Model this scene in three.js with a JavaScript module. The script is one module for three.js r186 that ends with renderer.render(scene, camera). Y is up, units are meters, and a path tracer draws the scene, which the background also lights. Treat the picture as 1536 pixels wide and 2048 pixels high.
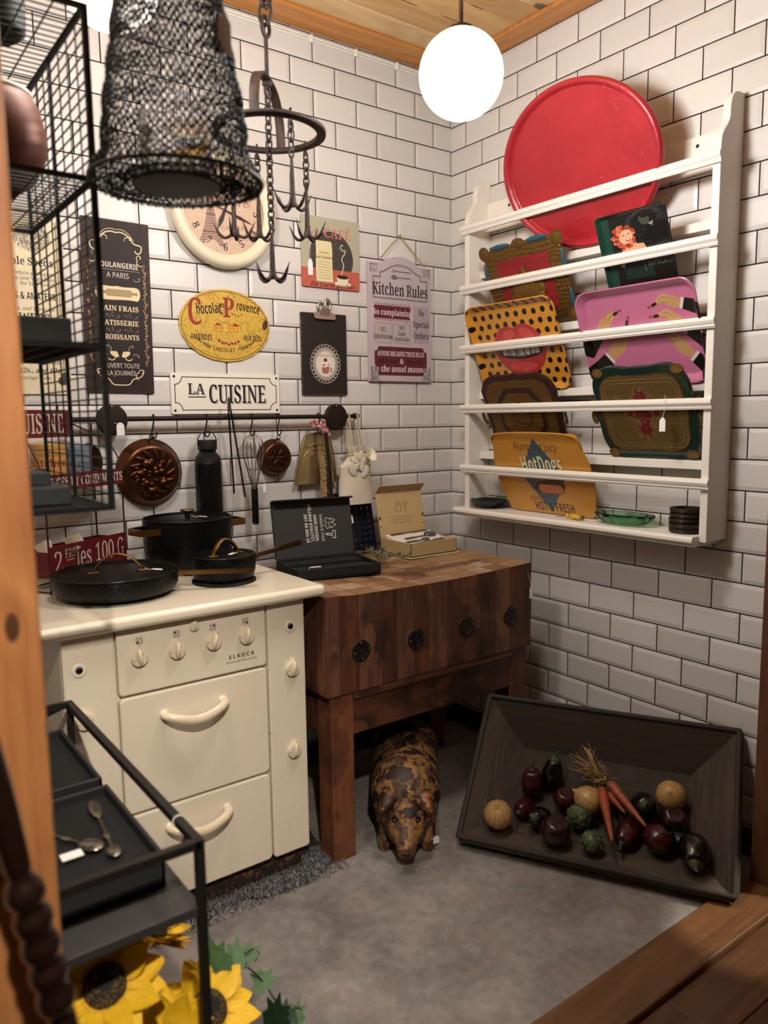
import * as THREE from 'three';
import { RoundedBoxGeometry } from 'three/addons/geometries/RoundedBoxGeometry.js';
import { mergeGeometries, mergeVertices, toCreasedNormals } from 'three/addons/utils/BufferGeometryUtils.js';
import { MarchingCubes } from 'three/addons/objects/MarchingCubes.js';
import { RectAreaLightUniformsLib } from 'three/addons/lights/RectAreaLightUniformsLib.js';

// ---------------------------------------------------------------- camera, exposure, lights
const scene = new THREE.Scene();
scene.background = new THREE.Color(0x000000);
const camera = new THREE.PerspectiveCamera(67.26, 1536 / 2048, 0.05, 40);
camera.position.set(-2.3767, 1.4405, 2.6716);
camera.rotation.set(-0.1236, -0.6375, -0.0130, 'YXZ');
camera.focus = 2.9;
camera.userData.fStop = 2.6;
const renderer = new THREE.WebGLRenderer({ antialias: true });
renderer.toneMapping = THREE.LinearToneMapping;
renderer.toneMappingExposure = 1.0;
renderer.shadowMap.enabled = true;
RectAreaLightUniformsLib.init();
const GLOBE_CD = 2.7, GLOBE_TINT = 0xfffaf5, SHOP_CD = 0.22, SHOP_TINT = 0xffe6c8, SPOT_CD = 23, SPOT_TINT = 0xfff3e4;

// ---------------------------------------------------------------- helpers
let seed = 7;
function rnd() { seed = (seed + 0x6D2B79F5) | 0; let t = Math.imul(seed ^ (seed >>> 15), 1 | seed); t = (t + Math.imul(t ^ (t >>> 7), 61 | t)) ^ t; return ((t ^ (t >>> 14)) >>> 0) / 4294967296; }
const rr = (a, b) => a + (b - a) * rnd();
const PI = Math.PI, V = (x, y, z) => new THREE.Vector3(x, y, z);
const taken = {};
function numbered(n) { const k = taken[n] = (taken[n] ?? -1) + 1; return k ? n + '_' + String(k).padStart(3, '0') : n; }
const origin = new Map();
function thing(name, label, category, pos = [0, 0, 0], turn = 0, group) {
  const o = new THREE.Group(); o.name = numbered(name); scene.add(o); o.position.set(...pos); o.rotation.y = turn;
  o.userData = { label, category }; if (group) o.userData.group = group; return o;
}
function rootOf(o) { while (o.parent && o.parent !== scene) o = o.parent; return o; }
function mesh(name, geo, mat, parent) {            // a part in its parent's own coordinates
  const m = new THREE.Mesh(geo, mat); m.name = parent === scene ? numbered(name) : name; m.castShadow = m.receiveShadow = true; parent.add(m); return m;
}
function abs(name, geo, mat, parent) {             // a part given in room coordinates, under an unturned thing
  const r = rootOf(parent); return mesh(name, geo.translate(-r.position.x, -r.position.y, -r.position.z), mat, parent);
}
function single(name, geo, mat, label, category, pos = [0, 0, 0], group) {
  const m = mesh(name, geo, mat, scene); m.position.set(...pos); m.userData = { label, category }; if (group) m.userData.group = group; return m;
}
function structure(name, geo, mat, label) { const m = mesh(name, geo, mat, scene); m.userData = { kind: 'structure', label }; return m; }
const flat = (g) => (g.index ? g.toNonIndexed() : g);
function merge(list) { return mergeGeometries(list.map((g) => { g = flat(g); for (const k of Object.keys(g.attributes)) if (!['position', 'normal', 'uv'].includes(k)) g.deleteAttribute(k); return g; })); }
function metric(g, s = 1, ox = 0, oy = 0) {        // uv in metres from the side that each face points to
  g = flat(g); const p = g.attributes.position, n = p.count, uv = new Float32Array(n * 2), a = V(), b = V(), c = V(), e = V();
  for (let i = 0; i < n; i += 3) {
    a.fromBufferAttribute(p, i); b.fromBufferAttribute(p, i + 1); c.fromBufferAttribute(p, i + 2); e.crossVectors(b.clone().sub(a), c.clone().sub(a));
    const X = Math.abs(e.x), Y = Math.abs(e.y), Z = Math.abs(e.z);
    [a, b, c].forEach((q, k) => { const [u, v] = Z >= X && Z >= Y ? [q.x, q.y] : X >= Y ? [q.z, q.y] : [q.x, q.z]; uv[(i + k) * 2] = u * s + ox; uv[(i + k) * 2 + 1] = v * s + oy; });
  }
  g.setAttribute('uv', new THREE.BufferAttribute(uv, 2)); return g;
}
function swapUV(g) { const u = g.attributes.uv; for (let i = 0; i < u.count; i++) u.setXY(i, u.getY(i), u.getX(i)); return g; }
// boxes from corner to corner; r rounds the edges
function box(x0, x1, y0, y1, z0, z1, r = 0) {
  const w = x1 - x0, h = y1 - y0, d = z1 - z0;
  const g = r ? new RoundedBoxGeometry(w, h, d, 2, Math.min(r, w / 2.01, h / 2.01, d / 2.01)) : new THREE.BoxGeometry(w, h, d);
  return g.translate((x0 + x1) / 2, (y0 + y1) / 2, (z0 + z1) / 2);
}
function tube(pts, r, seg = 0, rad = 7, closed = false) {
  const P = pts.map((p) => (p.isVector3 ? p : V(...p)));
  return new THREE.TubeGeometry(new THREE.CatmullRomCurve3(P, closed, 'centripetal'), seg || Math.max(2, P.length * 5), r, rad, closed);
}
function rod(a, b, r, r2 = r, n = 8) {
  const A = V(...a), B = V(...b), d = B.clone().sub(A), g = new THREE.CylinderGeometry(r2, r, d.length(), n, 1);
  return g.applyQuaternion(new THREE.Quaternion().setFromUnitVectors(V(0, 1, 0), d.clone().normalize())).translate((A.x + B.x) / 2, (A.y + B.y) / 2, (A.z + B.z) / 2);
}
function bar(a, b, w, h = w) {                     // square bar between two points
  const A = V(...a), B = V(...b), d = B.clone().sub(A), L = d.length(), g = new THREE.BoxGeometry(w, h, L), m = new THREE.Matrix4().lookAt(A, B, Math.abs(d.y) > 0.9 * L ? V(1, 0, 0) : V(0, 1, 0));
  return g.applyMatrix4(m).translate((A.x + B.x) / 2, (A.y + B.y) / 2, (A.z + B.z) / 2);
}
const lathe = (pts, n = 40) => new THREE.LatheGeometry(pts.map((p) => new THREE.Vector2(Math.max(p[0], 0.00001), p[1])), n);
function ball(r, sx = 1, sy = 1, sz = 1, n = 20) { return new THREE.SphereGeometry(r, n, Math.round(n * 0.7)).scale(sx, sy, sz); }
function roundRect(w, h, r) {
  const s = new THREE.Shape(), x = -w / 2, y = -h / 2; r = Math.min(r, w / 2, h / 2);
  s.moveTo(x + r, y); s.lineTo(x + w - r, y); s.absarc(x + w - r, y + r, r, -PI / 2, 0); s.lineTo(x + w, y + h - r); s.absarc(x + w - r, y + h - r, r, 0, PI / 2);
  s.lineTo(x + r, y + h); s.absarc(x + r, y + h - r, r, PI / 2, PI); s.lineTo(x, y + r); s.absarc(x + r, y + r, r, PI, PI * 1.5); return s;
}
// a plate cut to a shape, face towards +z at z = t, its uv 0..1 over w x h
function plate(shape, w, h, t, bev = 0, seg = 10) {
  const g = new THREE.ExtrudeGeometry(shape, { depth: t - 2 * bev, bevelEnabled: bev > 0, bevelThickness: bev, bevelSize: bev, bevelOffset: -bev, bevelSegments: 2, curveSegments: seg });
  g.translate(0, 0, bev); const p = g.attributes.position, u = g.attributes.uv;
  for (let i = 0; i < p.count; i++) u.setXY(i, p.getX(i) / w + 0.5, p.getY(i) / h + 0.5);
  return g;
}
const turnTo = (g, q, p) => g.applyQuaternion(q).translate(p.x, p.y, p.z);

// ---------------------------------------------------------------- procedural textures
const hash = (x, y, s) => { let h = Math.imul(x, 374761393) + Math.imul(y, 668265263) + Math.imul(s, 1274126177); h = Math.imul(h ^ (h >>> 13), 1274126177); return ((h ^ (h >>> 16)) >>> 0) / 4294967296; };
function noise(x, y, s = 0) {
  const i = Math.floor(x), j = Math.floor(y), f = x - i, g = y - j, u = f * f * (3 - 2 * f), v = g * g * (3 - 2 * g);
  const a = hash(i, j, s), b = hash(i + 1, j, s), c = hash(i, j + 1, s), d = hash(i + 1, j + 1, s);
  return a + (b - a) * u + (c - a) * v + (a - b - c + d) * u * v;
}
function fbm(x, y, o = 4, s = 0) { let a = 0, w = 0.5, t = 0; for (let k = 0; k < o; k++) { a += w * noise(x, y, s + k); t += w; x *= 2.03; y *= 2.03; w *= 0.5; } return a / t; }
const mix = (a, b, t) => a + (b - a) * t, clamp = (x, a = 0, b = 1) => Math.min(b, Math.max(a, x)), sstep = (a, b, x) => { const t = clamp((x - a) / (b - a)); return t * t * (3 - 2 * t); };
const hex = (h) => [(h >> 16) & 255, (h >> 8) & 255, h & 255];
const mix3 = (a, b, t) => [mix(a[0], b[0], t), mix(a[1], b[1], t), mix(a[2], b[2], t)];
function dataTex(w, h, fn, srgb = true, repeat = true) {
  const d = new Uint8Array(w * h * 4);
  for (let y = 0; y < h; y++) for (let x = 0; x < w; x++) { const c = fn(x / w, y / h), i = (y * w + x) * 4; if (typeof c === 'number') d[i] = d[i + 1] = d[i + 2] = clamp(c) * 255; else { d[i] = clamp(c[0], 0, 255); d[i + 1] = clamp(c[1], 0, 255); d[i + 2] = clamp(c[2], 0, 255); } d[i + 3] = 255; }
  const t = new THREE.DataTexture(d, w, h); t.magFilter = THREE.LinearFilter; t.minFilter = THREE.LinearMipmapLinearFilter; t.generateMipmaps = true;
  if (repeat) t.wrapS = t.wrapT = THREE.MirroredRepeatWrapping; if (srgb) t.colorSpace = THREE.SRGBColorSpace; t.needsUpdate = true; return t;
}
function canvasTex(w, h, draw) {
  const c = document.createElement('canvas'); c.width = w; c.height = h; const x = c.getContext('2d'); draw(x, w, h);
  const t = new THREE.CanvasTexture(c); t.colorSpace = THREE.SRGBColorSpace; t.anisotropy = 8; return t;
}
// grain runs along v; one repeat covers `m` metres
function woodTex(a, b, s, { size = 512, m = 1, ring = 9, knots = 0, fine = 1, speck = 0 } = {}) {
  const A = hex(a), B = hex(b), K = []; for (let k = 0; k < knots; k++) K.push([hash(k, 1, s), hash(k, 2, s), 0.012 + 0.018 * hash(k, 3, s)]);
  const t = dataTex(size, size, (u, v) => {
    let w = fbm(u * 5, v * 0.9, 3, s) * 1.2; let kn = 0;
    for (const [ku, kv, kr] of K) { const dx = u - ku, dy = (v - kv) * 0.45, d = Math.hypot(dx, dy); w += 0.9 * Math.exp(-d / (kr * 2.2)); kn = Math.max(kn, 1 - sstep(kr * 0.6, kr, d)); }
    const r = Math.abs(((u * ring + w * ring * 0.55) % 1) * 2 - 1);
    let q = 0.25 + 0.45 * r * (0.4 + 0.6 * noise(u * 6, v * 2, s + 9)) + 0.5 * fine * (fbm(u * 90, v * 5, 3, s + 3) - 0.5) + 0.25 * (fbm(u * 4, v * 3, 3, s + 5) - 0.5);
    if (speck && noise(u * 160, v * 120, s + 20) > 1 - speck) q += 0.5;
    return mix3(mix3(A, B, clamp(q)), B.map((c) => c * 0.45), kn * 0.85);
  });
  t.repeat.set(1 / m, 1 / m); return t;
}
const std = (color, roughness = 0.6, metalness = 0, more = {}) => new THREE.MeshStandardMaterial({ color, roughness, metalness, ...more });
const phys = (color, roughness, more = {}) => new THREE.MeshPhysicalMaterial({ color, roughness, ...more });
const mapped = (map, roughness = 0.6, more = {}) => new THREE.MeshPhysicalMaterial({ map, roughness, ...more });

// ---------------------------------------------------------------- the room
const TW = 0.2013, TH = 0.1, L0 = 2.69, CEIL = 2.905, XL = -2.33, ZF = 1.54, GAP = 0.0046;
const groutMat = std(0x17120f, 0.9);
const tileMats = [0xd0ccc8, 0xccc8c3, 0xd3cfcb, 0xc9c5c0].map((c, k) => phys(c, 0.42, { clearcoat: 0.25, clearcoatRoughness: 0.3, specularIntensity: 0.6, map: null }));
const tileCache = new Map();
function tileGeo(w, h, bl, br, bb, bt) {           // a bevelled tile, lower corner at 0,0, standing proud of the joint
  const key = [w.toFixed(4), h.toFixed(4), bl, br, bb, bt].join(); if (tileCache.has(key)) return tileCache.get(key);
  const B = 0.0125, t0 = 0.0022, t1 = 0.0052, x0 = bl ? Math.min(B, w / 3) : 0, x1 = w - (br ? Math.min(B, w / 3) : 0), y0 = bb ? Math.min(B, h / 3) : 0, y1 = h - (bt ? Math.min(B, h / 3) : 0);
  const o = [[0, 0], [w, 0], [w, h], [0, h]], q = [[x0, y0], [x1, y0], [x1, y1], [x0, y1]], pos = [];
  const tri = (...p) => p.forEach((v) => pos.push(...v));
  for (let k = 0; k < 4; k++) {
    const a = o[k], b = o[(k + 1) % 4], c = q[(k + 1) % 4], d = q[k];
    tri([...a, 0], [...b, 0], [...b, t0]); tri([...a, 0], [...b, t0], [...a, t0]);
    tri([...a, t0], [...b, t0], [...c, t1]); tri([...a, t0], [...c, t1], [...d, t1]);
  }
  tri([...q[0], t1], [...q[1], t1], [...q[2], t1]); tri([...q[0], t1], [...q[2], t1], [...q[3], t1]);
  const g = new THREE.BufferGeometry(); g.setAttribute('position', new THREE.Float32BufferAttribute(pos, 3)); g.setAttribute('uv', new THREE.Float32BufferAttribute(pos.flatMap((_, i) => (i % 3 === 0 ? [pos[i], pos[i + 1]] : [])), 2));
  g.computeVertexNormals(); tileCache.set(key, g); return g;
}
// tiles along a wall: s runs from the room corner outward, sgn gives the way it runs on that wall
function tileWall(wall, first, length, single, place) {
  const far = [];
  for (let r = -3; r <= 26; r++) {
    const top = Math.min(L0 - r * TH, CEIL), bot = Math.max(L0 - (r + 1) * TH, 0), odd = ((r % 2) + 2) % 2;
    if (top - bot < 0.012) continue;
    let s = first(odd) - TW; if (s > -0.002) s -= TW;
    for (; s < length; s += TW) {
      const a = Math.max(s, 0), b = Math.min(s + TW, length); if (b - a < 0.004) continue;
      const cutA = s < 0, cutB = s + TW > length, w = b - a - GAP * (cutA || cutB ? 0.5 : 1), h = top - bot - GAP;
      const sa = a + (cutA ? 0 : GAP / 2), m = tileMats[Math.floor(rnd() * 4)];
      place(wall, sa, w, bot + GAP / 2, h, cutA, cutB, m, b <= single + TW ? null : far);
    }
  }
  if (far.length) { const g = mesh('far_tiles', merge(far), tileMats[0], wall); g.userData.kind = 'stuff'; }
}
const wallBack = structure('wall_back', box(XL - 0.1, 0.1, 0, CEIL + 0.1, -0.1, 0), groutMat, 'wall of white bevelled tiles behind the cooker and the signs');
tileWall(wallBack, (odd) => (odd ? 0.0083 : 0.5 * TW + 0.0083), -XL, 2.0, (wall, s, w, y, h, ca, cb, m, far) => {
  const g = tileGeo(w, h, !cb, !ca, h > 0.08, h > 0.08);
  if (far) far.push(g.clone().translate(-s - w, y, 0)); else mesh('tile', g, m, wall).position.set(-s - w, y, 0);
});
const wallRight = structure('wall_right', box(0, 0.1, 0, CEIL + 0.1, -0.1, 1.68), groutMat, 'wall of white bevelled tiles carrying the plate rack');
tileWall(wallRight, (odd) => (odd ? TW - 0.0103 : 0.5 * TW - 0.0103), 1.56, 9, (wall, s, w, y, h, ca, cb, m) => {
  const o = mesh('tile', tileGeo(w, h, !ca, !cb, h > 0.08, h > 0.08), m, wall); o.position.set(0, y, s); o.rotation.y = -PI / 2;
});
const plaster = std(0xcfc6ba, 0.9), plasterDark = std(0x8a7c6c, 0.9);
structure('wall_left', box(XL - 0.12, XL, 0, CEIL + 0.1, 0, 1.54), plaster, 'plain end wall beside the wire shelf');
// shop beyond the opening, behind the camera
structure('wall_front', merge([box(-4.2, XL, 0, CEIL + 0.1, 1.54, 1.68), box(0.0, 1.3, 0, CEIL + 0.1, 1.56, 1.68)]), plasterDark, 'partition between the tiled nook and the shop');
structure('wall_shop_end', box(-4.3, 1.3, 0, CEIL + 0.1, 4.7, 4.8), plasterDark, 'shop wall facing the nook');
structure('wall_shop_side', box(-4.3, -4.2, 0, CEIL + 0.1, 1.54, 4.8), plasterDark, 'shop side wall');
structure('wall_shop_far', box(1.3, 1.4, 0, CEIL + 0.1, 1.54, 4.8), plasterDark, 'opposite shop side wall');

// floor of the nook: mottled vinyl
const vinyl = dataTex(1024, 1024, (u, v) => {
  const a = fbm(u * 7, v * 7, 5, 31), b = fbm(u * 45, v * 45, 3, 44), c = noise(u * 300, v * 300, 50), d = fbm(u * 2.6, v * 2.6, 2, 61);
  let q = 0.5 + 1.1 * (a - 0.5) + 0.5 * (b - 0.5) + 0.18 * (c - 0.5) + 0.4 * (d - 0.5);
  let col = mix3([98, 94, 92], [154, 147, 140], clamp(q)); const t = sstep(0.5, 0.75, fbm(u * 9 + 4, v * 9, 3, 77)); col = mix3(col, [132, 114, 106], 0.35 * t);
  if (noise(u * 400, v * 400, 81) > 0.965) col = col.map((k) => k * 0.62); return col;
});
vinyl.repeat.set(1 / 0.9, 1 / 0.9);
structure('floor', metric(box(XL, 0, -0.1, 0, 0, ZF)), mapped(vinyl, 0.42, { bumpMap: null }), 'mottled grey vinyl floor of the nook');
const oak = woodTex(0x74502f, 0x482d1a, 11, { m: 0.5, ring: 6 });
const oakDark = woodTex(0x5d3d25, 0x35200f, 12, { m: 0.6, ring: 8 });
const pine = woodTex(0xb07a4a, 0x764424, 13, { m: 0.5, ring: 3.2, fine: 0.7, knots: 5 });
const pineLight = woodTex(0xd9bb8c, 0xb38c5a, 14, { m: 0.9, ring: 7, fine: 0.6, knots: 7 });
const pineTrim = woodTex(0xcf9450, 0xa0622c, 15, { m: 0.7, ring: 6, fine: 0.5, knots: 2 });
structure('trim_1', swapUV(metric(box(-2.18, -0.16, -0.05, 0.018, ZF, 1.68, 0.006))), mapped(oak, 0.42), 'oak threshold board at the edge of the vinyl');
const shopFloor = structure('floor_shop', box(-4.2, 1.3, -0.1, -0.02, 1.68, 4.7), std(0x1c120b, 0.8), 'dark plank floor of the shop');
for (let k = 0; k < 20; k++) {
  const z = 1.684 + k * 0.148, cut = -3 + ((k * 0.37) % 1) * 2.4;
  for (const [a, b] of [[-4.2, cut], [cut + 0.002, cut + 2.2], [cut + 2.202, 1.3]]) if (b > a) mesh('plank', swapUV(metric(box(a, Math.min(b, 1.3), -0.02, 0, z, z + 0.145, 0.0015), 1, k * 0.31, a)), mapped(oakDark, 0.4, { color: [0xffffff, 0xe4d8cc, 0xd0c2b4][k % 3] }), shopFloor);
}
// posts of the opening
const postGeo = (x0, x1, z0, z1) => metric(box(x0, x1, 0, CEIL, z0, z1, 0.006));
const postL = structure('trim_2', postGeo(-2.32, -2.168, 1.56, 1.68), mapped(pine, 0.45), 'knotty orange pine post framing the opening');
mesh('edge_strip', metric(box(-2.355, -2.30, 0, CEIL, 1.675, 1.70, 0.005)), mapped(pine, 0.45, { color: 0xf0e0d0 }), postL);
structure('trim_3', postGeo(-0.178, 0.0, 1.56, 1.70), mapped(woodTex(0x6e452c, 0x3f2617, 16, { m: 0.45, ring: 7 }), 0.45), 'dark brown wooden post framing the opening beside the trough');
const dark = std(0x2a1b12, 0.6);
structure('baseboard_back', merge([box(XL, 0, 0, 0.085, 0.006, 0.022, 0.004), box(XL, 0, 0, 0.03, 0.02, 0.034, 0.004)]), dark, 'dark brown skirting under the tiled wall');
structure('baseboard_right', merge([box(-0.022, -0.006, 0, 0.085, 0.022, 1.55, 0.004), box(-0.034, -0.02, 0, 0.03, 0.034, 1.55, 0.004)]), dark, 'dark brown skirting below the plate rack wall');
// ceiling of pine boards
const ceiling = structure('ceiling', box(-4.3, 1.4, CEIL + 0.02, CEIL + 0.12, -0.1, 4.8), std(0x2b1c0f, 0.9), 'ceiling of knotty pine boards');
for (let k = 0; k < 14; k++) { const z = 0.13 + k * 0.118; mesh('plank', swapUV(metric(box(XL - 0.1, -0.105, CEIL, CEIL + 0.03, z, z + 0.115, 0.004), 1, k * 0.43, k * 0.7)), mapped(pineLight, 0.5, { color: [0xffffff, 0xf3e6d6, 0xfff4e2, 0xe8d6c0][k % 4] }), ceiling); }
mesh('edge_board', swapUV(metric(box(XL, 0, CEIL - 0.012, CEIL + 0.02, 0, 0.128, 0.004))), mapped(pineTrim, 0.45), ceiling);
mesh('edge_board', metric(box(-0.104, 0, CEIL - 0.013, CEIL + 0.02, 0.128, 1.7, 0.004)), mapped(pineTrim, 0.45), ceiling);
mesh('shop_boards', swapUV(metric(box(-4.2, 1.3, CEIL, CEIL + 0.03, 1.79, 4.7))), mapped(pineLight, 0.5), ceiling);
// white cable clipped along the top of the tiles
const whitePlastic = std(0xe3dfd3, 0.45);
const cable = thing('cable', 'thin white cable clipped along the top of the tiled wall', 'cable', [-1.16, 2.86, 0]);
abs('wire', merge([rod([XL + 0.02, 2.872, 0.012], [-0.02, 2.872, 0.012], 0.0045), rod([XL + 0.02, 2.862, 0.012], [-0.02, 2.862, 0.012], 0.0035)]), whitePlastic, cable);
for (let k = 0; k < 11; k++) abs('clip', merge([box(-0.115 - k * 0.205, -0.1 - k * 0.205, 2.854, 2.881, 0.006, 0.02, 0.003), new THREE.SphereGeometry(0.003, 8, 6).translate(-0.107 - k * 0.205, 2.858, 0.02)]), whitePlastic, cable);

// ---------------------------------------------------------------- lamps
const globeMat = std(0xffffff, 0.3, 0, { emissive: 0xfff4e4, emissiveIntensity: 2.6 }), black = std(0x100e0d, 0.45), steel = std(0x9a9a98, 0.3, 1);
function globeLamp(x, y, z, r, label) {
  const t = thing('globe_lamp', label, 'lamp', [x, y - r, z]);
  const g = mesh('globe', new THREE.SphereGeometry(r, 48, 32).translate(0, r, 0), globeMat, t); g.castShadow = false;
  mesh('cap', lathe([[0, 2 * r - 0.004], [0.028, 2 * r - 0.006], [0.03, 2 * r + 0.004], [0.008, 2 * r + 0.012], [0, 2 * r + 0.012]]), black, t);
  mesh('stem', rod([0, 2 * r, 0], [0, CEIL - (y - r) - 0.01, 0], 0.0055), std(0x4a3a30, 0.4, 0.6), t);
  mesh('ceiling_rose', lathe([[0, CEIL - y + r - 0.03], [0.035, CEIL - y + r - 0.028], [0.045, CEIL - y + r], [0, CEIL - y + r]]), black, t);
  const p = new THREE.PointLight(GLOBE_TINT, GLOBE_CD); p.position.set(0, r, 0); p.castShadow = true; p.shadow.radius = r / 0.02; p.shadow.mapSize.set(1024, 1024); p.name = 'globe_light'; t.add(p);
}
globeLamp(-1.0, 2.281, 1.159, 0.1045, 'white glass globe lamp on a stem before the tiled corner');
globeLamp(-1.815, 2.335, 1.0, 0.1045, 'white glass globe lamp half hidden behind the black mesh lantern');
function shopLamp(x, z, w, d, cd) {
  const t = thing('ceiling_panel', ['square shop ceiling light panel near the pine post', 'square shop ceiling light panel near the far shop wall'][taken.ceiling_panel === undefined ? 0 : 1], 'ceiling light', [x, CEIL - 0.03, z]);
  mesh('diffuser', box(-w / 2, w / 2, 0, 0.012, -d / 2, d / 2), std(0xffffff, 0.5, 0, { emissive: 0xffe2bd, emissiveIntensity: 1.5 }), t);
  mesh('frame', merge([box(-w / 2 - 0.02, -w / 2, -0.006, 0.03, -d / 2, d / 2), box(w / 2, w / 2 + 0.02, -0.006, 0.03, -d / 2, d / 2)]), black, t);
  const l = new THREE.RectAreaLight(SHOP_TINT, cd, w, d); l.position.set(0, -0.012, 0); l.rotation.x = -PI / 2; l.name = 'panel_light'; t.add(l);
}
shopLamp(-2.6, 3.5, 0.6, 0.6, SHOP_CD);
shopLamp(-0.6, 3.6, 0.6, 0.6, SHOP_CD);
function trackSpot(from, to, cd, angle, penumbra, label) {
  const t = thing('track_spot', label, 'spotlight', from), d = V(...to).sub(V(...from)).normalize(), q = new THREE.Quaternion().setFromUnitVectors(V(0, -1, 0), d);
  mesh('can', lathe([[0.036, 0], [0.04, 0.004], [0.04, 0.12], [0.03, 0.13], [0, 0.13]], 32).applyQuaternion(q), black, t);
  mesh('lens', new THREE.CircleGeometry(0.034, 32).rotateX(PI / 2).translate(0, 0.006, 0).applyQuaternion(q), std(0xffffff, 0.4, 0, { emissive: 0xffe9cc, emissiveIntensity: 2 }), t);
  mesh('bracket', rod([0, 0.1, 0], [0, CEIL - from[1], 0], 0.008), black, t);
  const s = new THREE.SpotLight(SPOT_TINT, cd, 0, angle, penumbra); s.position.copy(d).multiplyScalar(0.012); s.target.position.copy(V(...to).sub(V(...from))); s.castShadow = true; s.shadow.radius = 1.7; s.shadow.mapSize.set(2048, 2048); s.name = 'spot_light'; t.add(s, s.target);
}
trackSpot([-2.4, 2.62, 3.0], [-1.95, 0.62, 1.2], SPOT_CD, 0.4, 0.75, 'black ceiling spotlight above the opening near the pine post');
trackSpot([0.9, 2.62, 3.2], [-0.39, 0.0, 1.69], 40, 0.056, 0.1, 'black ceiling spotlight aimed at the end of the oak threshold');

// ---------------------------------------------------------------- cooker
const text = (x, s, px, py, font, col, sx = 1, sy = 1, align = 'center', rot = 0) => { x.save(); x.translate(px, py); x.rotate(rot); x.scale(sx, sy); x.font = font; x.fillStyle = col; x.textAlign = align; x.textBaseline = 'middle'; x.fillText(s, 0, 0); x.restore(); };
const enamelC = '#e0d5c0';
const enamel = phys(0xe0d5c0, 0.28, { clearcoat: 0.5, clearcoatRoughness: 0.15 });
function chips(x, w, h, n, sd, edge = 0) {        // chipped enamel specks
  for (let k = 0; k < n; k++) { const u = hash(k, 5, sd), v = Math.pow(hash(k, 6, sd), 0.5); x.fillStyle = hash(k, 7, sd) > 0.4 ? '#3a2a20' : '#7a5236'; x.save(); x.translate(u * w, v * h); x.rotate(hash(k, 8, sd) * 3); x.fillRect(0, 0, 2 + hash(k, 9, sd) * 5, 1.5 + hash(k, 10, sd) * 1.5); x.restore(); }
  if (edge) for (let k = 0; k < edge; k++) { x.fillStyle = 'rgba(110,66,34,.75)'; x.fillRect(hash(k, 11, sd) * w, h - 2 - hash(k, 12, sd) * 4, 2 + hash(k, 13, sd) * 14, 5); }
}
const stove = thing('electric_cooker', 'cream enamel electric cooker with knobs, oven door and drawer under black pans', 'cooker', [-1.557, 0, 0.36]);
abs('body', box(-1.912, -1.202, 0.085, 0.893, 0.04, 0.645, 0.004), enamel, stove);
const rustTex = dataTex(256, 128, (u, v) => { const a = fbm(u * 40, v * 26, 4, 5); return a > 0.66 ? [104, 70, 44] : a > 0.6 ? [58, 40, 28] : mix3([24, 19, 16], [42, 32, 25], noise(u * 60, v * 40, 3)); });
abs('plinth', metric(box(-1.90, -1.215, 0.012, 0.09, 0.06, 0.635, 0.006), 3), mapped(rustTex, 0.85), stove);
const panelX = [-1.776, -1.333];
function front(name, x0, x1, y0, y1, tex, r = 0.012) {
  const w = x1 - x0 - 0.004, h = y1 - y0 - 0.004;
  return abs(name, plate(roundRect(w, h, r), w, h, 0.022, 0.005).translate((x0 + x1) / 2, (y0 + y1) / 2, 0.644), tex ? mapped(tex, 0.28, { clearcoat: 0.5, clearcoatRoughness: 0.15 }) : enamel, stove);
}
const ctlTex = canvasTex(1772, 768, (x, w, h) => {
  x.fillStyle = enamelC; x.fillRect(0, 0, w, h); const S = 4000, px = (X) => (X - panelX[0]) * S, py = (Y) => (0.896 - Y) * S;
  [-1.715, -1.610, -1.502, -1.399].forEach((X, k) => {
    const cx = px(X), cy = py(0.853); x.strokeStyle = '#2a231d'; x.lineWidth = 4; x.beginPath(); x.roundRect(cx - 34, cy - 40, 68, 80, 12); x.stroke();
    [[-16, 18], [-16, -18], [16, -18], [16, 18]].forEach(([a, b], i) => { x.beginPath(); x.arc(cx + a, cy + b, 12, 0, 7); if (i === k) { x.fillStyle = '#1b1612'; x.fill(); } x.stroke(); });
    x.fillStyle = '#1b1612'; x.beginPath(); x.moveTo(cx - 10, cy + 58); x.lineTo(cx + 10, cy + 58); x.lineTo(cx, cy + 74); x.fill();
  });
  x.fillStyle = '#1b1612'; x.beginPath(); x.moveTo(px(-1.556) - 8, py(0.893)); x.lineTo(px(-1.556) + 8, py(0.893)); x.lineTo(px(-1.556), py(0.889)); x.fill();
  x.letterSpacing = '14px'; text(x, 'ELKOCK', px(-1.413), py(0.752), 'bold 84px sans-serif', '#1d1713', 0.86, 0.8); x.letterSpacing = '3px'; text(x, 'KOCKUMS-KALLINGE', px(-1.414), py(0.736), 'bold 36px sans-serif', '#2a211b', 0.98, 0.8);
  chips(x, w, h, 8, 3);
});
front('control_panel', panelX[0], panelX[1], 0.704, 0.896, ctlTex);
const doorTex = canvasTex(886, 664, (x, w, h) => { x.fillStyle = enamelC; x.fillRect(0, 0, w, h); chips(x, w, h, 7, 9); });
const drawTex = canvasTex(886, 562, (x, w, h) => { x.fillStyle = enamelC; x.fillRect(0, 0, w, h); chips(x, w, h, 40, 17, 10); });
const pilTex = canvasTex(260, 1626, (x, w, h) => { x.fillStyle = enamelC; x.fillRect(0, 0, w, h); chips(x, w, h, 45, 23, 16); });
const door = front('oven_door', panelX[0], panelX[1], 0.369, 0.702, doorTex, 0.016), drawer = front('drawer', panelX[0], panelX[1], 0.086, 0.367, drawTex, 0.016);
front('side_panel', -1.331, -1.2, 0.083, 0.896, pilTex); front('side_panel', -1.914, -1.778, 0.083, 0.896, pilTex);
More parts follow.
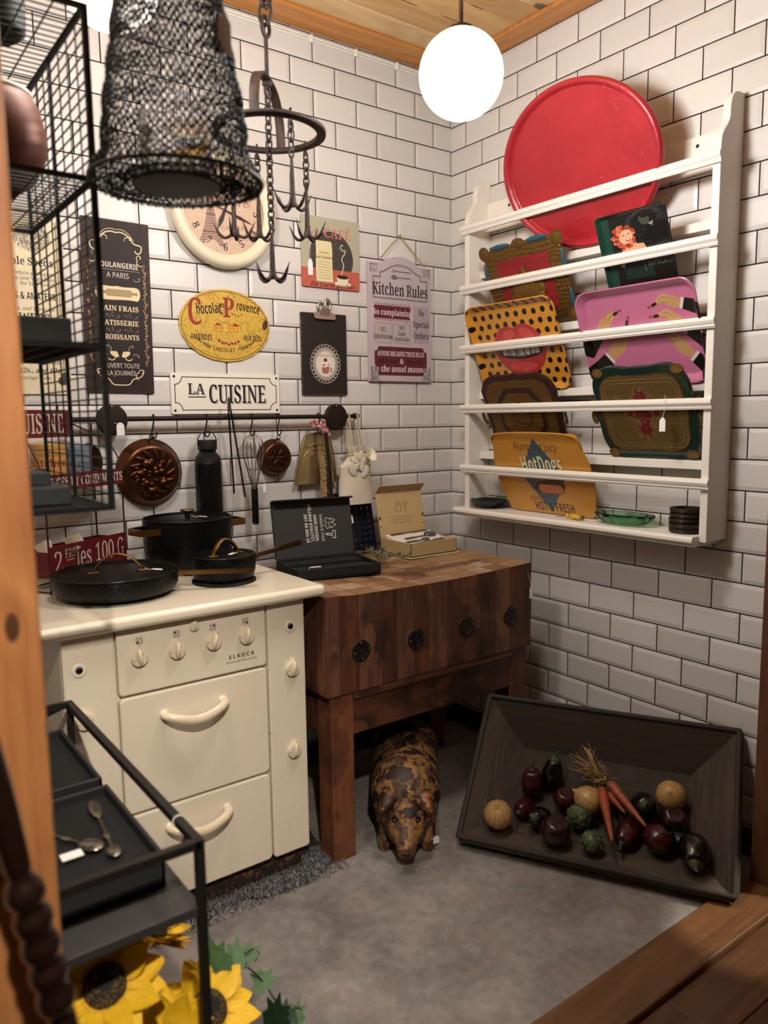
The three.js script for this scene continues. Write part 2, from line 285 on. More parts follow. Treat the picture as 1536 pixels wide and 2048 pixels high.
abs('cooktop', new RoundedBoxGeometry(0.83, 0.036, 0.675, 4, 0.015).translate(-1.557, 0.913, 0.367), enamel, stove);
function handle(y, parent) {
  const g = tube([[-1.655, y + 0.003, 0.66], [-1.652, y + 0.002, 0.682], [-1.632, y - 0.006, 0.7], [-1.595, y - 0.016, 0.709], [-1.567, y - 0.019, 0.71], [-1.54, y - 0.016, 0.709], [-1.503, y - 0.006, 0.7], [-1.483, y + 0.002, 0.682], [-1.48, y + 0.003, 0.66]], 0.0145, 44, 12);
  { const p = g.attributes.position; for (let i = 0; i < p.count; i++) { const u = Math.abs(p.getX(i) + 1.5675) / 0.0875; p.setY(i, y + 0.002 + (p.getY(i) - y - 0.002) * mix(1, 0.78, u * u)); } g.computeVertexNormals(); } g.translate(0, -y, -0.69); g.scale(1, 1.0, 0.8); g.translate(0, y, 0.69); abs('handle', g, phys(0xd9c8ac, 0.25, { clearcoat: 0.6 }), parent);
  for (const x of [-1.655, -1.48]) abs('handle_foot', ball(0.014, 1, 1, 0.5, 14).translate(x, y + 0.004, 0.667), enamel, parent);
}
handle(0.628, door); handle(0.298, drawer);
const knobTex = canvasTex(128, 128, (x) => { x.fillStyle = '#d8c9af'; x.fillRect(0, 0, 128, 128); const c = '#33281f'; text(x, '0', 84, 40, '24px sans-serif', c); text(x, '1', 108, 72, '22px sans-serif', c, 1, 1, 'center', 1.5); text(x, '3', 20, 72, '24px sans-serif', c, 1, 1, 'center', -1.4); text(x, '2', 64, 116, '20px sans-serif', c, 1, 1, 'center', 3); });
const knobMat = mapped(knobTex, 0.3, { clearcoat: 0.5 });
function knob(x, y, s, turn) {
  const k = new THREE.Group(); k.name = 'knob'; stove.add(k); k.position.set(x + 1.557, y, 0.666 - 0.36); k.rotation.z = turn; k.scale.setScalar(s);
  const sh = new THREE.Shape(); sh.absarc(0, 0, 0.023, -PI * 1.28, PI * 0.28); sh.lineTo(0, 0.036); sh.closePath();
  mesh('dial', plate(sh, 0.05, 0.05, 0.012, 0.003, 20), knobMat, k);
  const g = ball(0.011, 0.75, 2.15, 1.1, 16); g.translate(0, 0.004, 0.012); mesh('grip', g, phys(0xd9caaf, 0.25, { clearcoat: 0.5 }), k);
}
[[-1.717, 0.806, 1, 0.1], [-1.612, 0.806, 1, -0.06], [-1.504, 0.81, 1, -0.25], [-1.401, 0.808, 1, -0.1], [-1.559, 0.866, 0.62, -0.1], [-1.251, 0.677, 0.98, -0.15], [-1.252, 0.416, 0.98, -0.1], [-1.867, 0.667, 1, 0.2]].forEach((a) => knob(...a));
for (const [x, y] of [[-1.252, 0.811], [-1.872, 0.803]]) {
  const b = abs('signal_lamp', lathe([[0, 0], [0.011, 0], [0.0145, 0.003], [0.0185, 0.001], [0.019, -0.002], [0, -0.002]], 28).rotateX(PI / 2).translate(x, y, 0.667), phys(0xe6dcc9, 0.25), stove);
  abs('lens', ball(0.0095, 1, 1, 0.6, 16).translate(x, y, 0.668), phys(0x0b0808, 0.1, { clearcoat: 1 }), b);
}
const hotMat = std(0x141312, 0.55, 0.4);
for (const [x, z, r] of [[-1.363, 0.45, 0.1], [-1.69, 0.42, 0.12], [-1.37, 0.19, 0.12], [-1.72, 0.16, 0.09]]) abs('hotplate', lathe([[0, 0.93], [r, 0.93], [r, 0.937], [r - 0.01, 0.941], [0, 0.941]], 40).translate(x, 0, z), hotMat, stove);

// shaggy mat under the cooker
const matRoot = thing('shaggy_mat', 'dark grey shaggy mat sticking out under the cream cooker', 'mat', [-1.55, 0, 0.38]);
const matShape = new THREE.Shape(); { const pts = []; for (let k = 0; k <= 40; k++) pts.push([-1.93 + k * 0.0205, 0.685 + 0.05 * (noise(k * 0.3, 1, 4) - 0.3)]); for (let k = 0; k <= 20; k++) pts.push([-1.105 + 0.02 * noise(k * 0.4, 2, 5), 0.69 - k * 0.03]); pts.push([-1.93, 0.1]); pts.forEach(([x, z], i) => (i ? matShape.lineTo(x, -z) : matShape.moveTo(x, -z))); }
abs('backing', new THREE.ExtrudeGeometry(matShape, { depth: 0.009, bevelEnabled: false }).rotateX(-PI / 2), std(0x1d1c1d, 0.95), matRoot);
{
  const g = new THREE.ConeGeometry(0.0013, 0.015, 3, 1).translate(0, 0.007, 0), N = 16000, im = new THREE.InstancedMesh(g, std(0xffffff, 0.9), N), m = new THREE.Matrix4(), q = new THREE.Quaternion(), c = new THREE.Color(); let n = 0;
  for (let k = 0; n < N && k < N * 6; k++) {
    const x = rr(-1.93, -1.09), z = rnd() < 0.75 ? rr(0.58, 0.735) : rr(0.1, 0.7); if (z < 0.6 && x < -1.2) continue;
    const edge = x > -1.108 + 0.016 * noise(z * 20, 2, 5) || z > 0.692 + 0.05 * (noise((x + 1.93) / 0.0205 * 0.3, 1, 4) - 0.3); if (edge && rnd() > 0.15) continue;
    q.setFromEuler(new THREE.Euler(rr(-1.0, 1.0), rr(0, 6), rr(-1.0, 1.0))); m.compose(V(x + 1.55, 0.006, z - 0.38), q, V(1, rr(0.6, 1.3), 1)); im.setMatrixAt(n, m); const s = rnd(); c.setRGB(...(s < 0.3 ? [0.4, 0.39, 0.4] : s < 0.6 ? [0.14, 0.14, 0.145] : [0.03, 0.03, 0.033])); im.setColorAt(n, c); n++;
  }
  im.count = n; im.name = 'pile'; im.userData.kind = 'stuff'; im.castShadow = im.receiveShadow = true; matRoot.add(im);
}

// ---------------------------------------------------------------- black pans with brass handles
const panMat = phys(0x050505, 0.4, { specularIntensity: 0.35 }), hammer = dataTex(256, 256, (u, v) => { let m = 1; for (let k = -1; k <= 1; k++) for (let l = -1; l <= 1; l++) { const i = Math.floor(u * 18) + k, j = Math.floor(v * 18) + l; m = Math.min(m, Math.hypot(u * 18 - i - 0.2 - 0.6 * hash(i, j, 1), v * 18 - j - 0.2 - 0.6 * hash(i, j, 2))); } return m; }, false);
hammer.wrapS = hammer.wrapT = THREE.RepeatWrapping; hammer.repeat.set(6, 3);
const hammered = phys(0x060607, 0.36, { specularIntensity: 0.45, bumpMap: hammer, bumpScale: 0.0011 });
const brass = std(0x9c7b48, 0.26, 1), tagMat = std(0xe9e7e4, 0.7), stringMat = std(0xdedad2, 0.8);
function priceTag(parent, from, to, w = 0.012, h = 0.026, tilt = 0, turn = 0, paper = tagMat) {   // string and card, in the parent's coordinates
  const t = new THREE.Group(); t.name = 'price_tag'; parent.add(t);
  const A = V(...from), B = V(...to); mesh('string', tube([A, A.clone().lerp(B, 0.5).add(V(0.003, -0.004, 0.002)), B], 0.0007, 8, 5), stringMat, t);
  const s = new THREE.Shape(); s.moveTo(-w / 2, -h); s.lineTo(w / 2, -h); s.lineTo(w / 2, -h * 0.22); s.lineTo(w * 0.2, 0); s.lineTo(-w * 0.2, 0); s.lineTo(-w / 2, -h * 0.22);
  mesh('card', plate(s, w, h, 0.0008).rotateX(tilt).rotateY(turn).translate(B.x, B.y, B.z), paper, t); return t;
}
function pan(name, label, [x, z], r, h, y0) {
  const t = thing(name, label, 'pan', [x, y0, z]);
  mesh('body', lathe([[0, 0], [r * 0.86, 0], [r * 0.95, h * 0.12], [r, h * 0.4], [r + 0.002, h], [r - 0.004, h + 0.001], [r - 0.006, h * 0.9], [r * 0.9, 0.006], [0, 0.006]], 64), hammered, t);
  const lid = mesh('lid', lathe([[0, h + 0.004], [r * 0.6, h + 0.003], [r - 0.015, h - 0.002], [r - 0.008, h + 0.001], [r - 0.002, h + 0.006], [r + 0.003, h + 0.003], [r - 0.003, h - 0.004], [0, h - 0.004]], 64), panMat, t);
  mesh('lid_rim', new THREE.TorusGeometry(r, 0.0022, 6, 64).rotateX(PI / 2).translate(0, h + 0.0042, 0), std(0x3a3a3a, 0.25, 0.9), lid);
  return [t, lid];
}
const strap = (pts, w, t) => { const c = new THREE.CatmullRomCurve3(pts.map((p) => V(...p)), false, 'centripetal'), sh = new THREE.Shape(); sh.moveTo(-t / 2, -w / 2); sh.lineTo(t / 2, -w / 2); sh.lineTo(t / 2, w / 2); sh.lineTo(-t / 2, w / 2); return new THREE.ExtrudeGeometry(sh, { steps: 28, extrudePath: c }); };
function arch(lid, a, b, y, up) {                 // flat arched lid grip from a to b
  const g = []; const n = 18, pts = []; for (let k = 0; k <= n; k++) { const s = k / n; pts.push([mix(a[0], b[0], s), y + up * Math.pow(Math.sin(PI * s), 0.75), mix(a[1], b[1], s)]); }
  const dir = V(b[0] - a[0], 0, b[1] - a[1]).normalize(), side = V(-dir.z, 0, dir.x);
  const pos = [], idx = [], W = 0.009, T = 0.0025; pts.forEach((p, k) => { const q = V(...p), pr = V(...pts[Math.max(0, k - 1)]), nx = V(...pts[Math.min(n, k + 1)]), tg = nx.sub(pr).normalize(), nn = new THREE.Vector3().crossVectors(side, tg).normalize(); for (const [sa, sb] of [[1, 1], [-1, 1], [-1, -1], [1, -1]]) { const v = q.clone().addScaledVector(side, sa * W).addScaledVector(nn, sb * T); pos.push(v.x, v.y, v.z); } });
  for (let k = 0; k < n; k++) for (let j = 0; j < 4; j++) { const i = k * 4 + j, i2 = k * 4 + (j + 1) % 4; idx.push(i, i2, i + 4, i2, i2 + 4, i + 4); }
  const gg = new THREE.BufferGeometry(); gg.setAttribute('position', new THREE.Float32BufferAttribute(pos, 3)); gg.setIndex(idx); gg.computeVertexNormals();
  const hd = mesh('lid_grip', gg, brass, lid);
  for (const p of [a, b]) mesh('rivet_foot', box(p[0] - 0.016, p[0] + 0.016, y - 0.002, y + 0.003, p[1] - 0.009, p[1] + 0.009, 0.002), brass, lid);
}
function longHandle(t, dir, r0, y0, len, rise) {  // split flat brass handle
  const d = V(dir[0], 0, dir[1]).normalize(), s = V(-d.z, 0, d.x), P = (k, o) => d.clone().multiplyScalar(r0 + len * k).addScaledVector(s, o).add(V(0, y0 + rise * k, 0)).toArray();
  mesh('handle', merge([bar(P(0, 0), P(0.97, 0.009), 0.006, 0.013), bar(P(0, 0), P(0.97, -0.009), 0.006, 0.013), bar(P(0.96, 0.011), P(0.96, -0.011), 0.008, 0.014), bar(P(-0.03, 0), P(0.12, 0), 0.02, 0.016)]), brass, t);
  for (const o of [-0.008, 0.008]) mesh('rivet', ball(0.005, 1, 1, 1, 10).translate(...P(-0.02, o)), brass, t);
}
{
  const [fry, l1] = pan('frying_pan', 'wide shallow black frying pan with lid and long brass handle', [-1.69, 0.42], 0.176, 0.056, 0.941);
  arch(l1, [-0.062, -0.012], [0.07, 0.035], 0.06, 0.052); longHandle(fry, [1, 0.5], 0.166, 0.047, 0.235, -0.002); priceTag(l1, [0.075, 0.066, 0.036], [0.09, 0.062, 0.05], 0.014, 0.03, -PI / 2 + 0.1, 1.1);
  const [pot, l2] = pan('stock_pot', 'tall black lidded pot with two angular brass side handles', [-1.372, 0.195], 0.146, 0.165, 0.941);
  mesh('lid_knob', lathe([[0, 0.167], [0.008, 0.168], [0.009, 0.186], [0.022, 0.19], [0.024, 0.194], [0.02, 0.197], [0, 0.198]], 24), brass, l2); priceTag(l2, [0.01, 0.175, 0.01], [0.03, 0.172, 0.02], 0.012, 0.03, -PI / 2 + 0.12, 1.2);
  for (const [a, nm] of [[PI * 0.93, 1], [-0.08, 2]]) { const c = Math.cos(a), s = Math.sin(a), Q = (r, o) => [r * c - o * s, 0.14, r * s + o * c]; mesh('side_handle', merge([bar(Q(0.135, -0.05), Q(0.2, -0.035), 0.005, 0.022), bar(Q(0.135, 0.05), Q(0.2, 0.035), 0.005, 0.022), bar(Q(0.2, -0.037), Q(0.2, 0.037), 0.005, 0.022)]), brass, pot); }
  const [sau, l3] = pan('saucepan', 'small black saucepan with arched brass lid grip and raised brass handle', [-1.363, 0.45], 0.099, 0.072, 0.941);
  arch(l3, [-0.045, 0.02], [0.05, 0.0], 0.076, 0.05); longHandle(sau, [1, -0.02], 0.098, 0.055, 0.19, 0.028); priceTag(l3, [0.05, 0.08, 0.0], [0.03, 0.079, 0.018], 0.012, 0.024, -PI / 2 + 0.1, -1.2);
}

// ---------------------------------------------------------------- butcher's block
const BX = [-1.145, -0.225], BZ = [0.12, 0.70], BY = [0.565, 0.888];
const blockTex = dataTex(1024, 1024, (u, v) => {   // u across the block front in metres (1.2 m), v up (1.2 m)
  const g = fbm(u * 70, v * 7, 4, 41), f = fbm(u * 220, v * 16, 2, 43), st = fbm(u * 9, v * 5, 4, 47), st2 = fbm(u * 16 + 3, v * 10, 4, 53);
  let c = mix3([118, 76, 54], [60, 37, 27], clamp(0.15 + 0.9 * (g - 0.28) + 0.4 * (f - 0.5)));
  c = mix3(c, [38, 27, 22], 0.75 * sstep(0.55, 0.72, st)); c = mix3(c, [142, 96, 62], 0.5 * sstep(0.6, 0.72, st2));
  return c;
}); blockTex.repeat.set(1 / 1.2, 1 / 1.2);
const endTex = dataTex(1024, 1024, (u, v) => { const a = fbm(u * 12, v * 12, 4, 71), b = fbm(u * 90, v * 90, 2, 73), st = fbm(u * 7 + 2, v * 9, 4, 79); let c = mix3([178, 156, 128], [132, 106, 82], clamp(0.5 + 1.2 * (a - 0.5) + 0.5 * (b - 0.5))); return mix3(c, [92, 70, 54], 0.85 * sstep(0.56, 0.68, st)); });
endTex.repeat.set(1 / 1.2, 1 / 1.2);
const block = thing('butcher_block', "heavy worn wooden butcher's block table standing between cooker and tiled corner", 'table', [-0.685, 0, 0.41]);
const sideMats = [0xffffff, 0xe6d6ca, 0xf4e2d4, 0xd2bfb2].map((c) => mapped(blockTex, 0.55, { color: c })), endMats = [0xffffff, 0xe2cdb8, 0xf2dfca, 0xc9ad94].map((c) => mapped(endTex, 0.6, { color: c }));
{
  const dish = (x, z) => { const u = (x - BX[0]) / (BX[1] - BX[0]), v = (z - BZ[0]) / (BZ[1] - BZ[0]); return 0.888 - 0.012 * Math.sin(PI * clamp(u)) * (0.4 + 0.6 * v) - 0.003 * noise(x * 30, z * 30, 3); };
  const xs = [BX[0]]; let x = BX[0]; for (const w of [0.052, 0.07, 0.092, 0.061, 0.075, 0.028, 0.03, 0.088, 0.066, 0.094, 0.072, 0.082]) { x += w; xs.push(x); } xs.push(BX[1]);
  const zs = []; for (let k = 0; k <= 7; k++) zs.push(mix(BZ[0], BZ[1], k / 7));
  for (let i = 0; i < xs.length - 1; i++) for (let j = 0; j < 7; j++) {
    const gx = 0.0009, x0 = xs[i] + gx, x1 = xs[i + 1] - gx, z0 = zs[j] + gx, z1 = zs[j + 1] - (j === 6 ? rr(0, 0.0012) : gx), zo = 0;
    const g = new THREE.BoxGeometry(1, 1, 1), p = g.attributes.position;
    for (let k = 0; k < p.count; k++) { const X = p.getX(k) > 0 ? x1 : x0, Z = p.getZ(k) > 0 ? z1 : z0; p.setXYZ(k, X, p.getY(k) > 0 ? dish(X, Z) : BY[0], Z); }
    const e = metric(g, 1, 1.2, 0), a = Math.floor(rnd() * 4); e.computeVertexNormals(); e.clearGroups();
    const side = [], cap = [], P = e.attributes.position, N = e.attributes.normal; for (let k = 0; k < P.count; k += 3) (Math.abs(N.getY(k)) > 0.7 ? cap : side).push(k, k + 1, k + 2);
    e.setIndex([...side, ...cap]); e.addGroup(0, side.length, 0); e.addGroup(side.length, cap.length, 1); abs('stave', e, [sideMats[a], endMats[Math.floor(rnd() * 4)]], block);
  }
}
const frameWood = mapped(blockTex, 0.5, { color: 0xf0dfd2 });
for (const x of [-1.125, -0.322]) for (const z of [0.13, 0.602]) abs('leg', metric(box(x, x + 0.086, 0, 0.565, z, z + 0.086, 0.005), 1, 1.2 + x * 3, z), frameWood, block);
abs('apron', swapUV(metric(box(-1.04, -0.32, 0.416, 0.563, 0.655, 0.685, 0.004), 1, 0.3, 1.3)), frameWood, block); abs('apron', swapUV(metric(box(-1.04, -0.32, 0.416, 0.563, 0.133, 0.163, 0.004), 1, 0.3, 1.5)), frameWood, block);
abs('apron', metric(box(-1.118, -1.088, 0.416, 0.563, 0.21, 0.605, 0.004), 1, 1.3, 0), frameWood, block); abs('apron', metric(box(-0.262, -0.232, 0.416, 0.563, 0.21, 0.605, 0.004), 1, 1.3, 0), frameWood, block);
abs('ledge', swapUV(metric(box(-1.04, -0.32, 0.535, 0.563, 0.66, 0.697, 0.008), 1, 0.2, 1.1)), frameWood, block);
const discTex = dataTex(128, 128, (u, v) => mix3([70, 62, 56], [36, 33, 31], clamp(fbm(u * 6, v * 6, 4, 9) * 1.5 - 0.3)));
for (const [x, y] of [[-1.015, 0.696], [-0.788, 0.694], [-0.56, 0.697], [-0.336, 0.698]]) {
  const d = abs('tie_plate', lathe([[0, 0.004], [0.033, 0.0036], [0.036, 0.002], [0.036, -0.002]], 36).rotateX(PI / 2).translate(x, y, 0.7005), mapped(discTex, 0.45, { metalness: 0.7 }), block);
  for (let k = 0; k < 4; k++) abs('screw', ball(0.0026, 1, 1, 0.6, 8).translate(x + 0.027 * Math.cos(k * PI / 2 + 0.15), y + 0.027 * Math.sin(k * PI / 2 + 0.15), 0.7048), std(0xb5aa98, 0.25, 1), d);
}
priceTag(block, [0.43, 0.888, 0.28], [0.452, 0.795, 0.297], 0.018, 0.046, 0, 0);

// ---------------------------------------------------------------- signs and clock on the back wall
const speckle = (x, w, h, n, cols, sd, max = 3) => { for (let k = 0; k < n; k++) { x.fillStyle = cols[Math.floor(hash(k, 1, sd) * cols.length)]; const r = max * hash(k, 2, sd); x.fillRect(hash(k, 3, sd) * w, hash(k, 4, sd) * h, r + 0.5, r + 0.5); } };
const curl = (x, px, py, s, a, col, lw) => { x.save(); x.translate(px, py); x.rotate(a); x.scale(s, s); x.strokeStyle = col; x.lineWidth = lw / Math.abs(s); x.lineCap = 'round'; x.beginPath(); for (let k = 0; k <= 40; k++) { const t = k / 40 * 5.2, r = 4 + t * 5; x.lineTo(r * Math.cos(t), r * Math.sin(t)); } x.bezierCurveTo(30, -50, 60, -40, 70, -10); x.stroke(); x.restore(); };
const mirror = (x, w, f) => { f(1); x.save(); x.translate(w, 0); x.scale(-1, 1); f(-1); x.restore(); };
const tinMat = (t) => mapped(t, 0.55, { specularIntensity: 0.6 });
function wallSign(name, label, category, shape, w, h, cx, cy, t, tex, roll = 0, z = 0.006) {
  const o = single(name, plate(shape, w, h, t, Math.min(0.0012, t / 3)), tinMat(tex), label, category, [cx, cy, z]); o.rotation.z = roll; return o;
}
// bakery sign
wallSign('tin_sign', 'tall dark tin bakery sign reading Boulangerie a Paris', 'sign', roundRect(0.226, 0.568, 0.004), 0.226, 0.568, -1.507, 1.815, 0.006, canvasTex(512, 1290, (x, w, h) => {
  x.fillStyle = '#231716'; x.fillRect(0, 0, w, h);
  for (let k = 0; k < 5200; k++) { const e = hash(k, 1, 3), u = hash(k, 2, 3), d = Math.pow(hash(k, 3, 3), 3) * 60, r = hash(k, 4, 3) * 5; x.fillStyle = ['rgba(120,62,46,.55)', 'rgba(88,40,34,.5)', 'rgba(150,86,60,.4)'][k % 3]; x.fillRect(e < 0.4 ? d : e < 0.8 ? w - d - r : u * w, e < 0.8 ? u * h : e < 0.9 ? d : h - d - r, r, r); }
  const gold = '#d9c69a', pale = '#cfc4b4';
  mirror(x, w, () => { x.strokeStyle = gold; x.lineWidth = 9; x.beginPath(); x.moveTo(256, 92); x.bezierCurveTo(200, 70, 150, 110, 130, 150); x.bezierCurveTo(100, 180, 60, 150, 62, 190); x.bezierCurveTo(66, 240, 110, 240, 112, 208); x.stroke(); x.lineWidth = 4; x.beginPath(); x.moveTo(256, 70); x.bezierCurveTo(190, 50, 150, 90, 120, 140); x.stroke(); curl(x, 80, 260, 0.9, 2, gold, 6); curl(x, 150, 130, 0.6, 0.5, gold, 5); curl(x, 92, 1130, 0.9, 1.2, gold, 6); x.lineWidth = 8; x.beginPath(); x.moveTo(80, 1110); x.bezierCurveTo(80, 1200, 160, 1150, 180, 1210); x.bezierCurveTo(200, 1240, 240, 1225, 256, 1230); x.stroke(); for (let k = 0; k < 46; k++) { curl(x, 46 + 5 * Math.sin(k), 320 + k * 16.5, 0.24, k * 1.3, '#b99a6a', 3.4); } });
  text(x, '\u2698', 256, 60, '60px serif', gold);
  text(x, 'BOULANGERIE', 262, 330, 'bold 56px sans-serif', pale, 0.82, 1); text(x, 'A PARIS', 262, 405, '54px sans-serif', pale, 0.9, 1); curl(x, 100, 415, 0.55, 0, pale, 3); curl(x, 420, 420, -0.55, 0, pale, 3); x.strokeStyle = pale; x.lineWidth = 2; x.beginPath(); x.moveTo(90, 366); x.lineTo(430, 366); x.stroke();
  x.fillStyle = '#d8c79c'; x.beginPath(); x.moveTo(96, 500); x.bezierCurveTo(120, 470, 170, 500, 256, 484); x.bezierCurveTo(330, 500, 400, 470, 420, 500); x.bezierCurveTo(440, 540, 420, 590, 400, 590); x.bezierCurveTo(320, 575, 200, 600, 120, 588); x.bezierCurveTo(80, 580, 80, 520, 96, 500); x.fill(); x.strokeStyle = '#5a4a34'; x.lineWidth = 2; x.stroke();
  x.fillStyle = '#9c8a68'; x.beginPath(); x.roundRect(170, 512, 190, 48, 10); x.fill(); x.stroke(); x.beginPath(); x.roundRect(120, 526, 48, 18, 8); x.fill(); x.stroke(); x.beginPath(); x.roundRect(362, 526, 46, 18, 8); x.fill(); x.stroke();
  const f = 'bold 58px serif'; text(x, 'PAIN FRAIS', 262, 652, f, '#e2cfa4', 0.88, 0.9); text(x, 'PATISSERIE', 262, 760, f, '#e2cfa4', 0.84, 0.9); text(x, 'CROISSANTS', 262, 866, f, '#e2cfa4', 0.78, 0.9);
  for (const y of [706, 812]) for (let k = 0; k < 7; k++) curl(x, 120 + k * 46, y, 0.34 * (k % 2 ? 1 : -1), k, '#a59684', 2.4);
  mirror(x, w, () => { curl(x, 215, 990, 0.9, 2.6, gold, 7); curl(x, 160, 940, 0.5, 1, pale, 3); curl(x, 120, 1010, 0.5, 0, pale, 3); x.fillStyle = gold; x.beginPath(); x.ellipse(212, 996, 36, 18, 0.5, 0, 7); x.fill(); });
  text(x, 'OUVERT TOUTE', 262, 1082, '48px sans-serif', pale, 0.86, 1); text(x, 'LA JOURN\u00C9E', 262, 1138, '48px sans-serif', pale, 0.86, 1);
}), -0.012);
// seed merchant sign
wallSign('tin_sign', 'cream tin sign with old seed merchant lettering behind the wire shelf', 'sign', roundRect(0.27, 0.55, 0.018), 0.27, 0.55, -1.808, 1.80, 0.006, canvasTex(512, 1043, (x, w, h) => {
  x.fillStyle = '#d8ccae'; x.fillRect(0, 0, w, h); speckle(x, w, h, 2500, ['rgba(150,128,84,.35)', 'rgba(240,230,205,.4)', 'rgba(110,96,70,.25)'], 8, 6); x.strokeStyle = '#7a6a40'; x.lineWidth = 4; x.strokeRect(470, 20, 2, 960);
  const K = '#211c18', r = 'right'; for (let k = 0; k < 900; k++) { x.strokeStyle = 'rgba(30,26,24,.55)'; x.lineWidth = 1.4; const a = hash(k, 1, 2) * 6.3, q = Math.sqrt(hash(k, 2, 2)) * 100; const px = 330 + q * Math.cos(a), py = 120 + q * 0.75 * Math.sin(a); x.beginPath(); x.arc(px, py, 4 + 8 * hash(k, 3, 2), a, a + 2.2); x.stroke(); }
  text(x, 'Vegetable Seeds,', 462, 262, 'bold 62px serif', K, 0.82, 1, r); ['calculated to produce a complete', 'supply of the best Vegetables', 'the Year round.'].forEach((s, k) => text(x, s, 452, 330 + k * 30, '30px serif', K, 0.9, 1, r));
  text(x, 'GARDENERS & AMATEUR', 452, 462, 'bold 58px sans-serif', K, 0.62, 1, r); text(x, 'For Garden, and Table use', 440, 536, 'italic 28px serif', K, 1, 1, r); text(x, 'GROWERS', 410, 590, 'bold 74px serif', K, 0.8, 1, r);
  for (let k = 0; k < 500; k++) { x.strokeStyle = 'rgba(40,34,32,.5)'; x.beginPath(); x.arc(350 + 60 * (hash(k, 5, 6) - 0.5) * 2, 690 + 55 * (hash(k, 6, 6) - 0.5) * 2, 4 + hash(k, 7, 6) * 8, 0, 3); x.stroke(); }
  text(x, 'Systems', 400, 800, 'bold 66px serif', K, 0.9, 1, r); text(x, 'usually recommended.', 460, 852, '28px serif', K, 1, 1, r); text(x, '42s., and 63s.', 460, 900, 'italic bold 42px serif', K, 0.9, 1, r); text(x, 'Carriage from.', 400, 944, '28px serif', K, 1, 1, r);
  x.fillStyle = '#4a433c'; x.beginPath(); x.ellipse(462, 962, 30, 26, 0, 0, 7); x.fill(); x.beginPath(); x.ellipse(470, 930, 16, 22, 0.4, 0, 7); x.fill();
}));
// chocolate sign
{
  const s = new THREE.Shape(); s.absellipse(0, 0, 0.18, 0.131, 0, 2 * PI);
  wallSign('tin_sign', 'oval yellow crackled sign reading Chocolat de Provence', 'sign', s, 0.36, 0.262, -1.117, 1.778, 0.006, canvasTex(1024, 745, (x, w, h) => {
    x.fillStyle = '#c9a341'; x.fillRect(0, 0, w, h); speckle(x, w, h, 3000, ['rgba(226,196,96,.5)', 'rgba(160,116,40,.4)', 'rgba(120,84,30,.3)'], 12, 10); x.strokeStyle = 'rgba(44,30,16,.75)';
    for (let k = 0; k < 210; k++) { let px = hash(k, 1, 4) * w, py = hash(k, 2, 4) * h, a = hash(k, 3, 4) * 6.3; x.lineWidth = 1.2 + 2 * hash(k, 4, 4); x.beginPath(); x.moveTo(px, py); for (let j = 0; j < 5; j++) { a += (hash(k, 10 + j, 4) - 0.5) * 1.8; px += 20 * Math.cos(a); py += 20 * Math.sin(a); x.lineTo(px, py); } x.stroke(); }
    x.strokeStyle = '#2a1d12'; x.lineWidth = 6; x.beginPath(); x.ellipse(w / 2, h / 2, 486, 346, 0, 0, 7); x.stroke(); x.fillStyle = 'rgba(40,26,18,.8)'; x.beginPath(); x.ellipse(970, 340, 30, 55, 0.3, 0, 7); x.fill();
    const R = '#8c2f25', K = '#251a12'; text(x, 'C', 170, 250, 'bold 370px serif', R, 0.66, 1); text(x, 'P', 548, 190, 'bold 280px serif', R, 0.78, 1); x.strokeStyle = R; x.lineWidth = 12; x.beginPath(); x.arc(500, 210, 60, 2, 4.4); x.stroke();
    text(x, 'hocolat', 325, 210, 'bold 150px sans-serif', K, 0.52, 1, 'center', -0.1); text(x, 'DE', 478, 172, 'bold 62px sans-serif', K, 0.7, 1); text(x, 'rovence', 775, 172, 'bold 130px sans-serif', K, 0.55, 1, 'center', 0.12); text(x, 'qualit\u00E9', 340, 68, '40px serif', 'rgba(140,60,40,.7)', 1, 1, 'center', -0.2);
    x.fillStyle = '#d79d2c'; x.fillRect(390, 372, 250, 62); x.fillStyle = '#e0b54e'; x.fillRect(470, 350, 70, 84); x.fillStyle = R; x.beginPath(); x.moveTo(380, 374); x.lineTo(420, 346); x.lineTo(470, 374); x.fill(); x.beginPath(); x.moveTo(580, 372); x.lineTo(610, 344); x.lineTo(690, 372); x.fill(); x.strokeStyle = K; x.lineWidth = 3; x.strokeRect(470, 350, 70, 84); x.strokeRect(390, 372, 250, 62); for (let k = 0; k < 6; k++) x.strokeRect(402 + k * 38, 390, 12, 20);
    for (let k = 0; k < 7; k++) { x.fillStyle = R; x.beginPath(); x.arc(430 + k * 36, 530 + 26 * Math.sin(k / 6 * PI) + (k % 2) * 8, 15, 0, 7); x.fill(); x.beginPath(); x.arc(480 + k * 36, 250 + 10 * (k % 3), 10, 0, 7); x.fill(); }
    text(x, 'AMANDES', 235, 500, 'bold 92px sans-serif', K, 0.54, 0.9, 'center', 0.02); text(x, 'PUR MIEL', 820, 488, 'bold 92px sans-serif', K, 0.5, 0.9, 'center', -0.02);
    const S = 'LE BON CHOCOLAT FRAN\u00C7AIS'; [...S].forEach((c, k) => { const a = PI * (0.79 - 0.58 * k / (S.length - 1)); text(x, c, w / 2 + 400 * Math.cos(a), h / 2 + 262 * Math.sin(a) - 10, 'bold 64px sans-serif', K, 0.62, 0.9, 'center', (PI / 2 - a) * 0.75); });
  }));
}
